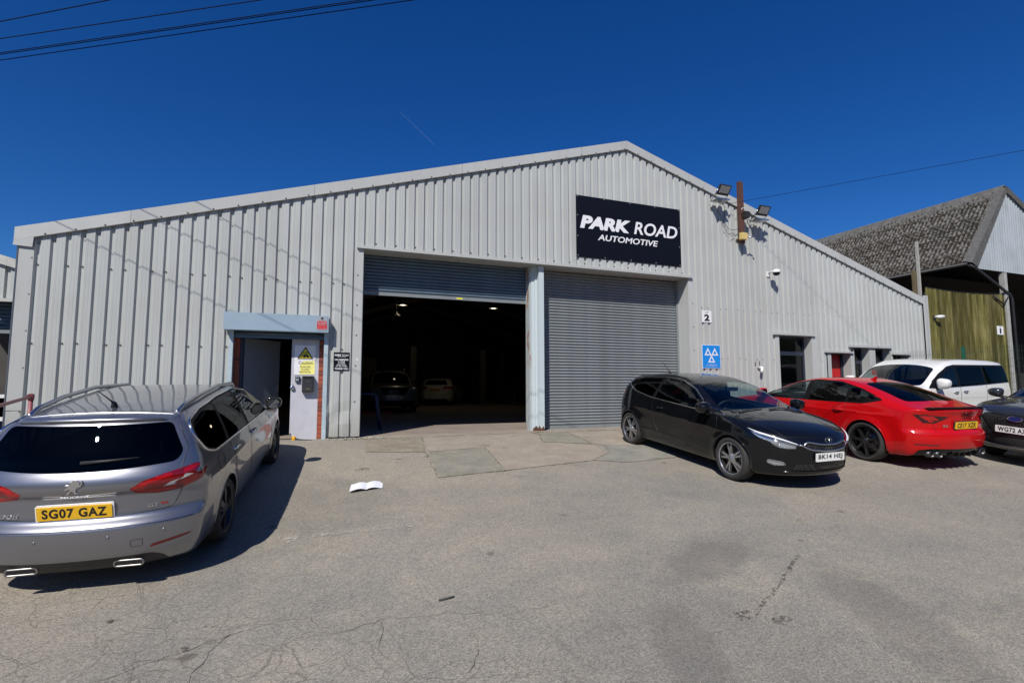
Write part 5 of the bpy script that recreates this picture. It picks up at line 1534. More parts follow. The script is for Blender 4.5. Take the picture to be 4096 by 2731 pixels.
mt = thing('testing_sign', 'blue vehicle testing station sign with three white triangles', 'sign', (8.37, -0.005, 1.442))
MB().box(0, 0.592, -0.006, 0, 0, 0.608).build('border', MATS['sign white'], mt)
MB().box(0.012, 0.580, -0.009, -0.0062, 0.012, 0.596).build('board', MATS['sign blue'], mt)
tri = MB()
def tri_ring(cx, zb, w, h, t):
    o = [(cx-w/2, zb), (cx+w/2, zb), (cx, zb+h)]
    c = (cx, zb+h/3)
    i = [(c[0]+(p[0]-c[0])*t, c[1]+(p[1]-c[1])*t) for p in o]
    for k in range(3):
        a, b = k, (k+1) % 3
        tri.prism([o[a], o[b], i[b], i[a]], -0.0115, -0.0092)
for cx, zb in ((0.187, 0.335), (0.405, 0.335), (0.296, 0.155)): tri_ring(cx, zb, 0.225, 0.195, 0.52)
tri.build('triangles', MATS['sign white'], mt)
lettering(mt, [('VEHICLE TESTING STATION', 0.12, 0.092, 0.35, 0.016, 0.0, 0), ('APPROVED BY', 0.22, 0.068, 0.15, 0.011, 0, 0), ('THE DRIVER AND VEHICLE STANDARDS AGENCY', 0.09, 0.05, 0.41, 0.010, 0.0, 0)], MATS['sign white'], -0.0095, 0.001)

npk = thing('parking_notice', 'small black NO PARKING notice between the small door and the open shutter', 'sign', (-0.507, -0.004, 1.30))
MB().box(0, 0.291, -0.006, 0, 0, 0.355).build('board', MATS['sign black'], npk)
lettering(npk, [('PARK', 0.016, 0.285, 0.125, 0.032, 0.05, 0.2), ('ROAD', 0.152, 0.285, 0.122, 0.032, 0.012, 0.2), ('AUTOMOTIVE', 0.065, 0.262, 0.16, 0.014, 0.01, 0.2), ('NO PARKING', 0.022, 0.198, 0.248, 0.030, 0.05, 0),
    ('24 HOUR', 0.078, 0.166, 0.135, 0.022, 0.03, 0), ('ACCESS', 0.084, 0.135, 0.122, 0.022, 0.03, 0), ('REQUIRED', 0.064, 0.104, 0.163, 0.022, 0.03, 0), ('AT ALL TIMES', 0.040, 0.073, 0.21, 0.022, 0.03, 0), ('THANK YOU', 0.022, 0.022, 0.25, 0.030, 0.05, 0)], MATS['sign white'], -0.0065, 0.001)
xs_ = MB()
for a in (45, 135, 225, 315):
    c, s_ = math.cos(R(a)), math.sin(R(a))
    xs_.prism([(c*0.006-s_*0.004, s_*0.006+c*0.004), (c*0.02-s_*0.011, s_*0.02+c*0.011), (c*0.026, s_*0.026), (c*0.02+s_*0.011, s_*0.02-c*0.011), (c*0.006+s_*0.004, s_*0.006-c*0.004)], -0.002, 0)
tag(xs_.build('sticker', MATS['sign white'], None, (-0.072, -0.0125, 1.524)), 'tiny white cross shaped sticker on the flat jamb of the open shutter', 'sticker')

al = thing('alarm_sticker', 'red and silver alarm sticker on the blue shutter box', 'sticker', (-0.83, -0.203, 2.05))
MB().box(0, 0.185, -0.002, 0, 0, 0.265).build('backing', MATS['sticker silver'], al)
MB().box(0.004, 0.181, -0.003, -0.0022, 0.022, 0.165).build('red_panel', MATS['sign red'], al)
lettering(al, [('ALARM', 0.012, 0.112, 0.16, 0.040, 0.03, 0), ('zerovision', 0.025, 0.082, 0.13, 0.022, 0.01, 0), ('CCTV 24H', 0.012, 0.030, 0.16, 0.03, 0.0, 0)], MATS['sticker silver'], -0.0032, 0.0006)
link('maker_name', text_mesh('verisure', 0.13, 0.024, 0.0006, 0.02), MATS['sign red'], al, (0.028, -0.0022, 0.172))
em = MB()
for k in range(5):
    a = R(90+72*k); em.lathe([(0, -0.003), (0.012, -0.003), (0.012, -0.002)], 8, M=T(0.0925+0.014*math.cos(a), 0, 0.228+0.014*math.sin(a)))
em.build('emblem', MATS['plate black'], al)

cs = thing('caution_sign', 'white and yellow fork-lift caution sign on the grey door panel', 'sign', (-1.212, 0.158, 1.22))
MB().box(0, 0.374, -0.003, 0, 0.0, 0.272).box(0, 0.374, -0.0035, 0, 0.276, 0.567).build('board', MATS['sign white'], cs)
MB().prism([(0.10, 0.008), (0.365, 0.008), (0.365, 0.265), (0.16, 0.265), (0.10, 0.18)], -0.0042, -0.0036).build('yellow_panel', MATS['faded yellow'], cs)
MB().prism(smooth_poly([(0.045, 0.30), (0.34, 0.30), (0.1925, 0.545)], 0.02), -0.0046, -0.0037).build('triangle_border', MATS['sign brown'], cs)
MB().prism(smooth_poly([(0.082, 0.321), (0.303, 0.321), (0.1925, 0.504)], 0.01), -0.0054, -0.0047).build('triangle', MATS['warning yellow'], cs)
fk = MB()
fk.prism([(0.10, 0.332), (0.135, 0.332), (0.155, 0.44), (0.149, 0.441), (0.128, 0.34), (0.10, 0.338)], -0.0062, -0.0055)
fk.prism([(0.155, 0.345), (0.25, 0.345), (0.25, 0.378), (0.215, 0.378), (0.205, 0.37), (0.19, 0.37), (0.185, 0.39), (0.158, 0.39)], -0.0062, -0.0055)
fk.prism([(0.165, 0.385), (0.171, 0.385), (0.178, 0.435), (0.228, 0.435), (0.232, 0.38), (0.238, 0.38), (0.236, 0.442), (0.172, 0.442)], -0.0066, -0.0063)
for cx in (0.172, 0.235): fk.lathe([(0, -0.007), (0.016, -0.007), (0.016, -0.0063)], 16, M=T(cx, 0, 0.342))
fk.lathe([(0, -0.007), (0.011, -0.007), (0.011, -0.0063)], 14, M=T(0.203, 0, 0.422))
fk.prism([(0.19, 0.375), (0.215, 0.375), (0.214, 0.411), (0.196, 0.411)], -0.0070, -0.0067)
fk.build('forklift_symbol', MATS['plate black'], cs)
lettering(cs, [('Caution', 0.075, 0.203, 0.25, 0.054, 0.008, 0), ('Fork-Lift', 0.105, 0.135, 0.185, 0.034, 0.01, 0), ('trucks', 0.13, 0.09, 0.135, 0.032, 0.01, 0), ('operating', 0.09, 0.036, 0.205, 0.038, 0.01, 0)], MATS['sign brown'], -0.0044, 0.0008)

lb = thing('letter_box', 'dark letter box fixed to the grey door panel under the caution sign', 'letter box', (-1.063, 0.158, 0.89))
MB().box(0, 0.209, -0.10, 0, 0.0, 0.305).build('case', mat('letter box black', (0.03, 0.031, 0.034), 0.45, vary=0.2), lb, bevel=0.005)
MB().box(0.012, 0.197, -0.112, -0.101, 0.012, 0.245).build('door', MATS['letter box black'], lb, bevel=0.003)
MB().box(0.02, 0.19, -0.104, -0.1005, 0.26, 0.29).build('slot', MATS['plate black'], lb)
MB().box(0.075, 0.14, -0.1145, -0.1125, 0.05, 0.068).build('name_plate', mat('brass', (0.45, 0.34, 0.13), 0.35, metal=0.8), lb)
MB().lathe([(0, -0.118), (0.009, -0.117), (0.010, -0.1125)], 12, M=T(0.105, 0, 0.205)).build('lock', MATS['chrome'], lb)
ks = thing('key_safe', 'little grey key safe left of the letter box', 'key safe', (-1.186, 0.158, 1.085))
MB().box(0, 0.078, -0.045, 0, 0, 0.11).build('case', MATS['black plastic'], ks, bevel=0.006)
MB().box(0.012, 0.066, -0.055, -0.0455, 0.018, 0.098).build('cover', MATS['sticker silver'], ks, bevel=0.004)
MB().box(0.022, 0.056, -0.057, -0.0552, 0.055, 0.085).build('dial_window', MATS['plate black'], ks)
pk = thing('door_lock', 'silver padlock and hasp on the edge of the grey door panel', 'padlock', (-1.237, 0.158, 0.975))
MB().lathe([(0, -0.05), (0.034, -0.046), (0.04, -0.03), (0.04, -0.0)], 20).build('body', MATS['chrome'], pk)
MB().tube([(0.025*math.cos(R(a)), -0.03, 0.03+0.035*math.sin(R(a))) for a in range(0, 181, 20)], 0.006, n=6).build('shackle', MATS['satin chrome'], pk)
hm = thing('mallet', 'yellow headed mallet lying at the foot of the grey door panel', 'mallet', (-1.17, 0.02, 0.0), (0, 0, R(-22)))
MB().lathe([(0, -0.055), (0.028, -0.05), (0.036, -0.03), (0.036, 0.03), (0.028, 0.05), (0, 0.055)], 16, axis='z', M=T(0, 0, 0.02)).build('head', mat('yellow rubber', (0.72, 0.36, 0.01), 0.45), hm)
MB().tube([(0.03, 0, 0.02), (0.10, 0, 0.012), (0.34, 0, -0.012)], [0.018, 0.012, 0.015], n=8).build('handle', MATS['black plastic'], hm)

# floodlights on brackets above the verge
def floodlight(x, z, label):
    f = thing('floodlight', label, 'floodlight', (x, -0.37, z), group='floodlights on the gable')
    M = Matrix.Rotation(R(36), 4, 'X')
    h = MB().box(-0.185, 0.185, -0.02, 0.035, -0.135, 0.135, M)
    h.box(-0.14, 0.14, 0.035, 0.07, -0.10, 0.10, M)
    h.build('housing', MATS['black plastic'], f, bevel=0.008)
    MB().box(-0.15, 0.15, -0.026, -0.0215, -0.075, 0.112, M).build('lens', mat('led lens', (0.42, 0.42, 0.40), 0.25, coat=0.4, vary=0.06, vscale=60, bump=0.2, bscale=220), f)
    b = MB()
    b.tube([(-0.20, 0.0, 0.0), (-0.20, 0.10, -0.10), (-0.20, 0.28, -0.22)], 0.012, n=6)
    b.tube([(0.20, 0.0, 0.0), (0.20, 0.10, -0.10), (0.20, 0.28, -0.22)], 0.012, n=6)
    b.box(-0.21, 0.21, 0.02, 0.05, -0.235, -0.205)
    b.box(-0.20, 0.20, 0.05, 0.32, -0.232, -0.222)
    b.build('bracket', MATS['satin chrome'], f)
    return f
floodlight(8.94, 6.06, 'black floodlight left of the rusty pole, higher on the gable')
floodlight(10.26, 5.67, 'black floodlight right of the rusty pole, lower on the gable')
pl = thing('rusty_pole', 'short rusty steel pole standing up past the roof edge', 'pole', (9.74, -0.15, 4.79))
MB().box(-0.07, 0.07, 0.0, 0.012, 0, 1.70).box(-0.07, -0.058, 0.012, 0.09, 0, 1.70).box(0.058, 0.07, 0.012, 0.09, 0, 1.70).build('channel', MATS['rusty steel'], pl)
MB().box(-0.10, 0.10, 0.10, 0.148, 0.1, 0.14).box(-0.02, 0.16, 0.0, 0.14, 0.68, 0.72).build('bracket', MATS['rusty steel'], pl)
jb = thing('junction_box', 'black junction box with a white cable loop on the rusty pole', 'junction box', (9.80, -0.20, 5.52))
MB().box(-0.05, 0.09, -0.07, 0.05, -0.05, 0.12).build('case', MATS['black plastic'], jb, bevel=0.01)
MB().tube([(-0.10+0.07*math.cos(R(a)), -0.05, 0.14+0.06*math.sin(R(a))) for a in range(0, 200, 20)], 0.009, n=6).build('cable_loop', MATS['white plastic'], jb)
yb = thing('junction_box', 'cream yellow box low on the rusty pole', 'junction box', (9.70, -0.255, 4.87))
MB().box(-0.10, 0.10, 0.0, 0.10, 0, 0.18).build('case', MATS['cream box'], yb, bevel=0.006)
cm_ = thing('security_camera', 'small silver bullet camera beside the cream box on the pole', 'camera', (9.86, -0.28, 4.93))
MB().tube([(-0.06, 0.03, -0.02), (0.0, 0, 0), (0.13, -0.06, 0.01)], [0.014, 0.02, 0.02], n=8).build('body', MATS['satin chrome'], cm_)
MB().lathe([(0, 0.0), (0.017, 0.0)], 10, axis='x', M=T(0.131, -0.06, 0.01)).build('lens', MATS['plate black'], cm_)
def cable(name, pts, r, m, label, cat='cable', group=None, parent=None):
    # soft curve through the points
    p = [Vector(q) for q in pts]; out = []
    for i in range(len(p)-1):
        a, b, c, d = p[max(i-1, 0)], p[i], p[i+1], p[min(i+2, len(p)-1)]
        for t in np.linspace(0, 1, 8, endpoint=False):
            t = float(t)
            out.append(0.5*((2*b)+(c-a)*t+(2*a-5*b+4*c-d)*t*t+(3*b-a-3*c+d)*t**3))
    out.append(p[-1])
    o = MB().tube(out, r, n=5).build(name, m)
    return tag(o, label, cat, group)
BP = MATS['black plastic']
cable('cable', [(8.95, -0.12, 5.85), (9.06, -0.10, 5.92), (9.22, -0.08, 5.7), (9.24, -0.05, 5.3), (9.45, -0.05, 5.15), (9.68, -0.1, 5.2)], 0.007, BP, 'black cable looping from the higher floodlight down to the rusty pole')
cable('cable', [(8.98, -0.10, 5.62), (9.10, -0.06, 5.45), (9.22, -0.05, 5.15), (9.42, -0.06, 4.98), (9.55, -0.06, 5.02), (9.67, -0.1, 5.0)], 0.006, BP, 'thin tangled cable hanging left of the rusty pole')
cable('cable', [(9.86, -0.18, 5.55), (10.0, -0.12, 5.68), (10.12, -0.12, 5.62), (10.22, -0.2, 5.60)], 0.007, BP, 'short black cable from the junction box to the lower floodlight')
cable('cable', [(9.86, -0.18, 5.45), (10.0, -0.10, 5.35), (10.08, -0.10, 5.45), (10.2, -0.2, 5.52)], 0.006, BP, 'lower short cable between the rusty pole and the lower floodlight')
dc = thing('dome_camera', 'white dome camera on the wall above the first office window', 'camera', (10.72, 0, 4.05))
MB().box(-0.045, 0.045, -0.03, 0.03, -0.07, 0.07).build('base', MATS['white plastic'], dc, bevel=0.01)
MB().tube([(0, -0.02, 0.03), (0.0, -0.14, 0.05), (0.03, -0.22, 0.05)], 0.025, n=8).build('arm', MATS['white plastic'], dc)
MB().lathe([(0, 0.075), (0.06, 0.07), (0.098, 0.045), (0.105, 0.0), (0.10, -0.02)], 24, axis='z', M=T(0.04, -0.25, 0.02)).build('cap', MATS['white plastic'], dc)
MB().lathe([(0.09, -0.02), (0.088, -0.05), (0.06, -0.09), (0, -0.105)], 24, axis='z', M=T(0.04, -0.25, 0.02)).build('dome', MATS['gloss black'], dc)
st = thing('cable_outlet', 'dirty white capped pipe stub on the wall left of the first office window', 'pipe', (10.24, 0, 1.42))
MB().tube([(0.03, 0.03, 0.05), (0.03, -0.09, 0.06), (0.0, -0.12, 0.0), (-0.03, -0.12, -0.07)], [0.035, 0.04, 0.038, 0.028], n=10).build('elbow', MATS['white plastic'], st)
MB().box(-0.115, -0.085, -0.003, 0.0, 0.10, 0.21).box(0.03, 0.055, -0.003, 0.0, 0.12, 0.24).build('rust_slot', MATS['rusty steel'], st)
wl_ = thing('notice', 'small grey and red notice between the two office windows', 'sign', (14.63, -0.016, 1.38))
MB().box(0, 0.19, -0.006, 0, 0.09, 0.20).build('upper_board', MATS['anthracite frame'], wl_)
MB().box(0, 0.19, -0.006, 0, -0.05, 0.085).build('lower_board', MATS['sign red'], wl_)
# ------------------------------------------------------------------ the yard
def asphalt_mat(name):
    m, N, L, b = nmat(name)
    def node(t, **k):
        n = N.new(t)
        for a, v in k.items():
            if a in n.inputs: n.inputs[a].default_value = v
            else: setattr(n, a, v)
        return n
    tc = node('ShaderNodeTexCoord'); O = tc.outputs['Object']
    def noise(scale, detail=6, rough=0.6, src=O):
        n = node('ShaderNodeTexNoise'); n.inputs['Scale'].default_value = scale; n.inputs['Detail'].default_value = detail; n.inputs['Roughness'].default_value = rough
        L.new(src, n.inputs['Vector']); return n.outputs['Fac']
    def rng_(v, a, b_, c, d):
        n = node('ShaderNodeMapRange'); n.inputs['From Min'].default_value = a; n.inputs['From Max'].default_value = b_; n.inputs['To Min'].default_value = c; n.inputs['To Max'].default_value = d
        L.new(v, n.inputs['Value']); return n.outputs[0]
    def mix(f, a, b_, mode='MIX'):
        n = node('ShaderNodeMix'); n.data_type = 'RGBA'; n.blend_type = mode
        if hasattr(f, 'links'): L.new(f, n.inputs['Factor'])
        else: n.inputs['Factor'].default_value = f
        for s_, v in (('A', a), ('B', b_)):
            if hasattr(v, 'links'): L.new(v, n.inputs[s_])
            else: n.inputs[s_].default_value = (*v, 1)
        return n.outputs['Result']
    def math_(op, a, b_=None):
        n = node('ShaderNodeMath'); n.operation = op
        for i, v in enumerate((a, b_)):
            if v is None: continue
            if hasattr(v, 'links'): L.new(v, n.inputs[i])
            else: n.inputs[i].default_value = v
        return n.outputs[0]
    # chippings
    vo = node('ShaderNodeTexVoronoi'); vo.inputs['Scale'].default_value = 95; L.new(O, vo.inputs['Vector'])
    sep = node('ShaderNodeSeparateColor'); L.new(vo.outputs['Color'], sep.inputs[0])
    chip = rng_(sep.outputs[0], 0, 1, 0.72, 1.28)
    vo2 = node('ShaderNodeTexVoronoi'); vo2.inputs['Scale'].default_value = 260; L.new(O, vo2.inputs['Vector'])
    sep2 = node('ShaderNodeSeparateColor'); L.new(vo2.outputs['Color'], sep2.inputs[0])
    chip2 = rng_(sep2.outputs[1], 0, 1, 0.78, 1.22)
    big = noise(0.55, 6, 0.6); mid = noise(2.6, 8, 0.7); wide = noise(0.21, 4, 0.55)
    col = mix(rng_(mid, 0.35, 0.7, 0, 1), (0.235, 0.219, 0.186), (0.31, 0.276, 0.219))
    col = mix(rng_(big, 0.42, 0.62, 0, 0.55), col, (0.18, 0.172, 0.153))
    col = mix(rng_(wide, 0.45, 0.62, 0, 0.5), col, (0.31, 0.270, 0.211))
    col = mix(1.0, col, chip, 'MULTIPLY'); col = mix(1.0, col, chip2, 'MULTIPLY')
    # cracks, in the broken-up foreground at the left and faint elsewhere
    dn = node('ShaderNodeTexNoise'); dn.inputs['Scale'].default_value = 5; dn.inputs['Detail'].default_value = 5; L.new(O, dn.inputs['Vector'])
    va = node('ShaderNodeVectorMath'); va.operation = 'MULTIPLY_ADD'; va.inputs[1].default_value = (0.16, 0.16, 0); L.new(dn.outputs['Color'], va.inputs[0]); L.new(O, va.inputs[2])
    cr = node('ShaderNodeTexVoronoi'); cr.feature = 'DISTANCE_TO_EDGE'; cr.inputs['Scale'].default_value = 3.6; L.new(va.outputs[0], cr.inputs['Vector'])
    cr2 = node('ShaderNodeTexVoronoi'); cr2.feature = 'DISTANCE_TO_EDGE'; cr2.inputs['Scale'].default_value = 1.3; L.new(va.outputs[0], cr2.inputs['Vector'])
    sx = node('ShaderNodeSeparateXYZ'); L.new(O, sx.inputs[0])
    d1 = math_('ADD', math_('MULTIPLY', sx.outputs['X'], 0.9), sx.outputs['Y'])        # broken surface towards the near left
    reg = rng_(math_('ADD', d1, rng_(big, 0, 1, -1.4, 1.4)), -7.3, -6.3, 1, 0)
    w1 = rng_(mid, 0.3, 0.7, 0.003, 0.022)
    c1 = math_('MULTIPLY', math_('LESS_THAN', cr.outputs['Distance'], w1), reg)
    c2 = math_('MULTIPLY', rng_(cr2.outputs['Distance'], 0.0, 0.010, 1, 0), rng_(math_('ADD', d1, rng_(big, 0, 1, -1.4, 1.4)), -6.6, -5.0, 0.5, 0))
    crack = math_('MAXIMUM', c1, c2)
    col = mix(math_('MULTIPLY', crack, 0.4), col, (0.085, 0.072, 0.058))
    # soft darker areas in the tarmac
    for cx, cy, rx, ry, ang, amt in ((2.75, -6.45, .75, .30, 0.35, .30), (3.25, -7.8, .32, 1.15, -0.45, .30), (1.60, -7.6, .22, .75, -0.35, .28), (-1.1, -3.6, 1.5, 1.1, 0.2, .22), (4.9, -8.6, 1.4, .5, -0.5, .25)):
        mp = node('ShaderNodeMapping'); mp.vector_type = 'TEXTURE'
        mp.inputs['Location'].default_value = (cx, cy, 0); mp.inputs['Rotation'].default_value = (0, 0, ang); mp.inputs['Scale'].default_value = (rx, ry, 1000)
        L.new(va.outputs[0], mp.inputs['Vector'])
        ln = node('ShaderNodeVectorMath'); ln.operation = 'LENGTH'; L.new(mp.outputs[0], ln.inputs[0])
        dd = math_('ADD', ln.outputs['Value'], rng_(mid, 0, 1, -0.45, 0.45))
        col = mix(rng_(dd, 0.7, 1.15, amt, 0.0), col, (0.085, 0.083, 0.078))
    # drips and stains
    sp = node('ShaderNodeTexVoronoi'); sp.inputs['Scale'].default_value = 1.15; L.new(va.outputs[0], sp.inputs['Vector'])
    spot = rng_(sp.outputs['Distance'], 0.035, 0.075, 1, 0)
    col = mix(math_('MULTIPLY', spot, 0.5), col, (0.07, 0.058, 0.048))
    L.new(col, b.inputs['Base Color'])
    setp(b, rough=0.88, spec=0.25)
    bp = node('ShaderNodeBump'); bp.inputs['Strength'].default_value = 0.5; bp.inputs['Distance'].default_value = 0.005
    h = math_('ADD', math_('MULTIPLY', vo.outputs['Distance'], 1.0), math_('MULTIPLY', crack, -2.0))
    L.new(h, bp.inputs['Height']); L.new(bp.outputs[0], b.inputs['Normal'])
    return m
ASP = asphalt_mat('asphalt')
def concrete_mat(name, c0, c1, scale=2.0, moss=None):
    m, N, L, b = nmat(name)
    tc = N.new('ShaderNodeTexCoord')
    n = N.new('ShaderNodeTexNoise'); n.inputs['Scale'].default_value = scale; n.inputs['Detail'].default_value = 9; n.inputs['Roughness'].default_value = 0.7
    L.new(tc.outputs['Object'], n.inputs['Vector'])
    cr = N.new('ShaderNodeValToRGB'); cr.color_ramp.elements[0].position = 0.35; cr.color_ramp.elements[1].position = 0.66
    cr.color_ramp.elements[0].color = (*c0, 1); cr.color_ramp.elements[1].color = (*c1, 1)
    L.new(n.outputs['Fac'], cr.inputs[0])
    v = N.new('ShaderNodeTexVoronoi'); v.inputs['Scale'].default_value = 110; L.new(tc.outputs['Object'], v.inputs['Vector'])
    s_ = N.new('ShaderNodeSeparateColor'); L.new(v.outputs['Color'], s_.inputs[0])
    mr = N.new('ShaderNodeMapRange'); mr.inputs['To Min'].default_value = 0.78; mr.inputs['To Max'].default_value = 1.2; L.new(s_.outputs[0], mr.inputs['Value'])
    mx = N.new('ShaderNodeMix'); mx.data_type = 'RGBA'; mx.blend_type = 'MULTIPLY'; mx.inputs['Factor'].default_value = 1
    L.new(cr.outputs[0], mx.inputs['A']); L.new(mr.outputs[0], mx.inputs['B']); L.new(mx.outputs['Result'], b.inputs['Base Color'])
    bp = N.new('ShaderNodeBump'); bp.inputs['Strength'].default_value = 0.35; bp.inputs['Distance'].default_value = 0.006
    L.new(n.outputs['Fac'], bp.inputs['Height']); L.new(bp.outputs[0], b.inputs['Normal'])
    setp(b, rough=0.88, spec=0.25)
    return m
CON_P = concrete_mat('pink concrete', (0.255, 0.220, 0.178), (0.33, 0.285, 0.228))
CON_G = concrete_mat('mossy concrete', (0.195, 0.187, 0.15), (0.272, 0.252, 0.203), 3.5)
CON_M = concrete_mat('brown mossy concrete', (0.19, 0.168, 0.118), (0.29, 0.258, 0.20), 5)

def axis(lo, hi, step, far):
    a = list(np.arange(lo, hi+1e-6, step))
    g = step; x = hi
    while x < far: g *= 1.5; x += g; a.append(x)
    g = step; x = lo; pre = []
    while x > -far: g *= 1.5; x -= g; pre.append(x)
    return np.array(pre[::-1]+a)
gx = axis(-8, 20, 0.25, 900); gy = axis(-12, 1.0, 0.25, 900)
GX, GY = np.meshgrid(gx, gy)
Zg = GZ(np.clip(GX, -9, 22), np.clip(GY, -40, 5))
near = (np.abs(GX-4) < 14) & (GY < 0.2) & (GY > -13)
Zg = Zg + np.where(near, 0.006*np.sin(1.7*GX+0.6*GY)*np.sin(1.3*GY-0.4*GX), 0)*np.clip(-GY/1.5, 0, 1)
Zg = np.where(GY > 0.15, np.minimum(Zg, -0.012), Zg)
vs = np.stack([GX.ravel(), GY.ravel(), Zg.ravel()], 1)
nxg, nyg = len(gx), len(gy)
ii = np.arange(nyg-1)[:, None]*nxg + np.arange(nxg-1)[None, :]
fs = np.stack([ii, ii+1, ii+1+nxg, ii+nxg], -1).reshape(-1, 4)
me = bpy.data.meshes.new('yard_ground'); me.from_pydata(vs.tolist(), [], fs.tolist())
me.polygons.foreach_set('use_smooth', [True]*len(fs)); me.update()
gr = link('yard_ground', me, ASP); gr['kind'] = 'structure'

def ground_at(x, y):
    z = float(GZ(x, y))
    if abs(x-4) < 14 and -13 < y < 0.2: z += 0.006*math.sin(1.7*x+0.6*y)*math.sin(1.3*y-0.4*x)*min(max(-y/1.5, 0), 1)
    return z
def ground_patch(name, poly, lift, m, kind='structure', step=0.12, thick=False):
    bm = bmesh.new()
    # ragged outline
    P = dense(poly, 0.07, True)
    P = [(x+random.uniform(-.012, .012), y+random.uniform(-.012, .012)) for x, y in P]
    f = bm.faces.new([bm.verts.new((x, y, 0)) for x, y in P])
    xs_ = [p[0] for p in P]; ys_ = [p[1] for p in P]
    for x in np.arange(min(xs_)+step, max(xs_), step):
        bmesh.ops.bisect_plane(bm, geom=bm.verts[:]+bm.edges[:]+bm.faces[:], plane_co=(x, 0, 0), plane_no=(1, 0, 0))
    for y in np.arange(min(ys_)+step, max(ys_), step):
        bmesh.ops.bisect_plane(bm, geom=bm.verts[:]+bm.edges[:]+bm.faces[:], plane_co=(0, y, 0), plane_no=(0, 1, 0))
    bmesh.ops.triangulate(bm, faces=bm.faces)
    for v in bm.verts:
        v.co.z = ground_at(v.co.x, v.co.y)+lift
    for f in bm.faces:
        if f.normal.z < 0: f.normal_flip()
        f.smooth = True
    me = bpy.data.meshes.new(name); bm.to_mesh(me); bm.free()
    o = link(name, me, m)
    if kind: o['kind'] = kind
    return o
ground_patch('concrete_apron', [(0.02, 0.28), (8.0, 0.46), (8.0, -0.35), (6.2, -0.40), (4.35, -0.29), (3.62, -0.46), (3.57, -0.2), (1.17, -0.31), (0.11, -0.21), (0.0, -0.05)], 0.008, CON_P)
ground_patch('concrete_apron', [(4.35, -0.30), (6.2, -0.41), (8.0, -0.36), (8.6, -2.2), (5.4, -2.75), (5.29, -2.11), (4.4, -1.76), (4.24, -1.66)], 0.006, CON_P)
ground_patch('concrete_slab', [(0.11, -0.22), (1.17, -0.32), (0.97, -1.56), (0.02, -1.36)], 0.007, CON_M)
ground_patch('concrete_slab', [(1.045, -1.58), (2.1, -1.45), (1.92, -3.03), (0.88, -3.08)], 0.008, CON_G)
ground_patch('concrete_slab', [(1.18, -0.33), (3.55, -0.21), (3.50, -0.67), (3.32, -1.27), (4.22, -1.66), (4.15, -2.36), (3.59, -2.79), (1.94, -3.02), (2.12, -1.43), (1.05, -1.55)], 0.007, CON_P)
ground_patch('concrete_slab', [(3.62, -0.47), (4.34, -0.31), (4.22, -1.62), (3.35, -1.26)], 0.008, CON_G)
ground_patch('tarmac_patch', [(3.61, -2.80), (4.19, -2.36), (4.38, -1.77), (4.89, -1.91), (5.28, -2.11), (5.37, -2.8), (5.07, -3.03), (4.12, -3.07)], 0.008, concrete_mat('worn tarmac', (0.19, 0.19, 0.165), (0.28, 0.262, 0.22), 2.5))
# joint lines between the slabs
jm = MB()
for pts in ([(0.11, -0.215), (1.17, -0.315), (2.4, -0.25), (3.57, -0.205), (4.35, -0.295), (6.2, -0.405), (7.9, -0.355)], [(0.9, -3.085), (1.92, -3.03), (3.59, -2.80), (5.0, -3.04)], [(2.1, -1.45), (1.92, -3.03)], [(1.17, -0.32), (0.99, -1.56), (0.88, -3.08)], [(4.34, -0.3), (4.22, -1.65)], [(3.62, -0.47), (3.33, -1.27), (4.2, -1.66)]):
    p = [(x+random.uniform(-.012, .012), y+random.uniform(-.012, .012)) for x, y in dense(pts, 0.09, False)]
    jm.tube([(x, y, ground_at(x, y)+0.0075) for x, y in p], [max(.0005, random.uniform(-.003, .008)) for _ in p], n=4)
o = jm.build('slab_joints', mat('joint dirt', (0.13, 0.115, 0.08), 0.95, vary=0.4, vscale=20)); o['kind'] = 'stuff'
# worn chalky line and pale scuffs
def worn_mat(name, col, thr):
    m, N, L, b = nmat(name)
    setp(b, color=col, rough=0.85)
    tc = N.new('ShaderNodeTexCoord'); n = N.new('ShaderNodeTexNoise'); n.inputs['Scale'].default_value = 22; n.inputs['Detail'].default_value = 8; n.inputs['Roughness'].default_value = 0.75
    L.new(tc.outputs['Object'], n.inputs['Vector'])
    mr = N.new('ShaderNodeMapRange'); mr.inputs['From Min'].default_value = thr; mr.inputs['From Max'].default_value = thr+0.12; L.new(n.outputs['Fac'], mr.inputs['Value'])
    tr = N.new('ShaderNodeBsdfTransparent'); ms = N.new('ShaderNodeMixShader')
    L.new(mr.outputs[0], ms.inputs['Fac']); L.new(tr.outputs[0], ms.inputs[1]); L.new(b.outputs[0], ms.inputs[2]); L.new(ms.outputs[0], N['Material Output'].inputs['Surface'])
    return m
WORN = worn_mat('worn white paint', (0.43, 0.40, 0.35), 0.47)
OIL = worn_mat('oil stain', (0.105, 0.088, 0.072), 0.49)
ground_patch('painted_line', [(-0.80, -4.48), (0.22, -4.64), (0.22, -4.70), (-0.79, -4.55)], 0.007, WORN)
ground_patch('painted_line', [(-1.08, -4.42), (-0.92, -4.44), (-0.90, -4.60), (-1.03, -4.62)], 0.007, WORN)
ground_patch('painted_line', [(-0.33, -2.70), (-0.18, -2.69), (-0.20, -2.76), (-0.31, -2.77)], 0.007, WORN)
oil = [(3.56, -6.74), (3.23, -6.93), (2.94, -7.1), (2.61, -7.27), (2.31, -7.41)]
ground_patch('oil_trail', [(x+.02, y+.03) for x, y in oil]+[(x-.02, y-.03) for x, y in oil[::-1]], 0.007, OIL)
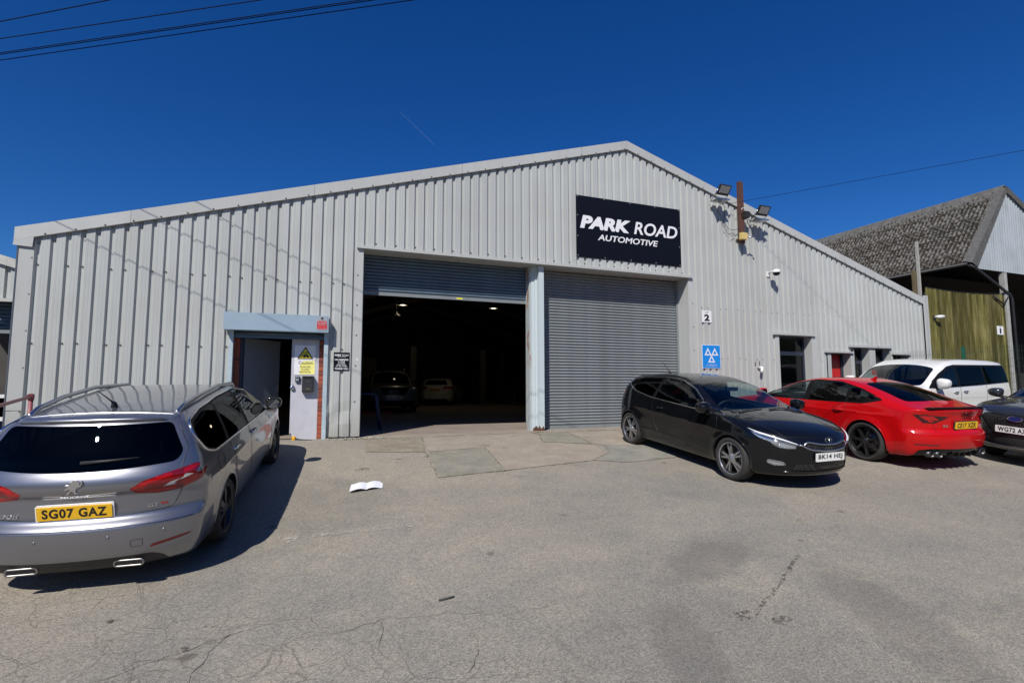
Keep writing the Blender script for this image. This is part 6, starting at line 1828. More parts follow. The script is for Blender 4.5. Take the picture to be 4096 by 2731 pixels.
for x, y, r_ in ((2.22, -7.43, .09), (2.41, -7.57, .08), (3.89, -6.48, .06), (4.42, -6.03, .05), (0.48, -1.93, .06), (-0.11, -2.34, .10), (1.29, -1.37, .07), (2.15, -1.33, .08), (2.46, -1.55, .06), (-2.17, -5.69, .05), (-1.48, -6.02, .04), (-1.6, -6.28, .05)):
    ground_patch('oil_stain', [(x+r_*1.2*math.cos(R(a))*random.uniform(.7, 1.2), y+r_*.7*math.sin(R(a))*random.uniform(.7, 1.2)) for a in range(0, 360, 40)], 0.0085, OIL)

# wooded rise added behind the viewer, to darken reflections in glass and paint
hx = np.linspace(-160, 190, 71); hy = np.linspace(0, 60, 9)
vs = []; fs = []
rr0 = np.random.default_rng(3)
for j, d in enumerate(hy):
    for i, x in enumerate(hx):
        bowl = 0.0022*(x-10)**2
        y = -30 - d + bowl
        z = -1.2 + (9.5+2.5*math.sin(x*0.11)+1.5*math.sin(x*0.37+1))*min(1, d/16) + (rr0.random()*1.6 if d > 4 else 0)
        vs.append((x, y, z))
for j in range(len(hy)-1):
    for i in range(len(hx)-1): fs.append((j*71+i, j*71+i+71, j*71+i+72, j*71+i+1))
mb = MB(); mb.add(vs, fs, True)
o = mb.build('added_hill', mat('added hill foliage', (0.040, 0.052, 0.022), 0.95, vary=0.6, vscale=0.7, spec=0.1)); o['kind'] = 'structure'

# the ragged edge of the top coat across the foreground
cm2 = MB()
for pts in ([(-2.14, -6.54), (-1.6, -6.30), (-1.33, -6.19), (-0.95, -6.13), (-0.79, -6.17)], [(-0.79, -6.17), (-0.70, -6.42), (-0.59, -6.49), (-0.42, -6.46), (-0.29, -6.41), (0.0, -6.52), (0.25, -6.57), (0.62, -6.77), (1.0, -6.76)], [(-1.33, -6.19), (-1.5, -6.6), (-1.42, -7.0)], [(-0.29, -6.41), (-0.35, -6.8), (-0.2, -7.2)], [(0.25, -6.57), (0.3, -7.0), (0.15, -7.3)]):
    p = [(x+random.uniform(-.022, .022), y+random.uniform(-.022, .022)) for x, y in dense(pts, 0.06, False)]
    cm2.tube([(x, y, ground_at(x, y)+0.002) for x, y in p], [max(.0008, random.uniform(-.004, .006)) for _ in p], n=4)
o = cm2.build('tarmac_crack', mat('crack dirt', (0.14, 0.125, 0.10), 0.95, vary=0.4, vscale=20)); o['kind'] = 'stuff'

# ------------------------------------------------------------------ things on the ground
bk = thing('booklet', 'open white booklet lying on the tarmac in front of the open door', 'booklet', (-0.11, -3.15, ground_at(-0.11, -3.15)+0.011))
paper = mat('paper', (0.80, 0.80, 0.84), 0.6)
for nm, sgn in (('left_page', -1), ('right_page', 1)):
    vs = []; fs = []
    for i in range(9):
        t = i/8
        lx = sgn*0.215*t
        lz = 0.022*math.sin(PI*min(1, t*1.15))*(1-t*0.4)+0.004
        for v in (-0.155, 0.155):
            sk = 0.03*sgn*t
            vs.append((lx-0.01+v*0.14, v+sk+0.10*lx*0.3, lz+0.094*(v)))
    for i in range(8): fs.append((2*i, 2*i+1, 2*i+3, 2*i+2))
    mb = MB(); mb.add(vs, fs, True); mb.build(nm, paper, bk)
sk = [(0.16, -6.35), (0.22, -6.352), (0.285, -6.345)]
tag(MB().tube([(x, y, ground_at(x, y)+0.012) for x, y in sk], [0.008, 0.009, 0.006], n=6).build('stick', mat('twig', (0.05, 0.055, 0.05), 0.8)), 'short dark stick lying on the tarmac in the foreground', 'stick')
db = MB()
for i in range(90):
    x = random.uniform(-0.62, 0.45); y = -0.06-abs(random.gauss(0, 0.09))
    s_ = random.uniform(0.004, 0.016)
    M = T(x, y, ground_at(x, y)+0.012) @ Matrix.Rotation(random.uniform(0, 6), 4, 'Z') @ Matrix.Rotation(random.uniform(0, 1), 4, 'X')
    db.box(-s_, s_, -s_*.7, s_*.7, -s_*.5, s_*.5, M)
o = db.build('rubble', mat('rubble', (0.40, 0.37, 0.33), 0.9, vary=0.4, vscale=30)); tag(o, 'crumbs of broken plaster along the foot of the wall by the open door', 'rubble', kind='stuff')
pb = MB()
for i in range(700):
    x = random.uniform(-4, 7); y = random.uniform(-8.2, -0.3); s_ = random.uniform(0.002, 0.006)
    M = T(x, y, ground_at(x, y)+0.006) @ Matrix.Rotation(random.uniform(0, 6), 4, 'Z')
    pb.box(-s_, s_, -s_*.7, s_*.7, -s_*.5, s_*.5, M)
o = pb.build('grit', mat('grit', (0.30, 0.28, 0.25), 0.9, vary=0.5, vscale=3)); tag(o, 'loose grit scattered over the tarmac', 'grit', kind='stuff')
ms_ = MB()
for i in range(420):
    a = random.random()
    if i < 260: x = random.uniform(-6.2, -4.9); y = random.uniform(-0.35, -0.02)
    else: x = random.choice([random.gauss(3.75, .12), random.gauss(0.3, .35), random.gauss(5.2, .3)]); y = -0.22-abs(random.gauss(0, .03)); 
    s_ = random.uniform(0.006, 0.022)
    z = ground_at(x, y)
    q = random.uniform(0, 6)
    ms_.add([(x+s_*math.cos(q), y+s_*math.sin(q), z), (x+s_*math.cos(q+2), y+s_*math.sin(q+2), z), (x+s_*math.cos(q+4), y+s_*math.sin(q+4), z+0.004), (x, y, z+s_*1.1)], [(0, 1, 3), (1, 2, 3), (2, 0, 3)])
o = ms_.build('moss', mat('moss', (0.07, 0.075, 0.02), 0.95, vary=0.5, vscale=20)); tag(o, 'moss tufts growing at the foot of the wall', 'moss', kind='stuff')

# red pipe handrail at the left
hr = thing('handrail', 'dull red pipe handrail in front of the left corner of the building', 'handrail', (-4.42, -1.63, ground_at(-4.42, -1.63)))
RP = mat('red oxide paint', (0.26, 0.075, 0.085), 0.45, vary=0.3, vscale=12)
dirv = np.array([0.134, -1.0])
def rp(t, z): return (dirv[0]*t, dirv[1]*t, z-0.083*t)
zb = ground_at(-4.42, -1.63)
top, low_ = 0.865-zb, 0.485-zb
for t in (0.0, 1.6, 3.2):
    MB().tube([rp(t, -0.05), rp(t, top)], 0.026, n=12).build('post', RP, hr)
for z in (top, low_):
    MB().tube([rp(0, z), rp(3.2, z)], 0.022, n=12).build('rail', RP, hr)
    MB().tube([rp(-0.0, z-0.05), rp(0, z+0.015), rp(0.06, z+0.012)], [0.034, 0.037, 0.033], n=12).build('fitting', RP, hr)

# ------------------------------------------------------------------ neighbour at the left
nb = thing('neighbour_unit', 'next pale corrugated unit just visible past the left corner', 'building', (0, 0, 0))
def nz(x): return 3.25 - 0.3*(x+5.87)
vs = []; fs = []
for i in range(-40, 2):
    for dx, dy in RIBP:
        x = -5.80+0.2*i+dx
        if x > -5.5: continue
        vs += [(x, 1.0+dy, 2.54), (x, 1.0+dy, nz(x)-0.12)]
for i in range(len(vs)//2-1): fs.append((2*i, 2*i+2, 2*i+3, 2*i+1))
mb = MB(); mb.add(vs, fs); mb.build('cladding_sheet', CL, nb)
MB().prism([(-14, nz(-14)), (-5.5, nz(-5.5)), (-5.5, nz(-5.5)-0.16), (-14, nz(-14)-0.16)], 0.94, 0.99).build('verge_flashing', mat('stained verge', (0.46, 0.46, 0.42), 0.6, vary=0.25, vscale=6), nb)
MB().box(-14, -5.5, 0.93, 1.0, 2.48, 2.54).build('lintel_trim', CL2, nb)
shn = empty('roller_shutter', (-13, 1.3, 0), parent=nb)
smn = slat_mesh(7.4); smn.materials.append(MATS['galvanised sky tint'])
for i in range(8): link('slat', smn, None, shn, (0, 0, 2.02+0.07*i))
MB().box(0, 7.4, -.012, .02, 1.95, 2.015).build('bottom_rail', MATS['galvanised'], shn)
MB().prism([(-14, nz(-14)), (-5.5, nz(-5.5)), (-5.5, nz(-5.5)-.1), (-14, nz(-14)-.1)], 1.0, 15).build('roof', MATS['roof sheet'], nb)
MB().box(-14, -5.55, 14.8, 15, -.3, 3.3).box(-5.65, -5.5, 1.05, 15, -.3, 3.1).build('side_wall', MATS['dark interior wall'], nb)
sheet('neighbour_floor', [(-14, 0.8), (-5.6, 0.8), (-5.6, 15), (-14, 15)], 0.0, MATS['concrete floor'])
wn_ = empty('window', (0, 0, 0), parent=nb)
MB().box(-6.9, -5.66, 1.10, 1.16, 0.80, 0.86).box(-6.9, -5.66, 1.10, 1.16, 0.40, 0.47).box(-6.9, -6.84, 1.10, 1.16, 0.47, 0.80).build('frame', MATS['white plastic'], wn_)
MB().box(-6.84, -5.66, 1.12, 1.13, 0.47, 0.80).build('pane', MATS['privacy glass'], wn_)

# ------------------------------------------------------------------ shed with the mossy roof at the right
sh = thing('shed', 'open timber and asbestos shed with a steep mossy corrugated roof', 'building', (0, 0, 0))
EA, RI = Vector((19.9, 0, 5.20)), Vector((22.2, 0, 8.12))
slope_v = (RI-EA); slen = slope_v.length; slope_u = slope_v.normalized()
nrm = Vector((-slope_u.z, 0, slope_u.x))
def moss_roof_mat():
    m, N, L, b = nmat('mossy asbestos')
    tc = N.new('ShaderNodeTexCoord')
    n = N.new('ShaderNodeTexNoise'); n.inputs['Scale'].default_value = 7.5; n.inputs['Detail'].default_value = 10; n.inputs['Roughness'].default_value = 0.72
    L.new(tc.outputs['Object'], n.inputs['Vector'])
    n3 = N.new('ShaderNodeTexNoise'); n3.inputs['Scale'].default_value = 1.2; n3.inputs['Detail'].default_value = 4; L.new(tc.outputs['Object'], n3.inputs['Vector'])
    ad = N.new('ShaderNodeMath'); ad.operation = 'MULTIPLY_ADD'; ad.inputs[1].default_value = 0.35; L.new(n3.outputs['Fac'], ad.inputs[0]); L.new(n.outputs['Fac'], ad.inputs[2])
    sx = N.new('ShaderNodeSeparateXYZ'); L.new(tc.outputs['Object'], sx.inputs[0])
    w1 = N.new('ShaderNodeMath'); w1.operation = 'MULTIPLY'; w1.inputs[1].default_value = 2*PI/0.146; L.new(sx.outputs['X'], w1.inputs[0])
    w2 = N.new('ShaderNodeMath'); w2.operation = 'COSINE'; L.new(w1.outputs[0], w2.inputs[0])
    w3 = N.new('ShaderNodeMath'); w3.operation = 'MULTIPLY_ADD'; w3.inputs[1].default_value = 0.055; L.new(w2.outputs[0], w3.inputs[0]); L.new(ad.outputs[0], w3.inputs[2])
    ad = w3
    cr = N.new('ShaderNodeValToRGB'); E = cr.color_ramp.elements
    E[0].position = 0.58; E[0].color = (0.020, 0.017, 0.013, 1)
    E[1].position = 0.66; E[1].color = (0.050, 0.045, 0.038, 1)
    e = E.new(0.70); e.color = (0.115, 0.108, 0.097, 1)
    e = E.new(0.84); e.color = (0.20, 0.19, 0.172, 1)
    L.new(ad.outputs[0], cr.inputs[0]); L.new(cr.outputs[0], b.inputs['Base Color'])
    bp = N.new('ShaderNodeBump'); bp.invert = True; bp.inputs['Strength'].default_value = 0.9; bp.inputs['Distance'].default_value = 0.05
    L.new(ad.outputs[0], bp.inputs['Height']); L.new(bp.outputs[0], b.inputs['Normal'])
    setp(b, rough=0.95, spec=0.1)
    return m
MR = moss_roof_mat()
variants = []
for v in range(3):
    vs = []; fs = []
    nu, nv = 7*8+1, 26
    rr_ = np.random.default_rng(v)
    bumps = rr_.random((nv, nu))
    for j in range(nv):
        for i in range(nu):
            u = i/(nu-1)*1.05; w = j/(nv-1)*(slen/2+0.06)
            c_ = 0.028*math.cos(2*PI*u/0.146)
            mo = 0.05*max(0, bumps[j, i]-0.62)*(1.0 if c_ < 0.01 else 0.5)
            vs.append((u, w, c_+mo))
    for j in range(nv-1):
        for i in range(nu-1): fs.append((j*nu+i, j*nu+i+1, (j+1)*nu+i+1, (j+1)*nu+i))
    me = bpy.data.meshes.new('roof_sheet'); me.from_pydata(vs, [], fs); me.polygons.foreach_set('use_smooth', [True]*len(fs)); me.update(); me.materials.append(MR)
    variants.append(me)
Mslope = Matrix(((0, slope_u.x, nrm.x, 0), (1, 0, 0, 0), (0, slope_u.z, nrm.z, 0), (0, 0, 0, 1)))   # u along y, v up the slope
for row in range(2):
    for k in range(27):
        me = variants[(k*2+row*3+k//3) % 3]
        o = link('roof_sheet', me, None, sh)
        p = EA + slope_u*(row*slen/2) + nrm*(0.02*row) + Vector((0, 0.10+k*1.022, 0))
        o.matrix_local = T(*p) @ Mslope
rc = MB()
for k in range(15):
    y0 = -0.02+k*1.9
    rc = MB()
    prof = [(-0.30, -0.36), (-0.14, -0.10), (-0.07, 0.05), (0.0, 0.09), (0.07, 0.05), (0.30, -0.07)]
    rc.prism([(22.2+a, 8.12+b) for a, b in prof]+[(22.2+a, 8.09+b) for a, b in prof[::-1]], y0, y0+1.88+0.03*(k % 2))
    rc.build('ridge_cap', mat('ridge asbestos', (0.12, 0.115, 0.105), 0.95, vary=0.5, vscale=6, bump=0.4, bscale=20) if k == 0 else MATS['ridge asbestos'], sh)
# far roof slope, verge boards, gable cladding
MB().prism([(22.2, 8.08), (29.0, 4.62), (29.0, 4.55), (22.2, 8.0)], 0.0, 28).build('far_roof_slope', MATS['ridge asbestos'], sh)
def along(a, b, t): return (a[0]+(b[0]-a[0])*t, a[1]+(b[1]-a[1])*t)
MB().add([(19.86, -0.06, 5.16), (22.17, -0.06, 8.10), (22.17, 0.16, 8.19), (19.80, 0.16, 5.24)], [(0, 1, 2, 3)]).add([(19.86, -0.06, 5.16), (22.17, -0.06, 8.10), (22.22, -0.07, 7.93), (20.16, -0.07, 5.02)], [(3, 2, 1, 0)]).build('verge_board', mat('grey verge', (0.085, 0.084, 0.08), 0.85, vary=0.35, vscale=8), sh)
MB().prism([(22.2, 8.13), (28.8, 4.78), (28.8, 4.55), (22.2, 7.88)], -0.10, -0.05).build('verge_board', MATS['grey verge'], sh)
vs = []; fs = []
x = 20.12
while x < 28.5:
    for q in range(6):
        xx = x+q*0.0243
        y = -0.03+0.016*math.cos(2*PI*q/6)
        ht = min(5.0+(xx-20.12)*1.43, 8.05-(xx-22.2)*0.507) if xx < 22.2 else 8.05-(xx-22.2)*0.507
        vs += [(xx, y, 4.98), (xx, y, max(ht, 4.985))]
    x += 0.146
for i in range(len(vs)//2-1): fs.append((2*i, 2*i+2, 2*i+3, 2*i+1))
mb = MB(); mb.add(vs, fs, True); mb.build('gable_cladding', CLW, sh)
# green boarded front, each plank
def plank_mat():
    m, N, L, b = nmat('algae plank')
    tc = N.new('ShaderNodeTexCoord'); oi = N.new('ShaderNodeObjectInfo')
    ad = N.new('ShaderNodeVectorMath'); ad.operation = 'ADD'
    cx = N.new('ShaderNodeCombineXYZ'); sc_ = N.new('ShaderNodeMath'); sc_.operation = 'MULTIPLY'; sc_.inputs[1].default_value = 40
    L.new(oi.outputs['Random'], sc_.inputs[0]); L.new(sc_.outputs[0], cx.inputs[0]); L.new(tc.outputs['Object'], ad.inputs[0]); L.new(cx.outputs[0], ad.inputs[1])
    mp = N.new('ShaderNodeMapping'); mp.inputs['Scale'].default_value = (14, 14, 0.9); L.new(ad.outputs[0], mp.inputs[0])
    n = N.new('ShaderNodeTexNoise'); n.inputs['Scale'].default_value = 1; n.inputs['Detail'].default_value = 9; n.inputs['Roughness'].default_value = 0.7; L.new(mp.outputs[0], n.inputs['Vector'])
    n2 = N.new('ShaderNodeTexNoise'); n2.inputs['Scale'].default_value = 0.9; n2.inputs['Detail'].default_value = 5; L.new(ad.outputs[0], n2.inputs['Vector'])
    m1 = N.new('ShaderNodeMath'); m1.operation = 'MULTIPLY_ADD'; m1.inputs[1].default_value = 0.7; L.new(n2.outputs['Fac'], m1.inputs[0]); L.new(n.outputs['Fac'], m1.inputs[2])
    cr = N.new('ShaderNodeValToRGB'); E = cr.color_ramp.elements
    E[0].position = 0.58; E[0].color = (0.035, 0.034, 0.012, 1); E[1].position = 0.82; E[1].color = (0.115, 0.105, 0.028, 1)
    e = E.new(1.0); e.color = (0.20, 0.175, 0.075, 1)
    L.new(m1.outputs[0], cr.inputs[0])
    mo = N.new('ShaderNodeMapRange'); mo.inputs['To Min'].default_value = 0.5; mo.inputs['To Max'].default_value = 1.4; L.new(oi.outputs['Random'], mo.inputs['Value'])
    mx = N.new('ShaderNodeMix'); mx.data_type = 'RGBA'; mx.blend_type = 'MULTIPLY'; mx.inputs['Factor'].default_value = 1
    L.new(cr.outputs[0], mx.inputs['A']); L.new(mo.outputs[0], mx.inputs['B']); L.new(mx.outputs['Result'], b.inputs['Base Color'])
    setp(b, rough=0.9, spec=0.15)
    return m
PM = plank_mat()
bw_ = empty('boarded_wall', (0, 0, 0), parent=sh)
x = 17.44; k = 0
while x < 21.62:
    w = random.uniform(0.125, 0.15)
    t = (x-17.4)/4.2
    topz = 4.13 - 0.07*math.sin(PI*min(1, t*1.0)) + 0.05*t + random.uniform(-.012, .012)
    me = MB().box(0, w-0.010, random.uniform(-.012, .006), 0.03, -0.4, topz).mesh('plank'); me.materials.append(PM)
    link('plank', me, None, bw_, (x, 0.0, 0))
    x += w; k += 1
MB().box(17.44, 21.6, 0.032, 0.06, -0.4, 4.0).build('backing_rail', MATS['dark interior wall'], bw_)
MB().tube([(17.44+4.16*i/12, 0.015, 4.155-0.07*math.sin(PI*i/12)+0.05*i/12) for i in range(13)], 0.012, n=6).build('coping', MATS['black plastic'], bw_)
MB().box(21.64, 21.80, -0.06, 0.10, -0.4, 4.95).build('post', mat('grey concrete post', (0.33, 0.33, 0.31), 0.85, vary=0.25, vscale=5), sh)
MB().box(21.80, 21.88, -0.02, 0.10, -0.4, 4.95).build('post', MATS['pale blue steel'], sh)
# inside of the shed, its deep shade put into dark surface colours
MB().box(19.95, 28.9, 27.8, 28, -0.4, 5.1).box(28.8, 29.0, 0, 28, -0.4, 4.6).box(19.95, 20.05, 6, 27.8, -.4, 5.0).build('inner_wall', MATS['dark interior wall'], sh)
MB().prism([(20.0, 5.15), (22.2, 7.9), (29, 4.5), (29, 4.45), (22.2, 7.8), (20.05, 5.1)], 0.3, 28).build('roof_lining', mat('shed shade', (0.018, 0.016, 0.014), 0.9), sh)
MB().box(20.05, 28.8, 2.6, 2.7, -0.4, 5.4).build('shade_screen', MATS['shed shade'], sh)  # near-black sheet stands in for the unlit depth behind
MB().tube([(19.80, 0.05, 5.13), (19.80, 27, 5.13)], 0.05, n=8).build('gutter', MATS['black plastic'], sh)
MB().tube([(19.85, 0.02, 5.08), (20.1, -0.02, 5.0), (21.86, -0.08, 4.16), (21.95, -0.08, 4.02), (21.97, -0.08, -0.3)], 0.045, n=8).build('downpipe', MATS['black plastic'], sh)
MB().tube([(20.95, -0.04, 4.08), (21.5, -0.06, 3.80), (21.75, -0.06, 4.08)], 0.03, n=6).build('brace', MATS['black plastic'], sh)
MB().tube([(18.2, 2.5, 5.05), (19.0, 2.2, 4.45), (19.4, 2.0, 4.0)], 0.03, n=6).build('brace', MATS['galvanised'], sh)
tp = thing('timber_post', 'thin weathered pale post rising at the right corner of the building', 'post', (17.36, 0.15, 3.4))
MB().prism([(-.02, 0), (.05, 0), (.04, 2.28), (-.005, 2.28)], -0.04, 0.04).build('shaft', mat('pale timber', (0.36, 0.35, 0.31), 0.85, vary=0.3, vscale=10, stretch=(3, 3, .5)), tp)
tp2 = thing('timber_post', 'short brown plank beside the pale post at the right corner', 'post', (17.13, 0.16, 3.3))
MB().box(-.05, .10, -0.03, 0.03, 0, 1.40).build('shaft', mat('brown timber', (0.11, 0.085, 0.04), 0.9, vary=0.4, vscale=10, stretch=(3, 3, .5)), tp2)
u1 = thing('unit_sign', 'white square UNIT 1 sign on the green boarded wall', 'sign', (21.05, -0.012, 2.745), group='unit number signs')
MB().box(0, 0.36, -0.008, 0, 0, 0.302).build('board', MATS['sign white'], u1)
lettering(u1, [('UNIT', 0.12, 0.245, 0.12, 0.032, 0.0, 0), ('1', 0.14, 0.04, 0.09, 0.18, 0.06, 0)], MATS['plate black'], -0.0085, 0.002)
wc = thing('security_camera', 'white bullet camera on the green boarded wall', 'camera', (17.72, -0.02, 3.19))
MB().tube([(0.0, 0, 0), (0.02, -0.12, 0.0), (0.17, -0.17, 0.01)], [0.035, 0.055, 0.05], n=12).build('body', MATS['white plastic'], wc)
MB().box(-.05, .05, -.02, .02, -.08, .05).build('bracket', MATS['black plastic'], wc)

# green weldmesh fence
fe = thing('mesh_fence', 'green wire mesh fence behind the white people carrier', 'fence', (0, 0, 0))
GP = mat('fence green', (0.012, 0.10, 0.055), 0.45)
GW = mat('fence wire', (0.02, 0.055, 0.04), 0.5)
fp = [(15.35, 0.45), (16.07, 0.2), (15.98, -1.65), (16.05, -3.5), (16.12, -5.9)]
for i, (x, y) in enumerate(fp[1:]):
    MB().box(x-.03, x+.03, y-.03, y+.03, -0.4, 2.08).build('post', GP, fe)
wi = MB()
for (x0, y0), (x1, y1) in zip(fp[:-1], fp[1:]):
    Lh = math.hypot(x1-x0, y1-y0)
    for k in range(int(Lh/0.05)):
        t = k*0.05/Lh
        x, y = x0+(x1-x0)*t, y0+(y1-y0)*t
        wi.tube([(x, y, 0.0), (x, y, 2.05)], 0.0028, n=3, caps=False)
    z = 0.1
    while z < 2.05:
        wi.tube([(x0, y0, z), (x1, y1, z)], 0.0034, n=3, caps=False); z += 0.2
o = wi.build('wire_mesh', GW, fe); o['kind'] = 'stuff'

# ------------------------------------------------------------------ overhead wires
def wire(name, P0, d, t0, t1, r, label, sag=0.25):
    pts = []
    for i in range(41):
        t = t0+(t1-t0)*i/40
        p = Vector(P0)+Vector(d)*t
        pts.append(p)
    o = MB().tube(pts, r, n=6).build(name, MATS['cable black'])
    return tag(o, label, 'wire', 'overhead wires')
for P0, d, lab in (((-3, -3.335, 5.798), (0.86, -0.509, 0.042), 'uppermost overhead wire in the top left of the sky'),
                   ((-3, -2.554, 6.084), (0.878, -0.477, 0.038), 'second overhead wire from the top in the left sky'),
                   ((-3, -2.068, 6.229), (0.872, -0.489, 0.028), 'upper wire of the close pair in the left sky'),
                   ((-3, -2.052, 6.214), (0.872, -0.489, 0.028), 'lower wire of the close pair in the left sky'),
                   ((-3, -1.997, 6.163), (0.871, -0.49, 0.029), 'lowest of the overhead wires in the left sky')):
    wire('overhead_wire', P0, d, -14, 34, 0.0062, lab)
o = MB().tube([(9.05, -0.08, 5.80), (9.4, -0.183, 5.832), (13, -3.52, 6.15), (20, -10.01, 6.768), (40, -28.55, 8.53)], 0.0055, n=5).build('overhead_wire', MATS['cable black'])
tag(o, 'single thin wire running from the gable up to the right', 'wire', 'overhead wires')
# faint contrail, far away
m, N, L, b = nmat('contrail vapour')
setp(b, color=(0.9, 0.9, 0.9), rough=1.0, alpha=0.018)
ct = MB().tube([(406, 2908, 1597.5), (470, 2889, 1535), (540, 2869, 1465), (601, 2852, 1405)], [2.0, 2.6, 3.2, 3.4], n=10).build('contrail', m)
tag(ct, 'faint short vapour trail in the open sky above the gable', 'contrail', kind='stuff')
# ------------------------------------------------------------------ inside the workshop
def simple_car(name, label, sp, pose, h, kind):
    c = Car(name, label, sp, pose, h=h)
    c.arches()
    for sd in (1, -1):
        c.carve('side_window', [('side', sd, smooth_poly(c.cl(sp['glass']), .05))], M_['privacy glass'])
    c.carve('windscreen', [('top', 0, smooth_poly(sp['screen'], .1))], M_['privacy glass'])
    c.carve('rear_window', [('rear', 0, smooth_poly(sp['rearglass'], .06))], M_['privacy glass'])
    return c
sp = dict(wb=2.7, track=1.58, wr=0.36, tyre_w=0.24, rim_r=0.23, arch=0.40, W0=0.92, tum=0.34, tum2=0.2, bow=0.22, crown=0.05, fplan=0.28, rplan=0.2, zbot=0.24, rake=0.05, front_max=2.28, rear_min=-2.3, khood=0.09, kf=0.09, kr=0.1, kroof=.15,
          paint=paint('silver paint', (0.36, 0.35, 0.32), metal=0.4, rough=0.3),
          top=[(2.28, .92), (2.1, 1.0), (1.5, 1.06), (1.2, 1.10), (1.05, 1.15), (0.6, 1.40), (0.2, 1.58), (-0.3, 1.66), (-1.0, 1.67), (-1.7, 1.62), (-2.0, 1.54), (-2.35, 1.2)],
          belt=[(2.2, .95), (1.3, 1.05), (0, 1.10), (-2.3, 1.16)], W=[(2.3, .76), (2.0, .88), (1.5, .91), (0, .92), (-1.6, .91), (-2.3, .80)],
          low=[(0.1, -.08), (0.25, -.05), (0.45, -.01), (0.7, 0), (1.1, -.03)], front=[(0.1, 2.12), (0.3, 2.22), (0.6, 2.26), (0.85, 2.25), (1.0, 2.12), (1.5, 1.7)],
          rear=[(0.2, -2.2), (0.5, -2.28), (1.0, -2.25), (1.5, -2.05), (2, -1.9)],
          glass=[(0.98, 1.10), (0.2, 1.50), (-0.3, 1.56), (-1.5, 1.53), (-1.85, 1.40), (-1.7, 1.2), (0, 1.12)], screen=[(1.25, .4), (1.1, .72), (0.38, .64), (0.26, .3), (0.26, -.3), (0.38, -.64), (1.1, -.72), (1.25, -.4)], rearglass=[(.5, 1.5), (.62, 1.2), (-.62, 1.2), (-.5, 1.5)])
S_ = simple_car('parked_suv', 'silver off-roader facing out inside the open workshop, at the left', sp, (2.0, 11.2, R(-92), 0.0, 0, 0), 0.035, 0)
S_.carve('grille', [('front', 0, smooth_poly([(.52, .94), (-.52, .94), (-.40, .66), (.40, .66)], .03))], M_['gloss black'])
S_.carve('lower_bumper', [('front', 0, smooth_poly([(.85, .46), (-.85, .46), (-.8, .25), (.8, .25)], .03))], M_['black plastic'])
for sd in (1, -1): S_.carve('headlamp', [('front', sd, smooth_poly([(sd*.56, .80), (sd*.9, .82), (sd*.9, .95), (sd*.56, .90)], .02))], M_['clear lens'])
S_.split(); S_.plate('SE21 CWC', True, .56, 2.275, m=M_['plate white']); S_.mirror_pair(.9, 1.15, .92, 1.12, M_['gloss black'], M_['mirror silver'])
S_.wheels(dict(n=5, twin=0, w0=.02, w1=.026), M_['rubber'], M_['alloy silver'], M_['brake steel'])
for sd in (1, -1): MB().tube([(0.1, sd*.6, 1.60), (0.0, sd*.6, 1.70), (-1.4, sd*.6, 1.70), (-1.5, sd*.6, 1.62)], .025, n=6).build('roof_rail', M_['satin chrome'], S_.root)
sp2 = dict(wb=2.73, track=1.55, wr=0.32, tyre_w=0.22, rim_r=0.23, arch=0.36, W0=0.89, tum=0.42, tum2=0.2, bow=0.24, crown=0.05, fplan=0.3, rplan=0.22, zbot=0.2, rake=0.05, front_max=2.2, rear_min=-2.2, khood=0.09, kf=0.09, kr=0.08, kroof=.15,
           paint=paint('white paint', (0.72, 0.68, 0.56), rough=0.3),
           top=[(2.2, .70), (2.0, .82), (1.5, .93), (1.1, 1.0), (0.95, 1.05), (0.5, 1.26), (0.1, 1.39), (-0.4, 1.44), (-1.2, 1.41), (-1.75, 1.33), (-1.9, 1.2), (-2.25, 1.0)],
           belt=[(2.1, .8), (1.3, .93), (0, .98), (-2.2, 1.04)], W=[(2.2, .7), (2.0, .8), (1.5, .88), (0, .89), (-1.6, .875), (-2.2, .76)],
           low=[(0.1, -.1), (0.25, -.06), (0.45, -.01), (0.6, 0), (1.0, -.03)], front=[(0.1, 2.0), (0.3, 2.15), (0.6, 2.18), (0.8, 2.1), (1.5, 1.7)],
           rear=[(0.15, -2.05), (0.4, -2.16), (0.7, -2.17), (0.9, -2.13), (1.0, -2.05), (1.3, -1.78), (1.5, -1.7)],
           glass=[(0.95, .98), (0.2, 1.32), (-0.4, 1.37), (-1.3, 1.33), (-1.6, 1.2), (-1.5, 1.05), (0, .99)], screen=[(1.1, .4), (0.98, .66), (0.3, .58), (0.2, .3), (0.2, -.3), (0.3, -.58), (0.98, -.66), (1.1, -.4)], rearglass=[(.48, 1.30), (.62, 1.05), (-.62, 1.05), (-.48, 1.30)])
H_ = simple_car('parked_hatchback', 'white hatchback seen from behind deep inside the workshop', sp2, (5.75, 17.6, R(66), 0.0, 0, 0), 0.035, 0)
for sd in (1, -1): H_.carve('tail_lamp', [('rear', sd, smooth_poly([(sd*.35, .84), (sd*.9, .84), (sd*.9, .98), (sd*.5, .96)], .02)), ('side', sd, smooth_poly([(-2.2, .84), (-1.95, .87), (-2.0, .98), (-2.2, .98)], .02))], M_['red lens'])
H_.carve('diffuser', [('rear', 0, smooth_poly([(.7, .15), (.6, .34), (-.6, .34), (-.7, .15)], .03))], M_['black plastic'])
H_.split(); H_.plate('LK70 VHN', False, .80, -2.175, m=M_['plate yellow'])
H_.wheels(dict(n=5, twin=0, w0=.02, w1=.026), M_['rubber'], M_['alloy dark'], M_['brake steel'])
# dark car beside the neighbouring unit
sp3 = dict(sp2); sp3['paint'] = M_['black paint']
D_ = simple_car('parked_car', 'dark car tucked behind the handrail at the left edge', sp3, (-7.55, -1.0, R(-80)), 0.04, 0)
D_.split(); D_.wheels(dict(n=5, twin=0, w0=.02, w1=.026), M_['rubber'], M_['alloy silver'], M_['brake steel'])
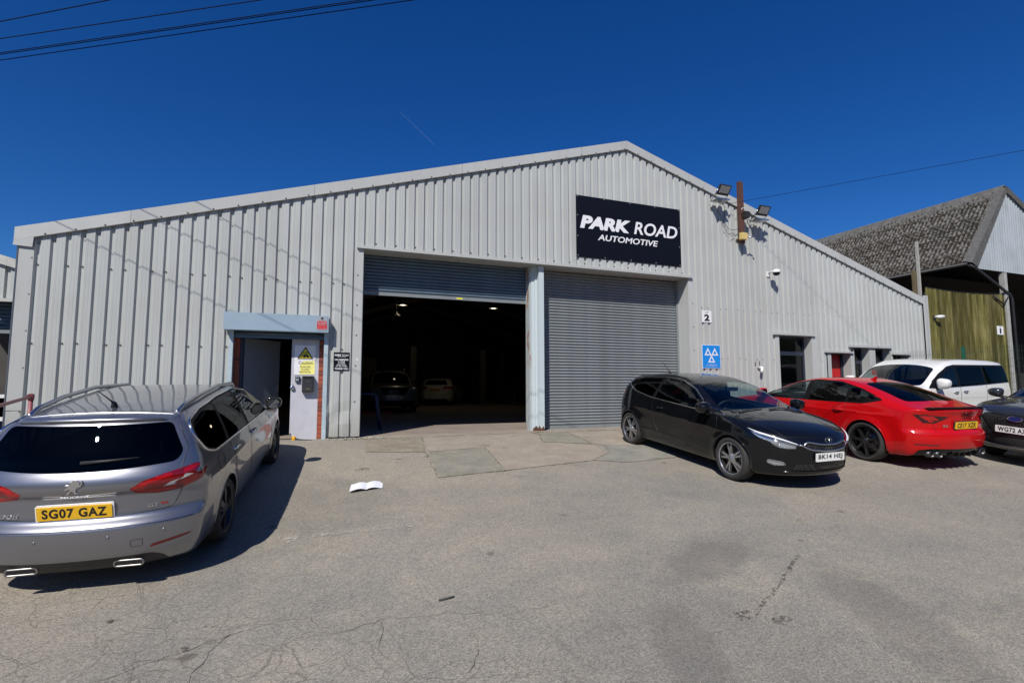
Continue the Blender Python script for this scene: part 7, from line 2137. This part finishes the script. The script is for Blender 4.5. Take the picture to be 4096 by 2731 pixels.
# two-post lifts, bench, lamps
for i, (x, y, m, lab) in enumerate(((3.55, 14.5, 'interior steel', 'grey lift post behind the silver off-roader'), (7.4, 15.5, 'interior steel', 'grey lift post right of the white hatchback'), (9.0, 17.0, 'lift blue', 'blue lift post deep inside the workshop'))):
    if m not in MATS: mat('lift blue', (0.008, 0.028, 0.07), 0.5)
    t = thing('lift_post', lab, 'car lift', (x, y, 0.003), group='vehicle lift posts in the workshop')
    MB().box(-.14, .14, -.10, .0, 0, 2.9).box(-.14, -.10, 0, .15, 0, 2.9).box(.10, .14, 0, .15, 0, 2.9).build('column', MATS[m], t)
    MB().box(-.25, .25, -.25, .25, 0, .03).build('base_plate', MATS[m], t)
    MB().box(-.09, .09, .0, .12, .5, 1.1).build('carriage', MATS['black plastic'], t)
for x, z, on, lab in ((2.62, 4.52, True, 'lit pendant lamp hanging left in the workshop'), (6.81, 4.60, True, 'lit pendant lamp hanging right in the workshop'), (2.35, 4.0, False, 'unlit pendant lamp below the lit one in the workshop')):
    t = thing('pendant_lamp', lab, 'lamp', (x, 12.0, z), group='workshop pendant lamps')
    MB().lathe([(0.03, 0.22), (0.05, 0.16), (0.16, 0.06), (0.20, 0.0), (0.19, 0.0), (0.15, 0.05), (0.04, 0.14)], 20, axis='z').build('shade', MATS['interior steel'], t)
    MB().tube([(0, 0, 0.2), (0, 0, 1.6 if on else 2.0)], 0.012, n=6).build('rod', MATS['interior steel'], t)
    MB().lathe([(0, 0.01), (0.11, 0.012), (0, 0.012)], 16, axis='z').build('bulb', emit('lamp glow', (1.0, 0.86, 0.62), 3.0) if on else MATS['clear lens'], t)
    if on:
        ld = bpy.data.lights.new('pendant_light', 'POINT'); ld.energy = 9; ld.color = (1.0, 0.84, 0.58); ld.shadow_soft_size = 0.12
        lo_ = bpy.data.objects.new('pendant_light', ld); COL.objects.link(lo_); lo_.parent = t; lo_.location = (0, 0, -0.08)
bn = thing('workbench', 'cluttered dark workbench at the back right of the workshop', 'workbench', (9.6, 14.2, 0.003), (0, 0, R(8)))
MB().box(-1.2, 1.2, -.35, .35, .82, .88).build('top', MATS['interior steel'], bn)
for x in (-1.1, 1.1):
    for y in (-.28, .28): MB().box(x-.04, x+.04, y-.04, y+.04, 0, .82).build('leg', MATS['interior steel'], bn)
for k, lab_ in enumerate(('blue tool case at the left end of the workbench', 'dark tool case in the middle of the workbench', 'dark tall tool case towards the right of the workbench', 'blue tool case at the right end of the workbench')):
    w, hh = random.uniform(.1, .3), random.uniform(.1, .5)
    x = -0.95+k*.62
    t = thing('tool_case', lab_, 'tool case', (9.6+x*math.cos(R(8)), 14.2+x*math.sin(R(8)), 0.886), group='tool cases on the workbench')
    MB().box(-.1, .1, -.12, .12, 0, hh).build('case', MATS['lift blue' if k % 3 == 0 else 'interior steel'], t, bevel=.01)
    MB().tube([(-.05, 0, hh), (-.05, 0, hh+.04), (.05, 0, hh+.04), (.05, 0, hh)], .008, n=5).build('handle', MATS['black plastic'], t)
eh = thing('engine_hoist', 'blue tubular stand just inside the open door at the left', 'stand', (0.42, 1.5, 0.003))
LB = MATS['lift blue']
MB().tube([(-.55, 0, .82), (0.0, 0, .82), (.07, 0, .76), (.10, 0, .5), (.16, 0, 0)], .022, n=8).build('front_frame', LB, eh)
MB().tube([(-.55, .4, .82), (0.0, .4, .82), (.07, .4, .76), (.10, .4, .5), (.16, .4, 0)], .022, n=8).build('rear_frame', LB, eh)
MB().tube([(0, 0, .82), (0, .4, .82)], .018, n=8).build('cross_bar', LB, eh)
tag(MB().box(-.5, .5, -.03, .03, 0.0, .09).build('red_ramp', MATS['sign red'], None, (1.25, 8.4, 0.003)), 'low red bar on the floor before the silver off-roader', 'ramp')
